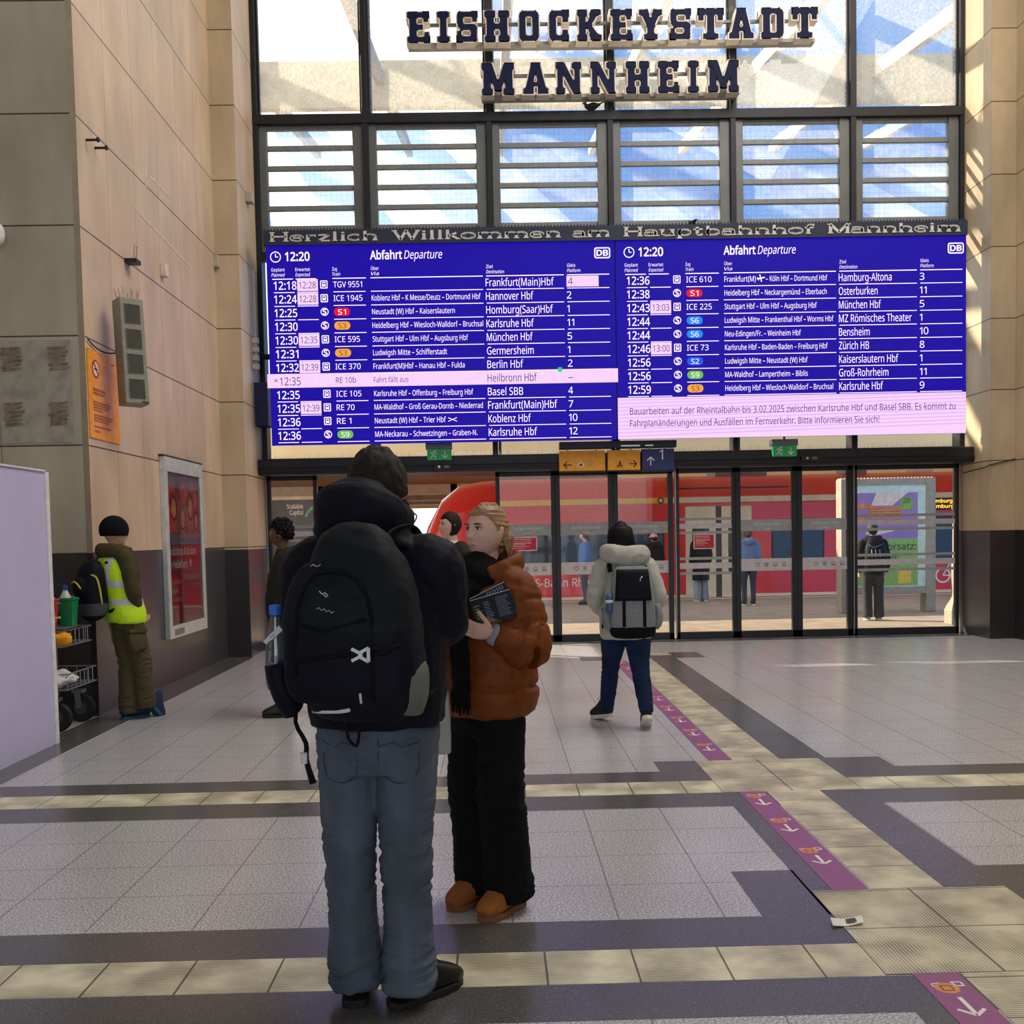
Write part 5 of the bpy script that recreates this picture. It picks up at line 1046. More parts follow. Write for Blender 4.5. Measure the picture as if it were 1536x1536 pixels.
def add_head(b, M, s, m, nu=44, nv=34, female=False, ears=True):
    """head in its own frame: x right, y front; M places it"""
    f = head_shape(female)
    def wp(d): return f(d.x, d.y, d.z)
    k = MB(); k.ell((0, 0, 0), (1, 1, 1), m, nu=nu, nv=nv, warp=wp)
    for sd in ((-1, 1) if ears else ()):
        k.ell((.073*sd, -.012, -.004), (.010, .018, .031), m, Matrix.Rotation(R(-18*sd), 3, 'Z') @ Matrix.Rotation(R(-8), 3, 'X'), 14, 10)
        k.ell((.079*sd, -.018, .006), (.006, .014, .020), m, Matrix.Rotation(R(-25*sd), 3, 'Z'), 12, 8)
    b.add([M @ (Vector(v)*s) for v in k.v], k.f, m)
def add_hand(b, wrist, d, palm, m, curl=(35, 40, 30), s=1.0, side=1, thumb=40, spread=5):
    """palm and five fingers; d = wrist to knuckles, palm = way the palm faces, side = +1 when the thumb is on d x palm"""
    w0 = Vector(wrist); d = Vector(d).normalized(); pn = Vector(palm); pn = (pn-d*pn.dot(d)).normalized(); t = d.cross(pn)*side
    b.tube([w0-d*.02, w0+d*.01, w0+d*.05*s, w0+d*.088*s], [(.024*s, .019*s), (.028*s, .017*s), (.040*s, .015*s), (.040*s, .012*s)], m, 12, ref=pn, sub=2)
    for i, (off, L, r) in enumerate(((.029, .92, .0088), (.010, 1.0, .0092), (-.010, .95, .0088), (-.028, .76, .0078))):
        p = w0+d*(.080*s)+t*off*s; ang = 0; pts = [p]; dd = (d+t*math.tan(R(spread*(1.5-i)*.5))).normalized()
        for c, l in zip(curl, (.045, .028, .022)):
            ang += c; v = dd*math.cos(R(ang))+pn*math.sin(R(ang)); p = p+v*l*L*s; pts.append(p)
        b.tube(pts, [r*s*1.05, r*s, r*s*.92, r*s*.72], m, 8, ref=t, sub=2)
    p = w0+d*.022*s+t*.026*s; a = (t*math.sin(R(thumb))+d*math.cos(R(thumb))+pn*.25).normalized(); q = p+a*.040*s; c2 = (a+d*.35+pn*.35).normalized()
    b.tube([p, q, q+c2*.030*s, q+c2*.030*s+(c2+pn*.3).normalized()*.022*s], [.013*s, .0105*s, .0095*s, .007*s], m, 8, ref=pn, sub=2)

def JO(H, **k):
    s = H/1.75; J = dict(pel=(0, 0, .95), wai=(0, 0, 1.08), che=(0, .01, 1.27), nek=(0, -.015, 1.45), head=(0, .02, 1.63))
    for sd, n in ((1, 'R'), (-1, 'L')):
        J.update({'hip'+n: (.09*sd, 0, .92), 'kne'+n: (.10*sd, .02, .50), 'ank'+n: (.10*sd, -.03, .085), 'sh'+n: (.175*sd, -.01, 1.40), 'el'+n: (.235*sd, -.04, 1.12), 'wr'+n: (.235*sd, .06, .87)})
    J = {a: Vector(v)*s for a, v in J.items()}
    for a, v in k.items(): J[a] = Vector(v)
    return J, s
def skin_body(t, J, s, skin, voxel=.009, head_yaw=0, head_pitch=0, hands=None, female=False, detail=False, sm=2, lips=None, build_k=1.0):
    b = MB(); k = s*build_k; P = lambda n: J[n]
    b.tube([P('pel')-Vector((0, 0, .06)), P('pel'), P('wai'), P('che'), P('nek')-Vector((0, 0, .06*s)), P('nek')], [(.12*k, .09*k), (.145*k, .10*k), (.125*k, .09*k), (.15*k, .10*k), (.10*k, .07*k), (.055*k, .055*k)], skin, 16, sub=3)
    M = Matrix.Translation(P('head')) @ Matrix.Rotation(head_yaw, 4, 'Z') @ Matrix.Rotation(head_pitch, 4, 'X')
    b.tube([P('nek')-Vector((0, 0, .05)), P('nek'), (P('nek')+P('head'))/2, P('head')-Vector((0, .02, .02))], [.06*k, .053*k, .050*k, .05*k], skin, 14, sub=2)
    add_head(b, M, s, skin, *((96, 80) if detail else (40, 30)), female=female)
    for n in 'RL':
        h, kn, a = P('hip'+n), P('kne'+n), P('ank'+n)
        b.tube([h+Vector((0, 0, .03)), (h+kn)/2, kn, kn*.7+a*.3, a], [.078*k, .068*k, .05*k, .05*k, .034*k], skin, 12, sub=2)
        b.ell(a+Vector((0, .008, -.012)), (.030*k, .036*k, .030*k), skin)
        sh, el, wr = P('sh'+n), P('el'+n), P('wr'+n)
        b.tube([sh*.8+P('nek')*.2-Vector((0, 0, .02)), sh, (sh+el)/2, el, (el*.6+wr*.4), wr], [.045*k, .052*k, .042*k, .037*k, .036*k, .025*k], skin, 12, ref=(.2, 1, .1), sub=2)
        hd = (hands or {}).get(n)
        if hd: add_hand(b, wr, *hd[:2], skin, s=s*(.95 if female else 1.03), **hd[2])
        else: add_hand(b, wr, (wr-el).normalized()+Vector((0, .1, 0)), (-1 if n == 'R' else 1, .2, 0), skin, s=s*(.95 if female else 1.03), side=1 if n == 'L' else -1, curl=(22, 26, 18))
    me = remesh(b, voxel, sm); Mi = M.inverted()
    if lips:
        def pr(c, n):
            q = (Mi @ c)/s; return 1 if (q.y > .075 and abs(q.x) < .020*(1-((q.z+.062)/.0105)**2 if abs(q.z+.062) < .0105 else 0)) else 0
        o = put('body', me, t, [skin, lips], pred=pr)
    else: o = put('body', me, t, skin)
    return o, M
def face(t, M, s, iris, brow, body):
    for sd in (-1, 1):
        c = Vector((.030*sd, .0735, .010)); b = MB(); n = len(b.v); b.ell((0, 0, 0), (.0118*s,)*3, mat('eye_white', (206, 200, 196), .25), nu=18, nv=12); b.v = [tuple(M @ (c*s+Vector(v))) for v in b.v]; e = local(b, 'eye', body)
        b = MB(); b.ell((0, 0, 0), (.0062*s, .003*s, .0062*s), iris, nu=14, nv=8); b.v = [tuple(M @ ((c+Vector((-.0015, .0103, -.0005)))*s+Vector(v))) for v in b.v]; local(b, 'iris', e)
        b = MB(); pts = [(.030*sd+.0155*u, .0868-.012*u*u-.004*u*sd*(1), .0165+.001-.006*u*u) for u in np.linspace(-1, 1, 7)]; b.tube([M @ (Vector(p)*s) for p in pts], [.0012*s, .0022*s, .0026*s, .0028*s, .0026*s, .0022*s, .0012*s], brow, 6); local(b, 'eyelid', body)
        b = MB(); pts = [(.031*sd+.020*u, .0935-.010*u*u-.005*u*sd, .0305-.004*u*u+.001*u*sd) for u in np.linspace(-1, 1, 7)]; b.tube([M @ (Vector(p)*s) for p in pts], [(.001*s, .001*s), (.0022*s, .0036*s), (.0026*s, .0042*s), (.0026*s, .0042*s), (.0024*s, .004*s), (.002*s, .003*s), (.001*s, .001*s)], brow, 6, ref=(0, 0, 1)); local(b, 'eyebrow', body)
def hair_cap(t, M, s, m, k=(1.10, 1.10, 1.09), line=.052, side=-.05, nape=-.07, amp=.006, off=(0, -.006, .004), seed=0., strand=(26, 26, 5), nu=64, nv=48, front=.25, curl=False):
    """hair over the skull, open at the face: line = hairline height, nape = how far down it reaches behind"""
    f = head_shape()
    def wp(d):
        x, y, z = f(d.x, d.y*.985, d.z); x *= k[0]; y = (y if y < 0 else min(y, .094))*k[1]; z *= k[2]
        fr = front+max(0, z-.012)*7.5; low = side+(nape-side)*sstep(.0, -.45, d.y)
        keep = max(sstep(fr+.10, fr-.06, d.y)*sstep(low-.014, low+.010, z), sstep(line-.012, line+.012, z-.12*max(0, abs(x)-.02)))
        q = Vector((x*strand[0]*4+seed, y*strand[1]*4, z*strand[2]*4)); r = amp*noise.noise(q)*1.6+amp*.6*noise.noise(q*2.1)
        v = Vector((x, y, z)); v = v*(1+r/.1); v += Vector(off)
        return tuple((v*(.80+.20*keep))*s)
    b = MB(); b.ell((0, 0, 0), (1, 1, 1), m, nu=nu, nv=nv, warp=wp); b.v = [tuple(M @ Vector(v)) for v in b.v]
    return local(b, 'hair', t)
def shoe(t, ank, yaw, L, m, sole_m, pitch=0, ht=.10, wd=.046, sole_h=.028, laces=None, pivot='toe', boot=0):
    """closed shoe with its sole; yaw turns the toe, pitch lifts the heel"""
    A = Vector(ank); rot = Matrix.Rotation(yaw, 3, 'Z'); g0 = Vector((A.x, A.y, 0)); piv = Vector((0, L*.55, 0)); pr = Matrix.Rotation(-pitch, 3, 'X')
    P = lambda x, y, z: g0+rot @ (piv+pr @ (Vector((x, y, z))-piv)) + (Vector((0, 0, A.z-.085)) if A.z > .13 and pivot == 'air' else Vector())
    h, e = -.07*L/.28, .0; h0 = -L*.235
    st = [(h0, .040, .024+ht*.2, .8), (h0+.03, .045, .036+ht*.30, .92), (-.0, .046, .046+ht*.5, 1), (L*.22, .045, .042+ht*.30, 1), (L*.45, .040, .036+ht*.18, 1.04), (L*.62, .035, .033+ht*.08, .95), (L*.72, .028, .028, .6)]
    b = MB(); b.tube([P(0, y, zc+sole_h-.024) for y, r, zc, k in st], [(wd*k, zc*.80) for y, r, zc, k in st], m, 18, ref=(0, 0, 1), sub=3, ex=2.7)
    b.tube([P(0, .005, .05), P(0, .0, ht+.02+boot)], [(.040, .044), (.040, .044)], m, 14, ref=rot @ Vector((0, 1, 0)), sub=2)
    me = remesh(b, .006, 4); o = put('shoe', me, t, m)
    out = [(x*wd*1.06, y) for x, y in ((-.82, h0+.0), (-.95, h0+.05), (-.86, L*.1), (-1.04, L*.4), (-.95, L*.58), (-.5, L*.72), (0, L*.75), (.5, L*.72), (.95, L*.58), (1.04, L*.4), (.86, L*.1), (.95, h0+.05), (.82, h0), (0, h0-.018))]
    b = MB(); n = len(out); vs = [P(x, y, .0) for x, y in out]+[P(x*1.02, y, sole_h) for x, y in out]; b.add(vs, [tuple(range(n-1, -1, -1)), tuple(range(n, 2*n))]+[(i, (i+1) % n, n+(i+1) % n, n+i) for i in range(n)], sole_m)
    o2 = link('sole', b.mesh('sole'), o, (0, 0, 0), False, .004)
    if laces:
        b = MB(); tr_ = bvh(me)
        for q in range(4): y = L*(.12+.075*q); pts = on(tr_, [P(x, y+.012*(q % 2), .2) for x in (-.026, -.01, .01, .026)], (0, 0, -1), .002); b.tube(pts, .0028, laces, 6, sub=2)
        top = on(tr_, [P(0, L*.10, .2)], (0, 0, -1), .002)[0]; r = rot
        for sd in (-1, 1): b.tube([top, top+r @ Vector((.02*sd, .0, .022)), top+r @ Vector((.038*sd, .005, .012)), top+r @ Vector((.03*sd, .012, -.004)), top], .0028, laces, 6, sub=4)
        local(b, 'lace', o)
    return o
def trousers(t, J, m, hips, r, voxel=.009, amp=.006, seed=0., sm=3, z_top=None, crease=None, name='trousers'):
    """hips: (z, rx, ry) rings; r: radii hip, thigh, knee, calf, hem"""
    b = MB(); px, py = J['pel'].x, J['pel'].y
    b.tube([(px, py, z) for z, rx, ry in hips], [(rx, ry) for z, rx, ry in hips], m, 20, sub=2, ex=2.3)
    for n in 'RL':
        h, kn, a = J['hip'+n], J['kne'+n], J['ank'+n]
        b.tube([h+Vector((0, 0, .02)), h*.55+kn*.45, kn+Vector((0, 0, .03)), kn*.5+a*.5, a+Vector((0, 0, -.03))], [r[0], r[1], r[2], r[3], r[4]], m, 16, ref=(0, 1, .05), sub=4)
    me = remesh(b, voxel, sm)
    def f(p, n):
        kz = max(math.exp(-((p.z-J['kneR'].z)/.12)**2), .9*math.exp(-((p.z-J['ankR'].z-.04)/.09)**2), .5*math.exp(-((p.z-hips[0][0]+.05)/.10)**2))
        q = Vector((p.x*7+seed, p.y*7, p.z*30)); return amp*(.35+kz)*max(-.3, 1-2*abs(noise.noise(q+Vector((0, 0, noise.noise(p*6)*2))))-.2)
    displace(me, f); return put(name, me, t, m), me
def jacket(t, J, m, secs, sl, voxel=.009, amp=.005, seed=0., sm=3, extra=None, name='jacket', puff=None, fold=(9, 14), sides='RL', pred=None, ex=2.4):
    """secs: (z, cx, cy, rx, ry) rings; sl: sleeve radii shoulder, upper, elbow, fore, cuff"""
    b = MB(); b.tube([(c[1], c[2], c[0]) for c in secs], [(c[3], c[4]) for c in secs], m, 24, sub=3, ex=ex)
    for n in sides:
        sh, el, wr = J['sh'+n], J['el'+n], J['wr'+n]; nk = J['nek']
        P = [sh*.55+Vector((secs[-2][1], secs[-2][2], sh.z+.02))*.45, sh, (sh+el)/2, el+(sh-el)*.22, el+(sh-el)*.04+(wr-el)*.04, el+(wr-el)*.24, (el+wr)/2, wr*.96+el*.04]
        b.tube(P, [sl[0]*.85, sl[0], sl[1], sl[2], sl[2]*.97, sl[2]*.97, sl[3], sl[4]], m, 16, ref=(.25, 1, .15), sub=4)
    if extra: extra(b)
    me = remesh(b, voxel, sm)
    f0 = folds(amp, fold[0], fold[1], seed)
    displace(me, (lambda p, n: f0(p, n)+puff(p, n)) if puff else f0)
    return put(name, me, t, m, pred=pred), me

skin_f = mat('skin_pale', (214, 172, 152), .5, nscale=20, namt=.05); skin_l = mat('skin_light', (206, 160, 136), .5, nscale=20, namt=.05); skin_d = mat('skin_brown', (104, 66, 46), .5, nscale=20, namt=.06)
lipm = mat('lips', (186, 132, 120), .45); iris_m = mat('iris_dark', (52, 50, 54), .2); brow_m = mat('brow_brown', (92, 66, 52), .7); lash = brow_m
hair_dk = mat('hair_dark_brown', (30, 24, 21), .7, nscale=90, namt=.5, spec=.25, stretch=(3, 3, .5)); hair_bl = mat('hair_blond', (150, 112, 76), .45, nscale=26, namt=.35, stretch=(4, .6, 4)); hair_bk = mat('hair_black', (13, 12, 13), .5, spec=.12, nscale=40, namt=.4, stretch=(4, 4, .3)); hair_br = mat('hair_brown', (84, 52, 38), .5, nscale=40, namt=.3)
coat_n = mat('jacket_midnight', (12, 14, 27), .65, spec=.15, nscale=30, namt=.15, bump=.15, bscale=200); denim = mat('denim_grey_blue', (82, 91, 102), .85, spec=.15, nscale=9, namt=.28, bump=.25, bscale=260, stretch=(1, 1, .35)); denim_d = mat('denim_dark', (26, 42, 74), .85, spec=.15, nscale=10, namt=.25, bump=.2, bscale=260)
stitch = mat('stitching', (50, 56, 66), .8); leather = mat('leather_black', (24, 24, 26), .38, nscale=30, namt=.2, bump=.15, bscale=90); rubber = mat('sole_black', (20, 20, 22), .7)
nyl = mat('pack_black', (11, 14, 26), .6, spec=.15, nscale=40, namt=.2, bump=.2, bscale=240); nyl2 = mat('pack_dark_teal', (17, 24, 30), .6, spec=.15, nscale=40, namt=.15, bump=.2, bscale=240); web = mat('webbing', (14, 14, 17), .75, spec=.15); clip = mat('buckle_white', (216, 218, 220), .4); refl_m = mat('reflective_strip', (206, 208, 212), .35, nscale=5)

# ---------------------------------------------------------------- the man with the big backpack
t = thing('person', 'tall man in a midnight blue hooded jacket and grey jeans seen from behind', 'person', (-.405, 3.42, 0), R(-8)); man = t
J, s = JO(1.86, head=(.015, .035, 1.735), nek=(.0, .0, 1.56), shR=(.195, -.01, 1.475), shL=(-.195, -.01, 1.475), elR=(.220, .07, 1.285), wrR=(.09, .28, 1.25), elL=(-.262, .0, 1.22), wrL=(-.14, .30, 1.20),
          hipR=(.095, 0, .93), hipL=(-.095, 0, .93), kneR=(.088, .0, .50), kneL=(-.108, .0, .50), ankR=(.088, -.0, .085), ankL=(-.10, .015, .085))
bo, M = skin_body(t, J, s, skin_l, .009, head_yaw=R(-6))
hair_cap(t, M, s*1.0, hair_dk, k=(1.24, 1.17, 1.13), line=.04, side=-.03, nape=-.085, amp=.003, seed=3, strand=(11, 11, 9), nu=90, nv=70, front=.35)
secs = [(.955, 0, .0, .222, .165), (1.02, 0, 0, .232, .175), (1.2, 0, 0, .236, .175), (1.36, 0, 0, .238, .17), (1.47, 0, -.0, .215, .145), (1.535, 0, -.005, .15, .115), (1.60, 0, 0, .098, .10)]
def hood(b):
    b.tube([(.115, .05, 1.63), (.105, -.06, 1.64), (.05, -.125, 1.655), (-.035, -.15, 1.665), (-.105, -.12, 1.66), (-.135, -.05, 1.645), (-.125, .05, 1.63)], [(.022, .04), (.036, .06), (.05, .085), (.055, .09), (.05, .085), (.038, .065), (.03, .05)], coat_n, 14, ref=(0, 0, 1), sub=4)
    b.ell((-.03, -.08, 1.675), (.125, .10, .10), coat_n)
    b.ell((-.03, -.09, 1.60), (.14, .10, .07), coat_n)
    b.tube([(.0, -.07, 1.52), (0, -.03, 1.60), (0, .01, 1.66)], [(.16, .11), (.13, .115), (.105, .11)], coat_n, 18, sub=2)
def ring_puff(step, z0, amp): return lambda p, n: -amp*math.exp(-(((p.z-z0)/step % 1)-.5)**2/.006)*0
ja, jme = jacket(t, J, coat_n, secs, [.108, .104, .094, .08, .06], .009, .010, 2.0, 2, hood, fold=(7, 11))
b = MB(); b.tube([(.075, .06, 1.655), (.105, .075, 1.66), (.135, .075, 1.645), (.12, .07, 1.61)], .0025, web, 6, sub=4); b.tube([(.085, .07, 1.63), (.095, .08, 1.68), (.09, .08, 1.70)], [.012, .016, .012], coat_n, 8); local(b, 'drawcord', ja)
tro, tme = trousers(t, J, denim, [(1.0, .175, .12), (.95, .185, .13), (.86, .19, .135), (.80, .17, .12)], [.112, .103, .082, .082, .090], .008, .012, 4.0)
tr_ = bvh(tme); b = MB()
for sd in (-1, 1):
    x0, x1 = .035*sd, .16*sd
    b.tube(on(tr_, [(x0, 0, .925), (x0+.0, 0, .86), (x0+.012*sd, 0, .80), ((x0+x1)/2, 0, .775), (x1-.01*sd, 0, .80), (x1, 0, .86), (x1, 0, .915)], (0, 1, 0), -.0005), .0028, stitch, 6, sub=3)
    b.tube(on(tr_, [(x0, 0, .90), ((x0*.6+x1*.4), 0, .912), ((x0*.4+x1*.6), 0, .897), (x1, 0, .908)], (0, 1, 0), -.0005), .0026, stitch, 6, sub=3)
local(b, 'back_pocket', tro)
b = MB()
for n in 'LR': a = J['ank'+n]; b.tube([(a.x+.080*math.cos(q), a.y+.080*math.sin(q), .072) for q in np.linspace(0, 6.2832, 20)], .004, mat('hem_denim', (96, 108, 122), .85), 6)
local(b, 'hem', tro)
shoe(t, J['ankL'], R(6), .29, leather, rubber, laces=leather); shoe(t, J['ankR'], R(-40), .30, leather, rubber, laces=leather)
# the backpack
bp = thing('backpack', 'large black hiking backpack with white buckle on the back of the tall man', 'backpack', (-.405, 3.42, 0), R(-8))
b = MB(); bs = [(1.035, .048, -.285, .13, .08), (1.065, .048, -.29, .168, .115), (1.12, .048, -.295, .180, .135), (1.26, .048, -.30, .176, .14), (1.40, .044, -.295, .160, .13), (1.50, .028, -.29, .138, .115), (1.565, .024, -.275, .108, .09), (1.60, .022, -.26, .07, .055)]
b.tube([(c[1], c[2], c[0]) for c in bs], [(c[3], c[4]) for c in bs], nyl, 28, sub=3, ex=2.9)
b.tube([(-.035, -.40, 1.09), (-.035, -.405, 1.14), (-.035, -.405, 1.34), (-.03, -.385, 1.44), (-.02, -.36, 1.49)], [(.10, .02), (.132, .04), (.135, .045), (.115, .035), (.07, .02)], nyl, 20, sub=3, ex=2.8)
bme = remesh(b, .008, 3); displace(bme, folds(.007, 8, 10, 9.)); put('main_compartment', bme, bp, [nyl, nyl2], pred=lambda c, n: 1 if (c.y < -.33 and c.z > 1.30) else 0)
tb = bvh(bme); D = (0, 1, 0)
b = MB(); b.tube(on(tb, [(-.125, 0, 1.17), (-.115, 0, 1.36), (-.08, 0, 1.455), (-.02, 0, 1.475), (.06, 0, 1.45), (.10, 0, 1.36), (.105, 0, 1.2), (.10, 0, 1.1)], D, .001), .006, web, 6, sub=5)
b.tube(on(tb, [(-.12, 0, 1.325), (-.08, 0, 1.315), (-.03, 0, 1.305), (.06, 0, 1.33), (.09, 0, 1.335)], D, .001), .0055, web, 6, sub=3); local(b, 'zip', bp)
b = MB()
for x, z in ((-.035, 1.415), ): 
    pts = on(tb, [(x-.013, 0, z+.006), (x-.004, 0, z-.003), (x+.004, 0, z+.001), (x+.013, 0, z-.008), (x+.008, 0, z-.012), (x+.0, 0, z-.004)], D, .003); b.tube(pts, .0015, clip, 5)
pts = [(-.055+.0075*k, 0, 1.372-.002*k+(.0035 if k % 2 else -.003)) for k in range(8)]; b.tube(on(tb, pts, D, .002), .0009, clip, 5)
pts = [(-.085+.008*k, 0, 1.492+(.006 if k % 3 == 1 else 0)) for k in range(5)]; b.tube(on(tb, pts, D, .002), .0012, refl_m, 5); local(b, 'logo', bp)
def buckle(x, z, w_=.04, tilt=0, m=clip, par=bp, name='buckle'):
    b = MB(); p = on(tb, [(x, 0, z)], D, .006)[0]; r = Matrix.Rotation(tilt, 3, 'Y')
    q = lambda u, v: p+r @ Vector((u*w_, 0, v*w_))
    for a, e in (((-.5, .35), (.0, .1)), ((-.5, -.35), (.0, -.1)), ((0, .12), (.5, .4)), ((0, -.12), (.5, -.4)), ((.5, .4), (.5, -.4)), ((-.1, 0), (.15, 0))): b.bar(q(*a), q(*e), .008, .009, m, ref=(0, 0, 1))
    b.build_ = None; return local(b, name, par, smooth=False)
buckle(.072, 1.235, .05); b = MB(); b.tube(on(tb, [(.095, 0, 1.235), (.14, 0, 1.24), (.18, 0, 1.26)], D, .002), (.009), web, 6); b.tube(on(tb, [(.045, 0, 1.235), (-.02, 0, 1.23), (-.08, 0, 1.22), (-.128, 0, 1.21)], D, .001), .006, web, 6); b.tube(on(tb, [(.065, 0, 1.12), (.066, 0, 1.09)], D, .002), .004, clip, 5); local(b, 'compression_strap', bp)
b = MB(); p = on(tb, [(-.105, 0, 1.035+.02), (-.06, 0, 1.045+.015), (0, 0, 1.052+.012), (.03, 0, 1.056+.014)], D, .003); b.tube(p, [(.006, .002)]*4, refl_m, 6, ref=(0, 1, 0), sub=2); local(b, 'reflective_strip', bp)
b = MB(); b.tube([(.185, -.30, 1.045), (.195, -.30, 1.10), (.200, -.30, 1.17), (.192, -.31, 1.21)], [(.035, .075), (.042, .09), (.038, .085), (.02, .06)], mat('pocket_olive_grey', (92, 96, 90), .7, nscale=10, namt=.2), 14, sub=3); local(b, 'side_pocket', bp)
b = MB(); b.tube([(-.185, -.30, 1.05), (-.195, -.315, 1.10), (-.208, -.325, 1.16), (-.216, -.328, 1.20)], [(.03, .06), (.042, .07), (.044, .07), (.042, .06)], nyl, 14, sub=3); local(b, 'bottle_pocket', bp)
b = MB()
for sd in (-1, 1): b.tube([(.09*sd, -.22, 1.56), (.11*sd, -.12, 1.60), (.125*sd, .0, 1.605), (.135*sd, .10, 1.55), (.14*sd, .17, 1.42), (.16*sd, .16, 1.22), (.20*sd, .02, 1.10), (.19*sd, -.2, 1.06)], [(.026, .007)]*8, web, 8, ref=(0, 1, .6), sub=4)
local(b, 'shoulder_strap', bp)
b = MB(); b.tube([(.0, -.27, 1.595), (.02, -.29, 1.64-.02), (.06, -.27, 1.595)], .006, web, 6, sub=3); local(b, 'grab_handle', bp)
b = MB(); b.tube([(-.18, -.25, 1.08), (-.20, -.24, 1.0), (-.175, -.22, .93), (-.175, -.22, .875), (-.155, -.22, .80)], [(.006, .003), (.007, .003), (.008, .003), (.009, .003), (.012, .003)], web, 6, sub=3); b.tube([(-.02, -.30, 1.03), (-.02, -.28, .96), (.0, -.26, .93), (.012, -.27, .97), (.012, -.29, 1.03)], .005, web, 6, sub=3); b.tube([(-.275, -.2, 1.24), (-.285, -.2, 1.17), (-.295, -.2, 1.12)], [(.008, .003), (.009, .003), (.010, .003)], web, 6); o = local(b, 'loose_strap', bp)
b = MB(); b.tube([(-.182, -.225, .90), (-.180, -.225, .865)], [(.012, .006), (.010, .006)], clip, 8); local(b, 'strap_adjuster', o)
# bottle in the side pocket
wb = thing('water_bottle', 'clear water bottle with blue cap in the side pocket of the large backpack', 'bottle', (-.405, 3.42, 0), R(-8))
petm = glass_mat('bottle_plastic', (.72, .80, .84), .10, (.7, .75, .8), refl=.10)
b = MB(); cx, cy = -.222, -.33
b.lathe((cx, cy, 1.12), [(.0, 0), (.030, .0), (.034, .02), (.034, .10), (.031, .13), (.024, .16), (.016, .20), (.0135, .215), (.0135, .23)], petm, 20); local(b, 'body', wb)
b = MB(); b.lathe((cx, cy, 1.124), [(0, 0), (.029, 0), (.032, .02), (.032, .075), (0, .075)], mat('water', (150, 170, 180), .1), 20); local(b, 'water', wb)
b = MB(); b.lathe((cx, cy, 1.345), [(.0, 0), (.0175, 0), (.0175, .026), (.016, .03), (0, .03)], mat('bottle_cap_blue', (30, 110, 210), .4), 20); local(b, 'cap', wb, smooth=False)
b = MB(); b.add([(cx-.034, cy-.02, 1.265), (cx+.0, cy-.034, 1.272), (cx+.03, cy-.022, 1.30), (cx+.02, cy-.028, 1.315), (cx+.01, cy-.03, 1.285), (cx-.02, cy-.03, 1.258)], [(0, 1, 2, 3), (0, 4, 1), (0, 5, 4)], clip); local(b, 'label', wb, smooth=False)

# ---------------------------------------------------------------- the blond woman
rust = mat('puffer_rust', (116, 60, 24), .55, spec=.15, nscale=14, namt=.14, bump=.1, bscale=120); knit = mat('scarf_black', (14, 14, 16), .9, spec=.15, nscale=40, namt=.3, bump=.4, bscale=160); twill = mat('trousers_black', (15, 15, 18), .85, spec=.15, nscale=20, namt=.2); suede = mat('suede_tan', (150, 92, 46), .9, spec=.15, nscale=20, namt=.15, bump=.2, bscale=150); crepe = mat('sole_tan', (122, 78, 46), .8); cuff_g = mat('cuff_grey', (142, 146, 160), .85, bump=.3, bscale=200)
wl, wr_ = (-.05, 4.30, 0), R(135)
t = thing('person', 'blond woman in a rust brown puffer jacket, black scarf and wide black trousers', 'person', wl, wr_); woman = t
J, s = JO(1.71, head=(.0, -.02, 1.588), nek=(0, -.04, 1.42), shR=(.17, -.02, 1.345), shL=(-.17, -.02, 1.345), elL=(-.268, .0, 1.105), wrL=(-.203, .15, 1.185), elR=(.25, .02, 1.10), wrR=(.12, .21, 1.12),
          hipR=(.085, 0, .88), hipL=(-.085, 0, .88), kneR=(.088, .01, .48), kneL=(-.088, .01, .48), ankR=(.088, -.03, .085), ankL=(-.088, -.03, .085))
hd = dict(L=((.53, .884, .22), (.495, -.777, .35), dict(curl=(24, 44, 34), side=-1, thumb=44, spread=6)))
bo, M = skin_body(t, J, s, skin_f, .0036, head_yaw=R(2), head_pitch=R(4), hands=hd, female=True, detail=True, sm=1, lips=lipm, build_k=.92)
face(t, M, s, iris_m, brow_m, bo)
hair_cap(t, M, s, hair_bl, k=(1.075, 1.14, 1.085), line=.062, side=-.005, nape=-.07, amp=.0034, seed=8, strand=(9, 2.5, 24), nu=110, nv=84, front=.18)
b = MB(); q = lambda x, y, z: tuple(M @ (Vector((x, y, z))*s))
b.tube([q(-.03, -.10, -.02), q(.0, -.125, -.03), q(.03, -.12, -.05), q(.0, -.11, -.09)], [.03, .042, .04, .02], hair_bl, 12, sub=4)
for k in range(5): b.tube([q(-.072-.002*k, -.028-.008*k, -.02), q(-.082-.002*k, -.045-.006*k, -.07), q(-.085-.004*k, -.06-.006*k, -.115-.006*k)], [.0035, .003, .0015], hair_bl, 6, sub=4)
local(b, 'ponytail', t)
b = MB(); c = Vector(q(-.0815, -.008, -.044)); b.tube([c+Vector((.0, .0095*math.cos(a), .0115*math.sin(a))) for a in np.linspace(-2.6, 2.9, 14)], .0022, mat('earring_gold', (214, 190, 130), .25, .9), 6); local(b, 'earring', bo)
secs = [(.825, 0, .0, .185, .15), (.85, 0, .0, .215, .178), (.93, 0, 0, .234, .19), (1.04, 0, 0, .224, .185), (1.17, 0, 0, .222, .18), (1.28, 0, 0, .208, .16), (1.35, 0, -.01, .165, .125), (1.395, 0, -.02, .12, .10), (1.41, 0, -.03, .09, .085)]
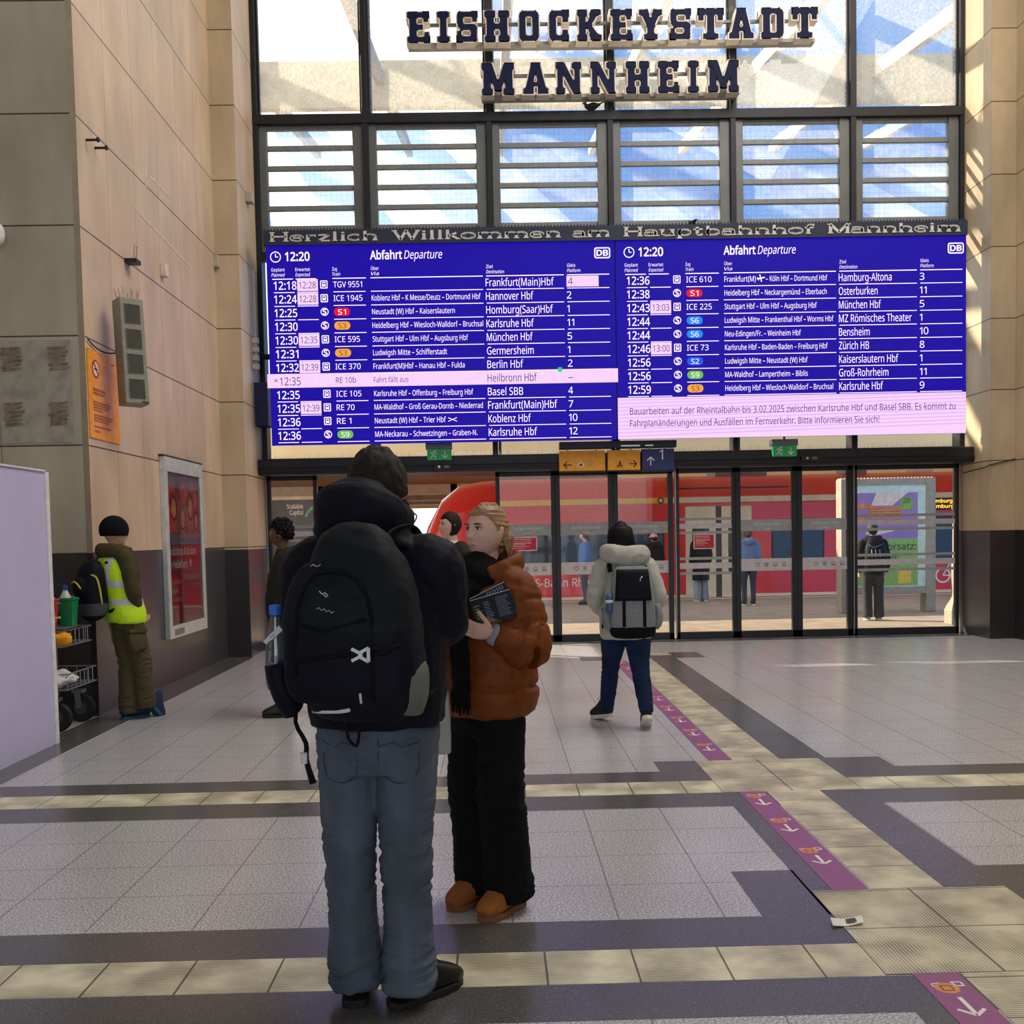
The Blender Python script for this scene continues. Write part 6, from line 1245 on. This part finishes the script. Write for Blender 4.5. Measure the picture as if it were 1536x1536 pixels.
def puffy(p, n):
    h = 0
    for z, a in ((.955, .016), (1.10, .008), (1.255, .010), (1.385, .008)):
        if abs(p.x) < .24: h -= a*math.exp(-((p.z-z-.02*noise.noise(p*6))/.014)**2)*(1 if z < 1.2 else .7)
    for sg in ('L', 'R'):
        for A_, B_, ts in ((J['sh'+sg], J['el'+sg], (.25, .62)), (J['el'+sg], J['wr'+sg], (.12, .5))):
            d = B_-A_; L_ = d.length; u = (p-A_).dot(d)/L_
            if -.02 < u < L_+.02 and ((p-A_)-d*(u/L_)).length < .125:
                for t_ in ts: h -= .010*math.exp(-((u-t_*L_-.012*noise.noise(p*9))/.012)**2)
    return h
def collar(b): b.tube([(-.10, .06, 1.40), (-.135, .0, 1.43), (-.125, -.075, 1.455), (-.06, -.125, 1.47), (.03, -.13, 1.47), (.11, -.09, 1.46), (.13, .0, 1.43), (.10, .06, 1.40)], [(.03, .045)]*8, rust, 12, ref=(0, 0, 1), sub=3)
ja, jme = jacket(t, J, rust, secs, [.092, .096, .092, .078, .05], .0075, .009, 5.0, 2, collar, fold=(8, 12), puff=puffy)
# seams round the sleeve and a zip pocket
def sleeve_ring(name, a, e, f, r, m, th=.004): 
    c = a*(1-f)+e*f; d = (e-a).normalized(); u, v = frame_of(d, Vector((0, 0, 1))); b = MB(); b.tube([c+(u*math.cos(q_)+v*math.sin(q_))*r for q_ in np.linspace(0, 6.2832, 24)], th, m, 6); return local(b, name, ja)
b = MB(); e, a = J['elL'], J['wrL']; d = (a-e).normalized(); b.tube([a-d*.045, a-d*.01, a+d*.014], [(.036, .044), (.036, .046), (.031, .040)], cuff_g, 18, ref=(0, 0, 1), sub=2); local(b, 'sleeve_cuff', t)
b = MB(); scr = [(1.35, 0, .0, .12, .115), (1.38, 0, .012, .138, .142), (1.42, 0, .002, .122, .124), (1.448, 0, -.01, .096, .10), (1.462, 0, -.02, .078, .082)]
b.tube([(c[1], c[2], c[0]) for c in scr], [(c[3], c[4]) for c in scr], knit, 22, sub=3); b.ell((-.01, .11, 1.35), (.095, .06, .07), knit); b.ell((0, -.07, 1.45), (.085, .05, .045), knit); b.tube([(.05, .13, 1.38), (.03, .175, 1.30), (-.0, .195, 1.22)], [(.06, .03), (.07, .028), (.06, .02)], knit, 14, sub=3)
b.tube([(-.03, .15, 1.36), (-.045, .195, 1.27), (-.065, .208, 1.15), (-.075, .212, 1.0), (-.07, .212, .90)], [(.055, .025), (.062, .02), (.056, .018), (.055, .016), (.06, .014)], knit, 14, ref=(0, 1, 0), sub=4)
me = remesh(b, .007, 3); displace(me, folds(.008, 14, 16, 3.)); sc = put('scarf', me, t, knit)
b = MB()
for k in range(22): x = -.128+.0052*k; b.tube([(x, .212, .905), (x+random.uniform(-.006, .006), .214, .86+random.uniform(-.01, .01))], [.0024, .0016], knit, 5)
local(b, 'fringe', sc)
trousers(t, J, twill, [(.90, .15, .115), (.86, .165, .125), (.78, .17, .125), (.74, .16, .11)], [.105, .102, .100, .102, .106], .009, .008, 7.0)
for n in 'RL': shoe(t, J['ank'+n], R(4 if n == 'R' else 8), .265, suede, crepe, ht=.105, wd=.05, sole_h=.026)
# booklets in her hand
Mi = MW[woman.name]
def booklet(name, label, c, rx, rz, w_, h_, cover, fill, th=.006):
    t2 = thing(name, label, 'booklet', tuple(c), 0); rot = Matrix.Rotation(rz, 3, 'Z') @ Matrix.Rotation(rx, 3, 'Y'); MW[t2.name] = Matrix.Translation(c) @ rot.to_4x4(); t2.rotation_euler = rot.to_euler()
    b = MB(); b.box(0, w_, -.002, 0, -h_, 0, cover); b.box(0, w_, th, th+.002, -h_, 0, cover); o = local(b, 'cover', t2, smooth=False)
    b = MB(); b.box(.002, w_-.002, 0, th, -h_+.002, .0015, mat('paper_edge', (222, 226, 232), .7)); local(b, 'pages', t2, smooth=False)
    b = MB(); fill(b, w_, h_); local(b, 'print', t2, smooth=False)
cov = mat('cover_navy', (11, 15, 26), .6, spec=.3); ptx = mat('print_pale', (98, 110, 126), .6); pgr = mat('print_green', (96, 116, 70), .6)
def fillA(b, w_, h_):
    y = -.0026
    for k in range(11):
        z = -.014-.0075*k; b.box(w_*.60, w_*.60+w_*random.uniform(.24, .33), y, y+.0004, z-.0028, z, ptx)
    for k in range(9): z = -.020-.0095*k; b.box(w_*.30, w_*.30+w_*random.uniform(.12, .22), y, y+.0004, z-.004, z, ptx)
    for k in range(5): z = -.024-.012*k; b.box(w_*.06, w_*.06+w_*random.uniform(.1, .18), y, y+.0004, z-.006, z, pgr)
    for k in range(4): b.bar((w_*(.1+.06*k), y, -h_*.72), (w_*(.34+.08*k), y, -h_*.98), .0005, .0022, mat('print_gold', (150, 120, 50), .6), ref=(1, 0, 1))
def fillB(b, w_, h_):
    for k in range(7): x = w_*(.45+.07*k); b.box(x, x+w_*.04, -.0026, -.0022, -.022-.006*(k % 2), -.006, ptx)
c = W(704, 902, 4.03); booklet('booklet', 'navy booklet with pale print held in front by the blond woman', c, R(-15), R(4), .165, .112, cov, fillA, .005)
c = W(704, 899, 4.05); booklet('booklet', 'second navy booklet fanned out just behind the front one', c, R(-25), R(4), .155, .112, mat('cover_dark_blue', (14, 20, 40), .6, spec=.3), fillB, .004)
# carrier bag between the two
cb = thing('carrier_bag', 'pale grey carrier bag hanging between the man and the woman', 'bag', (-.25, 4.08, .72))
bagm = mat('bag_pale_grey', (176, 178, 176), .7, nscale=6, namt=.1); b = MB(); b.tube([(-.25, 4.08, .715), (-.25, 4.08, .72), (-.25, 4.08, .84), (-.25, 4.08, .955)], [(.055, .04), (.06, .045), (.06, .04), (.055, .025)], bagm, 16, sub=2, ex=4); b.build('body', cb, smooth=True)
b = MB(); b.tube([(-.285, 4.08, .95), (-.275, 4.12, 1.03), (-.265, 4.16, 1.09), (-.25, 4.12, 1.03), (-.215, 4.08, .95)], [(.009, .002)]*5, mat('bag_strap', (206, 200, 188), .7), 6, sub=3); b.build('handle', cb)
b = MB(); b.tube([(-.262, 4.045, .885), (-.255, 4.035, .85), (-.24, 4.04, .86), (-.245, 4.045, .885)], .004, web, 6, sub=2); b.build('ring', cb)

# ---------------------------------------------------------------- the walker with the grey backpack
grey_j = mat('jacket_light_grey', (176, 176, 168), .7, nscale=12, namt=.08, bump=.1, bscale=150); pkg = mat('pack_grey', (128, 132, 136), .75, nscale=60, namt=.12, bump=.2, bscale=220); white_s = mat('sole_white', (214, 212, 206), .6); knit_b = mat('trainer_black', (20, 20, 24), .7)
wl = (1.06, 8.36, 0); t = thing('person', 'dark haired walker in a light grey hooded jacket and blue jeans heading for the doors', 'person', wl, R(-2)); walker = t
J, s = JO(1.66, head=(-.035, .03, 1.55), nek=(-.02, .0, 1.38), shR=(.165, -.01, 1.30), shL=(-.165, -.01, 1.30), elR=(.265, -.06, 1.05), elL=(-.255, -.06, 1.05), wrR=(.175, .11, .92), wrL=(-.165, .11, .92),
   hipR=(.085, 0, .87), hipL=(-.085, 0, .87), kneR=(.105, -.06, .46), kneL=(-.115, .14, .47), ankR=(.135, -.24, .17), ankL=(-.15, .22, .115))
bo, M = skin_body(t, J, s, skin_l, .009)
hair_cap(t, M, s, hair_bk, k=(1.16, 1.16, 1.10), line=.05, side=-.2, nape=-.2, amp=.002, seed=2, strand=(14, 14, 2), nu=60, nv=44, front=.45)
b = MB(); b.tube([(-.035, -.0, 1.60), (-.035, -.045, 1.52), (-.03, -.06, 1.44), (-.03, -.07, 1.36)], [(.10, .075), (.112, .07), (.116, .06), (.10, .045)], hair_bk, 20, sub=3, ex=2.3); local(b, 'long_hair', t)
secs = [(.715, 0, .0, .195, .145), (.74, 0, 0, .212, .16), (.9, 0, 0, .212, .16), (1.08, 0, 0, .20, .15), (1.22, 0, 0, .198, .14), (1.30, 0, -.005, .165, .12), (1.36, -.01, -.005, .11, .10), (1.40, -.02, .0, .085, .085)]
def hood2(b):
    b.tube([(.13, .05, 1.385), (.155, -.05, 1.40), (.10, -.14, 1.40), (-.01, -.175, 1.39), (-.11, -.145, 1.41), (-.165, -.05, 1.42), (-.14, .05, 1.40)], [(.035, .05), (.05, .07), (.06, .08), (.065, .085), (.06, .08), (.05, .07), (.035, .05)], grey_j, 14, ref=(0, 0, 1), sub=4)
    b.tube([(0, -.10, 1.32), (-.005, -.095, 1.40)], [(.12, .07), (.13, .07)], grey_j, 16)
jacket(t, J, grey_j, secs, [.090, .088, .080, .075, .055], .009, .008, 12.0, 2, hood2, fold=(9, 12))
trousers(t, J, denim_d, [(.90, .15, .11), (.84, .185, .135), (.78, .19, .14), (.72, .165, .115)], [.122, .108, .076, .068, .052], .009, .005, 3.0)
shoe(t, J['ankL'], R(38), .25, knit_b, white_s, pitch=R(10), ht=.085, wd=.044, sole_h=.032, laces=white_s); shoe(t, (.135, -.26, .085), R(-2), .25, knit_b, white_s, pitch=R(30), ht=.085, wd=.044, sole_h=.032)
pk = thing('backpack', 'grey backpack with a black flap on the back of the walker', 'backpack', wl, R(-2))
b = MB(); bs = [(.785, .03, -.25, .17, .085), (.82, .03, -.26, .185, .10), (1.0, .03, -.26, .18, .105), (1.15, .03, -.25, .165, .095), (1.26, .03, -.24, .15, .075), (1.285, .03, -.23, .13, .06)]
b.tube([(c[1], c[2], c[0]) for c in bs], [(c[3], c[4]) for c in bs], pkg, 24, sub=3, ex=3.6); me = remesh(b, .008, 2); displace(me, folds(.004, 9, 9, 1.)); put('main_compartment', me, pk, [pkg, web], pred=lambda c, n: 1 if c.z < .835 else 0); tb = bvh(me)
b = MB(); ps = []; nx, nz = 10, 9
for j in range(nz+1):
    for i in range(nx+1): z = 1.29-.245*j/nz; ps.append((.03+(-1+2*i/nx)*(.125+.02*j/nz), 0, z))
pp_ = on(tb, ps, (0, 1, 0), .012); pp_ = [Vector((a[0], min(p.y, -.24), a[2])) for a, p in zip(ps, pp_)]
vs = pp_+[p+Vector((0, .02, 0)) for p in pp_]; k = len(pp_); fs = []
for j in range(nz):
    for i in range(nx): a = j*(nx+1)+i; fs += [(a, a+nx+1, a+nx+2, a+1), (k+a, k+a+1, k+a+nx+2, k+a+nx+1)]
edge_ = [i for i in range(nx+1)]+[j*(nx+1)+nx for j in range(1, nz+1)]+[nz*(nx+1)+i for i in range(nx-1, -1, -1)]+[j*(nx+1) for j in range(nz-1, 0, -1)]
fs += [(edge_[i], edge_[(i+1) % len(edge_)], k+edge_[(i+1) % len(edge_)], k+edge_[i]) for i in range(len(edge_))]; b.add(vs, fs, nyl); fl = local(b, 'flap', pk)
b = MB(); b.bar((.085, pp_[0].y-.10, 1.21), (.075, pp_[0].y-.10, 1.20), .004, .006, clip); p = on(tb, [(.085, 0, 1.215), (.105, 0, 1.235)], (0, 1, 0), .015); b.bar(p[0], p[1], .003, .008, clip); local(b, 'logo', fl)
for x in (-.045, .115): b = MB(); b.tube(on(tb, [(x, 0, 1.08), (x, 0, 1.0), (x, 0, .92), (x, 0, .84)], (0, 1, 0), .003), [(.013, .004)]*4, web, 8, ref=(0, 1, 0)); local(b, 'closing_strap', pk)
for sd in (-1, 1): b = MB(); b.tube([(.03+.175*sd, -.25, .82), (.03+.20*sd, -.25, .87), (.03+.205*sd, -.25, .95), (.03+.19*sd, -.25, 1.01)], [(.03, .06), (.04, .075), (.036, .07), (.02, .05)], pkg, 12, sub=3); local(b, 'side_pocket', pk)
b = MB(); b.tube([(-.135, -.20, 1.27), (-.14, -.05, 1.36), (-.13, .06, 1.34), (-.14, .13, 1.2), (-.17, .12, 1.0), (-.19, -.1, .86)], [(.02, .006)]*6, web, 8, ref=(0, 1, .5), sub=4); b.tube([(.16, -.2, 1.25), (.16, -.05, 1.33), (.15, .06, 1.32), (.15, .13, 1.2), (.17, .12, 1.0), (.2, -.1, .86)], [(.02, .006)]*6, web, 8, ref=(0, 1, .5), sub=4); b.tube([(-.20, -.22, .98), (-.205, -.22, .82)], [(.008, .003)]*2, web, 6); local(b, 'shoulder_strap', pk)
b = MB(); b.ell((.155, -.345, 1.065), (.014, .01, .016), mat('tag_yellow', (214, 180, 60), .6)); local(b, 'charm', pk)
wb2 = thing('water_bottle', 'small blue bottle in the left pocket of the grey backpack', 'bottle', wl, R(-2)); b = MB(); b.lathe((-.155, -.315, .95), [(0, 0), (.03, 0), (.032, .02), (.032, .12), (.02, .15), (0, .15)], mat('bottle_blue', (52, 84, 130), .3), 16); local(b, 'body', wb2); b = MB(); b.lathe((-.155, -.315, 1.03), [(.0325, 0), (.0328, 0), (.0328, .022), (.0325, .022)], clip, 16); local(b, 'label', wb2)

# ---------------------------------------------------------------- the man in the safety vest
olive = mat('olive_jacket', (72, 66, 44), .8, spec=.15, nscale=12, namt=.15, bump=.15, bscale=160); olive_t = mat('olive_trousers', (82, 76, 52), .85, spec=.15, nscale=12, namt=.15, bump=.15, bscale=160); neon = mat('vest_neon', (196, 240, 20), .6, namt=.05, emit=.0); silver = mat('vest_silver', (196, 196, 200), .5); beanie = mat('beanie_black', (18, 18, 20), .9, spec=.15, nscale=50, namt=.3, bump=.5, bscale=120); blue_s = mat('shoe_blue', (24, 46, 84), .6); teal_s = mat('sole_teal', (40, 90, 104), .6)
wl, wy = (-3.25, 9.17, 0), R(-42)
t = thing('person', 'man in neon safety vest, olive clothes and black beanie leaning by the left wall', 'person', wl, wy); hv = t
J, s = JO(1.80, pel=(-.05, -.03, .95), wai=(-.08, -.05, 1.10), che=(-.10, -.07, 1.30), nek=(-.115, -.08, 1.49), head=(-.12, -.05, 1.66), shR=(.07, -.06, 1.43), shL=(-.29, -.07, 1.43), elR=(.13, -.04, 1.15), wrR=(.055, .03, .94), elL=(-.34, .0, 1.13), wrL=(-.24, .16, .96),
   hipR=(.04, -.02, .93), hipL=(-.135, -.03, .93), kneR=(.04, .06, .50), kneL=(-.085, .0, .50), ankR=(.035, .10, .13), ankL=(-.06, -.02, .085))
bo, M = skin_body(t, J, s, skin_l, .009, head_yaw=R(-18))
b = MB(); 
def bw(d): x, y, z = d; k = 1+.015*noise.noise(Vector((x*60, y*60, z*40))); zz = max(z, -.055); return (x*k, y*k, zz)
b.ell((0, 0, 0), (.103*s, .124*s, .125*s), beanie, nu=40, nv=28, warp=bw); b.v = [tuple(M @ (Vector(v)+Vector((0, -.012, .035)))) for v in b.v]; local(b, 'beanie', t)
secs = [(.90, -.05, -.03, .165, .125), (.93, -.05, -.03, .178, .135), (1.10, -.08, -.05, .178, .13), (1.30, -.10, -.07, .19, .135), (1.41, -.11, -.075, .165, .115), (1.47, -.113, -.08, .11, .10), (1.52, -.115, -.08, .09, .09)]
def hood3(b): b.tube([(.0, .02, 1.49), (.02, -.09, 1.51), (-.05, -.17, 1.515), (-.15, -.18, 1.515), (-.235, -.1, 1.51), (-.23, .02, 1.49)], [(.03, .045), (.045, .06), (.05, .065), (.05, .065), (.045, .06), (.03, .045)], olive, 12, ref=(0, 0, 1), sub=4)
jacket(t, J, olive, secs, [.078, .074, .068, .062, .05], .009, .005, 21., 2, hood3, fold=(10, 14))
vs_ = [(.875, -.05, -.03, .192, .154), (.93, -.05, -.03, .206, .164), (1.10, -.08, -.05, .198, .153), (1.30, -.10, -.07, .202, .156), (1.40, -.11, -.075, .172, .134), (1.46, -.113, -.08, .12, .115)]
b = MB(); b.tube([(c[1], c[2], c[0]) for c in vs_], [(c[3], c[4]) for c in vs_], neon, 28, sub=4, ex=2.4); me = remesh(b, .008, 1); displace(me, folds(.006, 9, 9, 2.))
def vp(c, n):
    if 1.03 < c.z < 1.085 or 1.19 < c.z < 1.245: return 1
    if c.z > 1.245 and (abs(c.x+.20) < .026 or abs(c.x-.0) < .026): return 1
    return 0
put('safety_vest', me, t, [neon, silver], pred=vp)
b = MB()
tro, tme = trousers(t, J, olive_t, [(.98, .155, .115), (.90, .165, .125), (.82, .155, .12)], [.105, .098, .082, .080, .082], .009, .010, 31.)
b = MB(); b.tube([(.135, -.03, .80), (.142, -.02, .72), (.14, -.0, .64)], [(.02, .07), (.028, .085), (.02, .07)], olive_t, 12, ref=(0, 1, 0), sub=3, ex=4); b.box(.12, .172, -.105, .06, .79, .815, olive_t); local(b, 'cargo_pocket', tro, smooth=False)
shoe(t, J['ankL'], R(4), .28, blue_s, teal_s); shoe(t, (.035, .06, .085), R(10), .28, blue_s, teal_s, pitch=R(52), sole_h=.03)
pk = thing('backpack', 'black and grey backpack with yellow trim on the man in the safety vest', 'backpack', wl, wy)
b = MB(); b.tube([(-.10, -.26, .93), (-.10, -.28, .97), (-.105, -.30, 1.1), (-.11, -.30, 1.25), (-.112, -.28, 1.37), (-.113, -.25, 1.42)], [(.10, .06), (.135, .10), (.145, .115), (.14, .105), (.115, .08), (.07, .04)], nyl, 20, sub=3, ex=2.7); b.ell((-.105, -.40, 1.20), (.09, .05, .085), nyl, ex=2.5)
me = remesh(b, .009, 2); put('main_compartment', me, pk, [nyl, mat('pack_slate', (62, 64, 70), .7)], pred=lambda c, n: 1 if c.z < 1.06 and c.z > .95 else 0); tb = bvh(me)
yt = mat('trim_yellow', (196, 180, 70), .6); b = MB(); d = Vector((-.9, .45, 0)).normalized()
b.tube([(.035, -.28, 1.05), (.037, -.30, 1.2), (.03, -.32, 1.28), (-.0, -.35, 1.305), (-.04, -.375, 1.30)], .009, yt, 6, sub=4); b.tube([(-.015, -.44, 1.19), (-.05, -.455, 1.235), (-.10, -.455, 1.25), (-.15, -.45, 1.235)], .008, yt, 6, sub=4); local(b, 'yellow_trim', pk)
b = MB(); b.tube([(-.03, -.20, 1.40), (-.02, -.09, 1.50), (-.02, .0, 1.475), (-.02, .075, 1.36), (.0, .085, 1.2), (.075, -.02, 1.05), (.03, -.22, .98)], [(.022, .007)]*7, web, 8, ref=(0, 1, .5), sub=4); b.tube([(-.19, -.20, 1.40), (-.21, -.08, 1.50), (-.22, .03, 1.48), (-.23, .10, 1.34), (-.25, .05, 1.1), (-.2, -.2, .98)], [(.022, .007)]*6, web, 8, ref=(0, 1, .5), sub=4); b.tube([(.02, -.24, .95), (.04, -.22, .85), (.03, -.2, .74), (.04, -.2, .70)], [(.010, .004)]*4, mat('strap_grey', (96, 98, 100), .7), 6, sub=3); local(b, 'shoulder_strap', pk)

# ---------------------------------------------------------------- the man walking left behind the tall man
dkol = mat('jacket_dark_olive', (44, 44, 34), .75, spec=.15, nscale=14, namt=.18, bump=.15, bscale=150); blk = mat('cloth_black', (18, 18, 20), .8, spec=.15, nscale=20, namt=.2)
wl, wy = (-1.83, 9.2, 0), R(92)
t = thing('person', 'curly haired man in dark olive jacket walking left behind the tall man', 'person', wl, wy)
J, s = JO(1.76, head=(.0, .075, 1.635), nek=(0, .04, 1.46), pel=(0, .0, .95), elR=(.22, -.10, 1.13), elL=(-.22, .02, 1.12), wrR=(.2, .02, .90), wrL=(-.19, .10, .93), kneL=(-.09, .08, .50), ankL=(-.09, .06, .085), kneR=(.09, -.10, .48), ankR=(.09, -.33, .14))
bo, M = skin_body(t, J, s, skin_d, .009); face(t, M, s, iris_m, hair_bk, bo)
hair_cap(t, M, s, hair_bk, k=(1.20, 1.18, 1.16), line=.045, side=-.01, nape=-.06, amp=.011, seed=5, strand=(14, 14, 14), nu=100, nv=80, front=.3)
secs = [(.80, 0, .02, .18, .15), (.84, 0, .03, .20, .17), (1.0, 0, .05, .20, .175), (1.2, 0, .04, .20, .16), (1.34, 0, .03, .18, .135), (1.42, 0, .03, .12, .11), (1.50, 0, .03, .085, .085)]
jacket(t, J, dkol, secs, [.09, .088, .082, .07, .055], .010, .010, 41., 2, lambda b: b.tube([(.1, .06, 1.45), (.12, -.04, 1.47), (.0, -.12, 1.48), (-.12, -.04, 1.47), (-.1, .06, 1.45)], [(.04, .05)]*5, dkol, 12, ref=(0, 0, 1), sub=4))
trousers(t, J, blk, [(.95, .16, .12), (.86, .165, .125), (.80, .15, .11)], [.105, .095, .075, .068, .062], .010, .006, 43.)
shoe(t, J['ankL'], R(0), .28, leather, rubber, laces=clip); shoe(t, (.09, -.33, .085), R(0), .28, leather, rubber, pitch=R(22))

# ---------------------------------------------------------------- the woman with the pale scarf further back
wl, wy = (-.40, 9.6, 0), R(120)
t = thing('person', 'dark haired woman with pale scarf half hidden behind the blond woman', 'person', wl, wy)
J, s = JO(1.80); bo, M = skin_body(t, J, s, skin_f, .008, lips=lipm, female=True); face(t, M, s, iris_m, brow_m, bo)
hair_cap(t, M, s, hair_dk, k=(1.12, 1.16, 1.08), line=.06, side=-.10, nape=-.12, amp=.003, seed=15, front=.22)
secs = [(.80, 0, 0, .18, .14), (.84, 0, 0, .20, .155), (1.2, 0, 0, .20, .15), (1.38, 0, 0, .17, .13), (1.46, 0, 0, .11, .10)]
jacket(t, J, dkol, secs, [.085, .08, .075, .065, .05], .011, .008, 51., 2)
b = MB(); b.ell((0, .02, 1.475), (.115, .12, .07), mat('scarf_pale', (196, 190, 172), .9, nscale=14, namt=.3), warp=lambda d: tuple(Vector(d)*(1+.12*noise.noise(Vector(d)*40)))); b.tube([(.03, .12, 1.46), (.05, .165, 1.34), (.06, .165, 1.2)], [(.05, .02), (.05, .016), (.05, .014)], mat('scarf_pale', (0, 0, 0)), 12, sub=3); local(b, 'scarf', t)
trousers(t, J, blk, [(.95, .15, .12), (.86, .16, .12), (.80, .15, .11)], [.10, .09, .07, .06, .06], .011, .005, 53.)
for n in 'RL': shoe(t, J['ank'+n], 0, .26, leather, rubber)

# ---------------------------------------------------------------- people on the platform
def passer(label, x, y, yaw, H, top, secs, bottoms, legs_r, hair, skin, sl=(.08, .078, .072, .065, .05), hood_m=None, kk=None, hair_k=(1.14, 1.14, 1.1), nape=-.09, shoes=(leather, rubber), hemz=None):
    t = thing('person', label, 'person', (x, y, 0), yaw); J, s = JO(H, **(kk or {})); bo, M = skin_body(t, J, s, skin, .013)
    if hair: hair_cap(t, M, s, hair, k=hair_k, line=.05, side=-.04, nape=nape, nu=36, nv=28)
    jacket(t, J, top, [(z*s, 0, 0, a*s, c*s) for z, a, c in secs], [r*s for r in sl], .014, .008, x, 2, (lambda b: b.tube([(.1*s, .02, 1.46*s), (.11*s, -.07, 1.47*s), (.0, -.14, 1.46*s), (-.11*s, -.07, 1.47*s), (-.1*s, .02, 1.46*s)], [(.035, .05), (.045, .065), (.05, .07), (.045, .065), (.035, .05)], top, 12, ref=(0, 0, 1), sub=3)) if hood_m else None)
    trousers(t, J, bottoms, [(.98*s, .15*s, .115*s), (.88*s, .165*s, .125*s), (.80*s, .155*s, .12*s)], [r*s for r in legs_r], .013, .005, y)
    for n in 'RL': shoe(t, J['ank'+n], 0, .26*s, *shoes)
    return t, J, M, s
jk = [(.82, .17, .135), (.86, .185, .15), (1.1, .19, .15), (1.3, .195, .14), (1.42, .14, .11), (1.47, .09, .09)]
lt_jeans = mat('jeans_light', (128, 138, 148), .85, nscale=10, namt=.15)
passer('person in a long black coat and light jeans behind the red notice', 4.66, 23.2, R(15), 1.64, blk, [(.52, .20, .16), (.56, .205, .165), (.9, .19, .15), (1.2, .20, .15), (1.38, .16, .12), (1.47, .09, .09)], lt_jeans, [.10, .095, .085, .085, .09], hair_dk, skin_l, shoes=(mat('shoe_pale', (190, 180, 170), .6), white_s))
blue_p = mat('puffer_blue', (92, 116, 160), .6, nscale=12, namt=.12); navy_l = mat('leggings_navy', (34, 46, 66), .8)
t, J, M, s = passer('woman in a pale blue puffer jacket with brown hair pinned up on the platform', 5.38, 21.7, R(-4), 1.62, blue_p, jk, navy_l, [.098, .09, .066, .058, .05], hair_br, skin_l, hood_m=1, shoes=(knit_b, white_s))
b = MB(); b.tube([(.11*s, .0, 1.47*s), (.12*s, -.07, 1.50*s), (0, -.13, 1.51*s), (-.12*s, -.07, 1.50*s), (-.11*s, .0, 1.47*s)], .022, mat('fur_trim', (226, 208, 204), .95), 10, sub=4); local(b, 'fur_trim', t)
b = MB(); b.ell(M @ Vector((0, -.08, .085)), (.05, .05, .045), hair_br); local(b, 'bun', t)
t, J, M, s = passer('person in black with a bulky backpack in front of the advertising case', 6.50, 17.55, R(-12), 1.66, blk, jk, mat('trousers_charcoal', (44, 44, 46), .85), [.105, .10, .085, .085, .09], hair_dk, skin_l, hood_m=1, shoes=(mat('shoe_grey', (120, 116, 110), .7), white_s))
b = MB(); b.ell((0, .0, .03), (.095*s, .115*s, .10*s), mat('cap_grey', (52, 56, 64), .8), warp=lambda d: (d[0], d[1], max(d[2], -.02))); b.v = [tuple(M @ Vector(v)) for v in b.v]; local(b, 'cap', t)
pk = thing('backpack', 'bulky black backpack on the person by the advertising case', 'backpack', (6.50, 17.55, 0), R(-12))
b = MB(); b.tube([(0, -.24, .86), (0, -.27, .92), (0, -.29, 1.1), (0, -.28, 1.28), (0, -.24, 1.42)], [(.12, .07), (.17, .11), (.18, .13), (.165, .11), (.09, .05)], nyl, 20, sub=3, ex=2.7); me = remesh(b, .012, 2); put('main_compartment', me, pk, nyl); tb = bvh(me)
b = MB(); b.tube(on(tb, [(-.12, 0, 1.30), (-.06, 0, 1.26), (.0, 0, 1.27), (.10, 0, 1.31)], (0, 1, 0), .002), .008, mat('pack_teal', (70, 110, 130), .6), 6, sub=3)
for x in (-.08, -.02, .05): b.tube(on(tb, [(x, 0, 1.22), (x+.005, 0, 1.1)], (0, 1, 0), .003), .006, clip, 6)
local(b, 'strap', pk)
t, J, M, s = passer('person in dark jacket wearing a pink cap on the platform', 3.72, 23.9, R(25), 1.56, blk, jk, blk, [.10, .09, .07, .062, .06], hair_dk, skin_f, hood_m=1)
pk_c = mat('cap_pink', (238, 168, 172), .7); b = MB(); b.ell((0, .0, .035), (.098*s, .116*s, .095*s), pk_c, warp=lambda d: (d[0], d[1], max(d[2], -.015))); b.tube([(0, .10, .03), (0, .15, .025), (0, .18, .015)], [(.07, .008), (.065, .007), (.04, .005)], pk_c, 12, ref=(0, 0, 1)); b.v = [tuple(M @ Vector(v)) for v in b.v]; local(b, 'cap', t)
passer('person in a blue coat seen through the glass left of the walker', 2.02, 23.0, R(80), 1.66, mat('coat_blue', (72, 112, 168), .7), [(.70, .18, .15), (.75, .19, .16), (1.1, .19, .15), (1.3, .195, .14), (1.42, .14, .11), (1.47, .09, .09)], navy_l, [.10, .09, .07, .062, .06], hair_dk, skin_l)
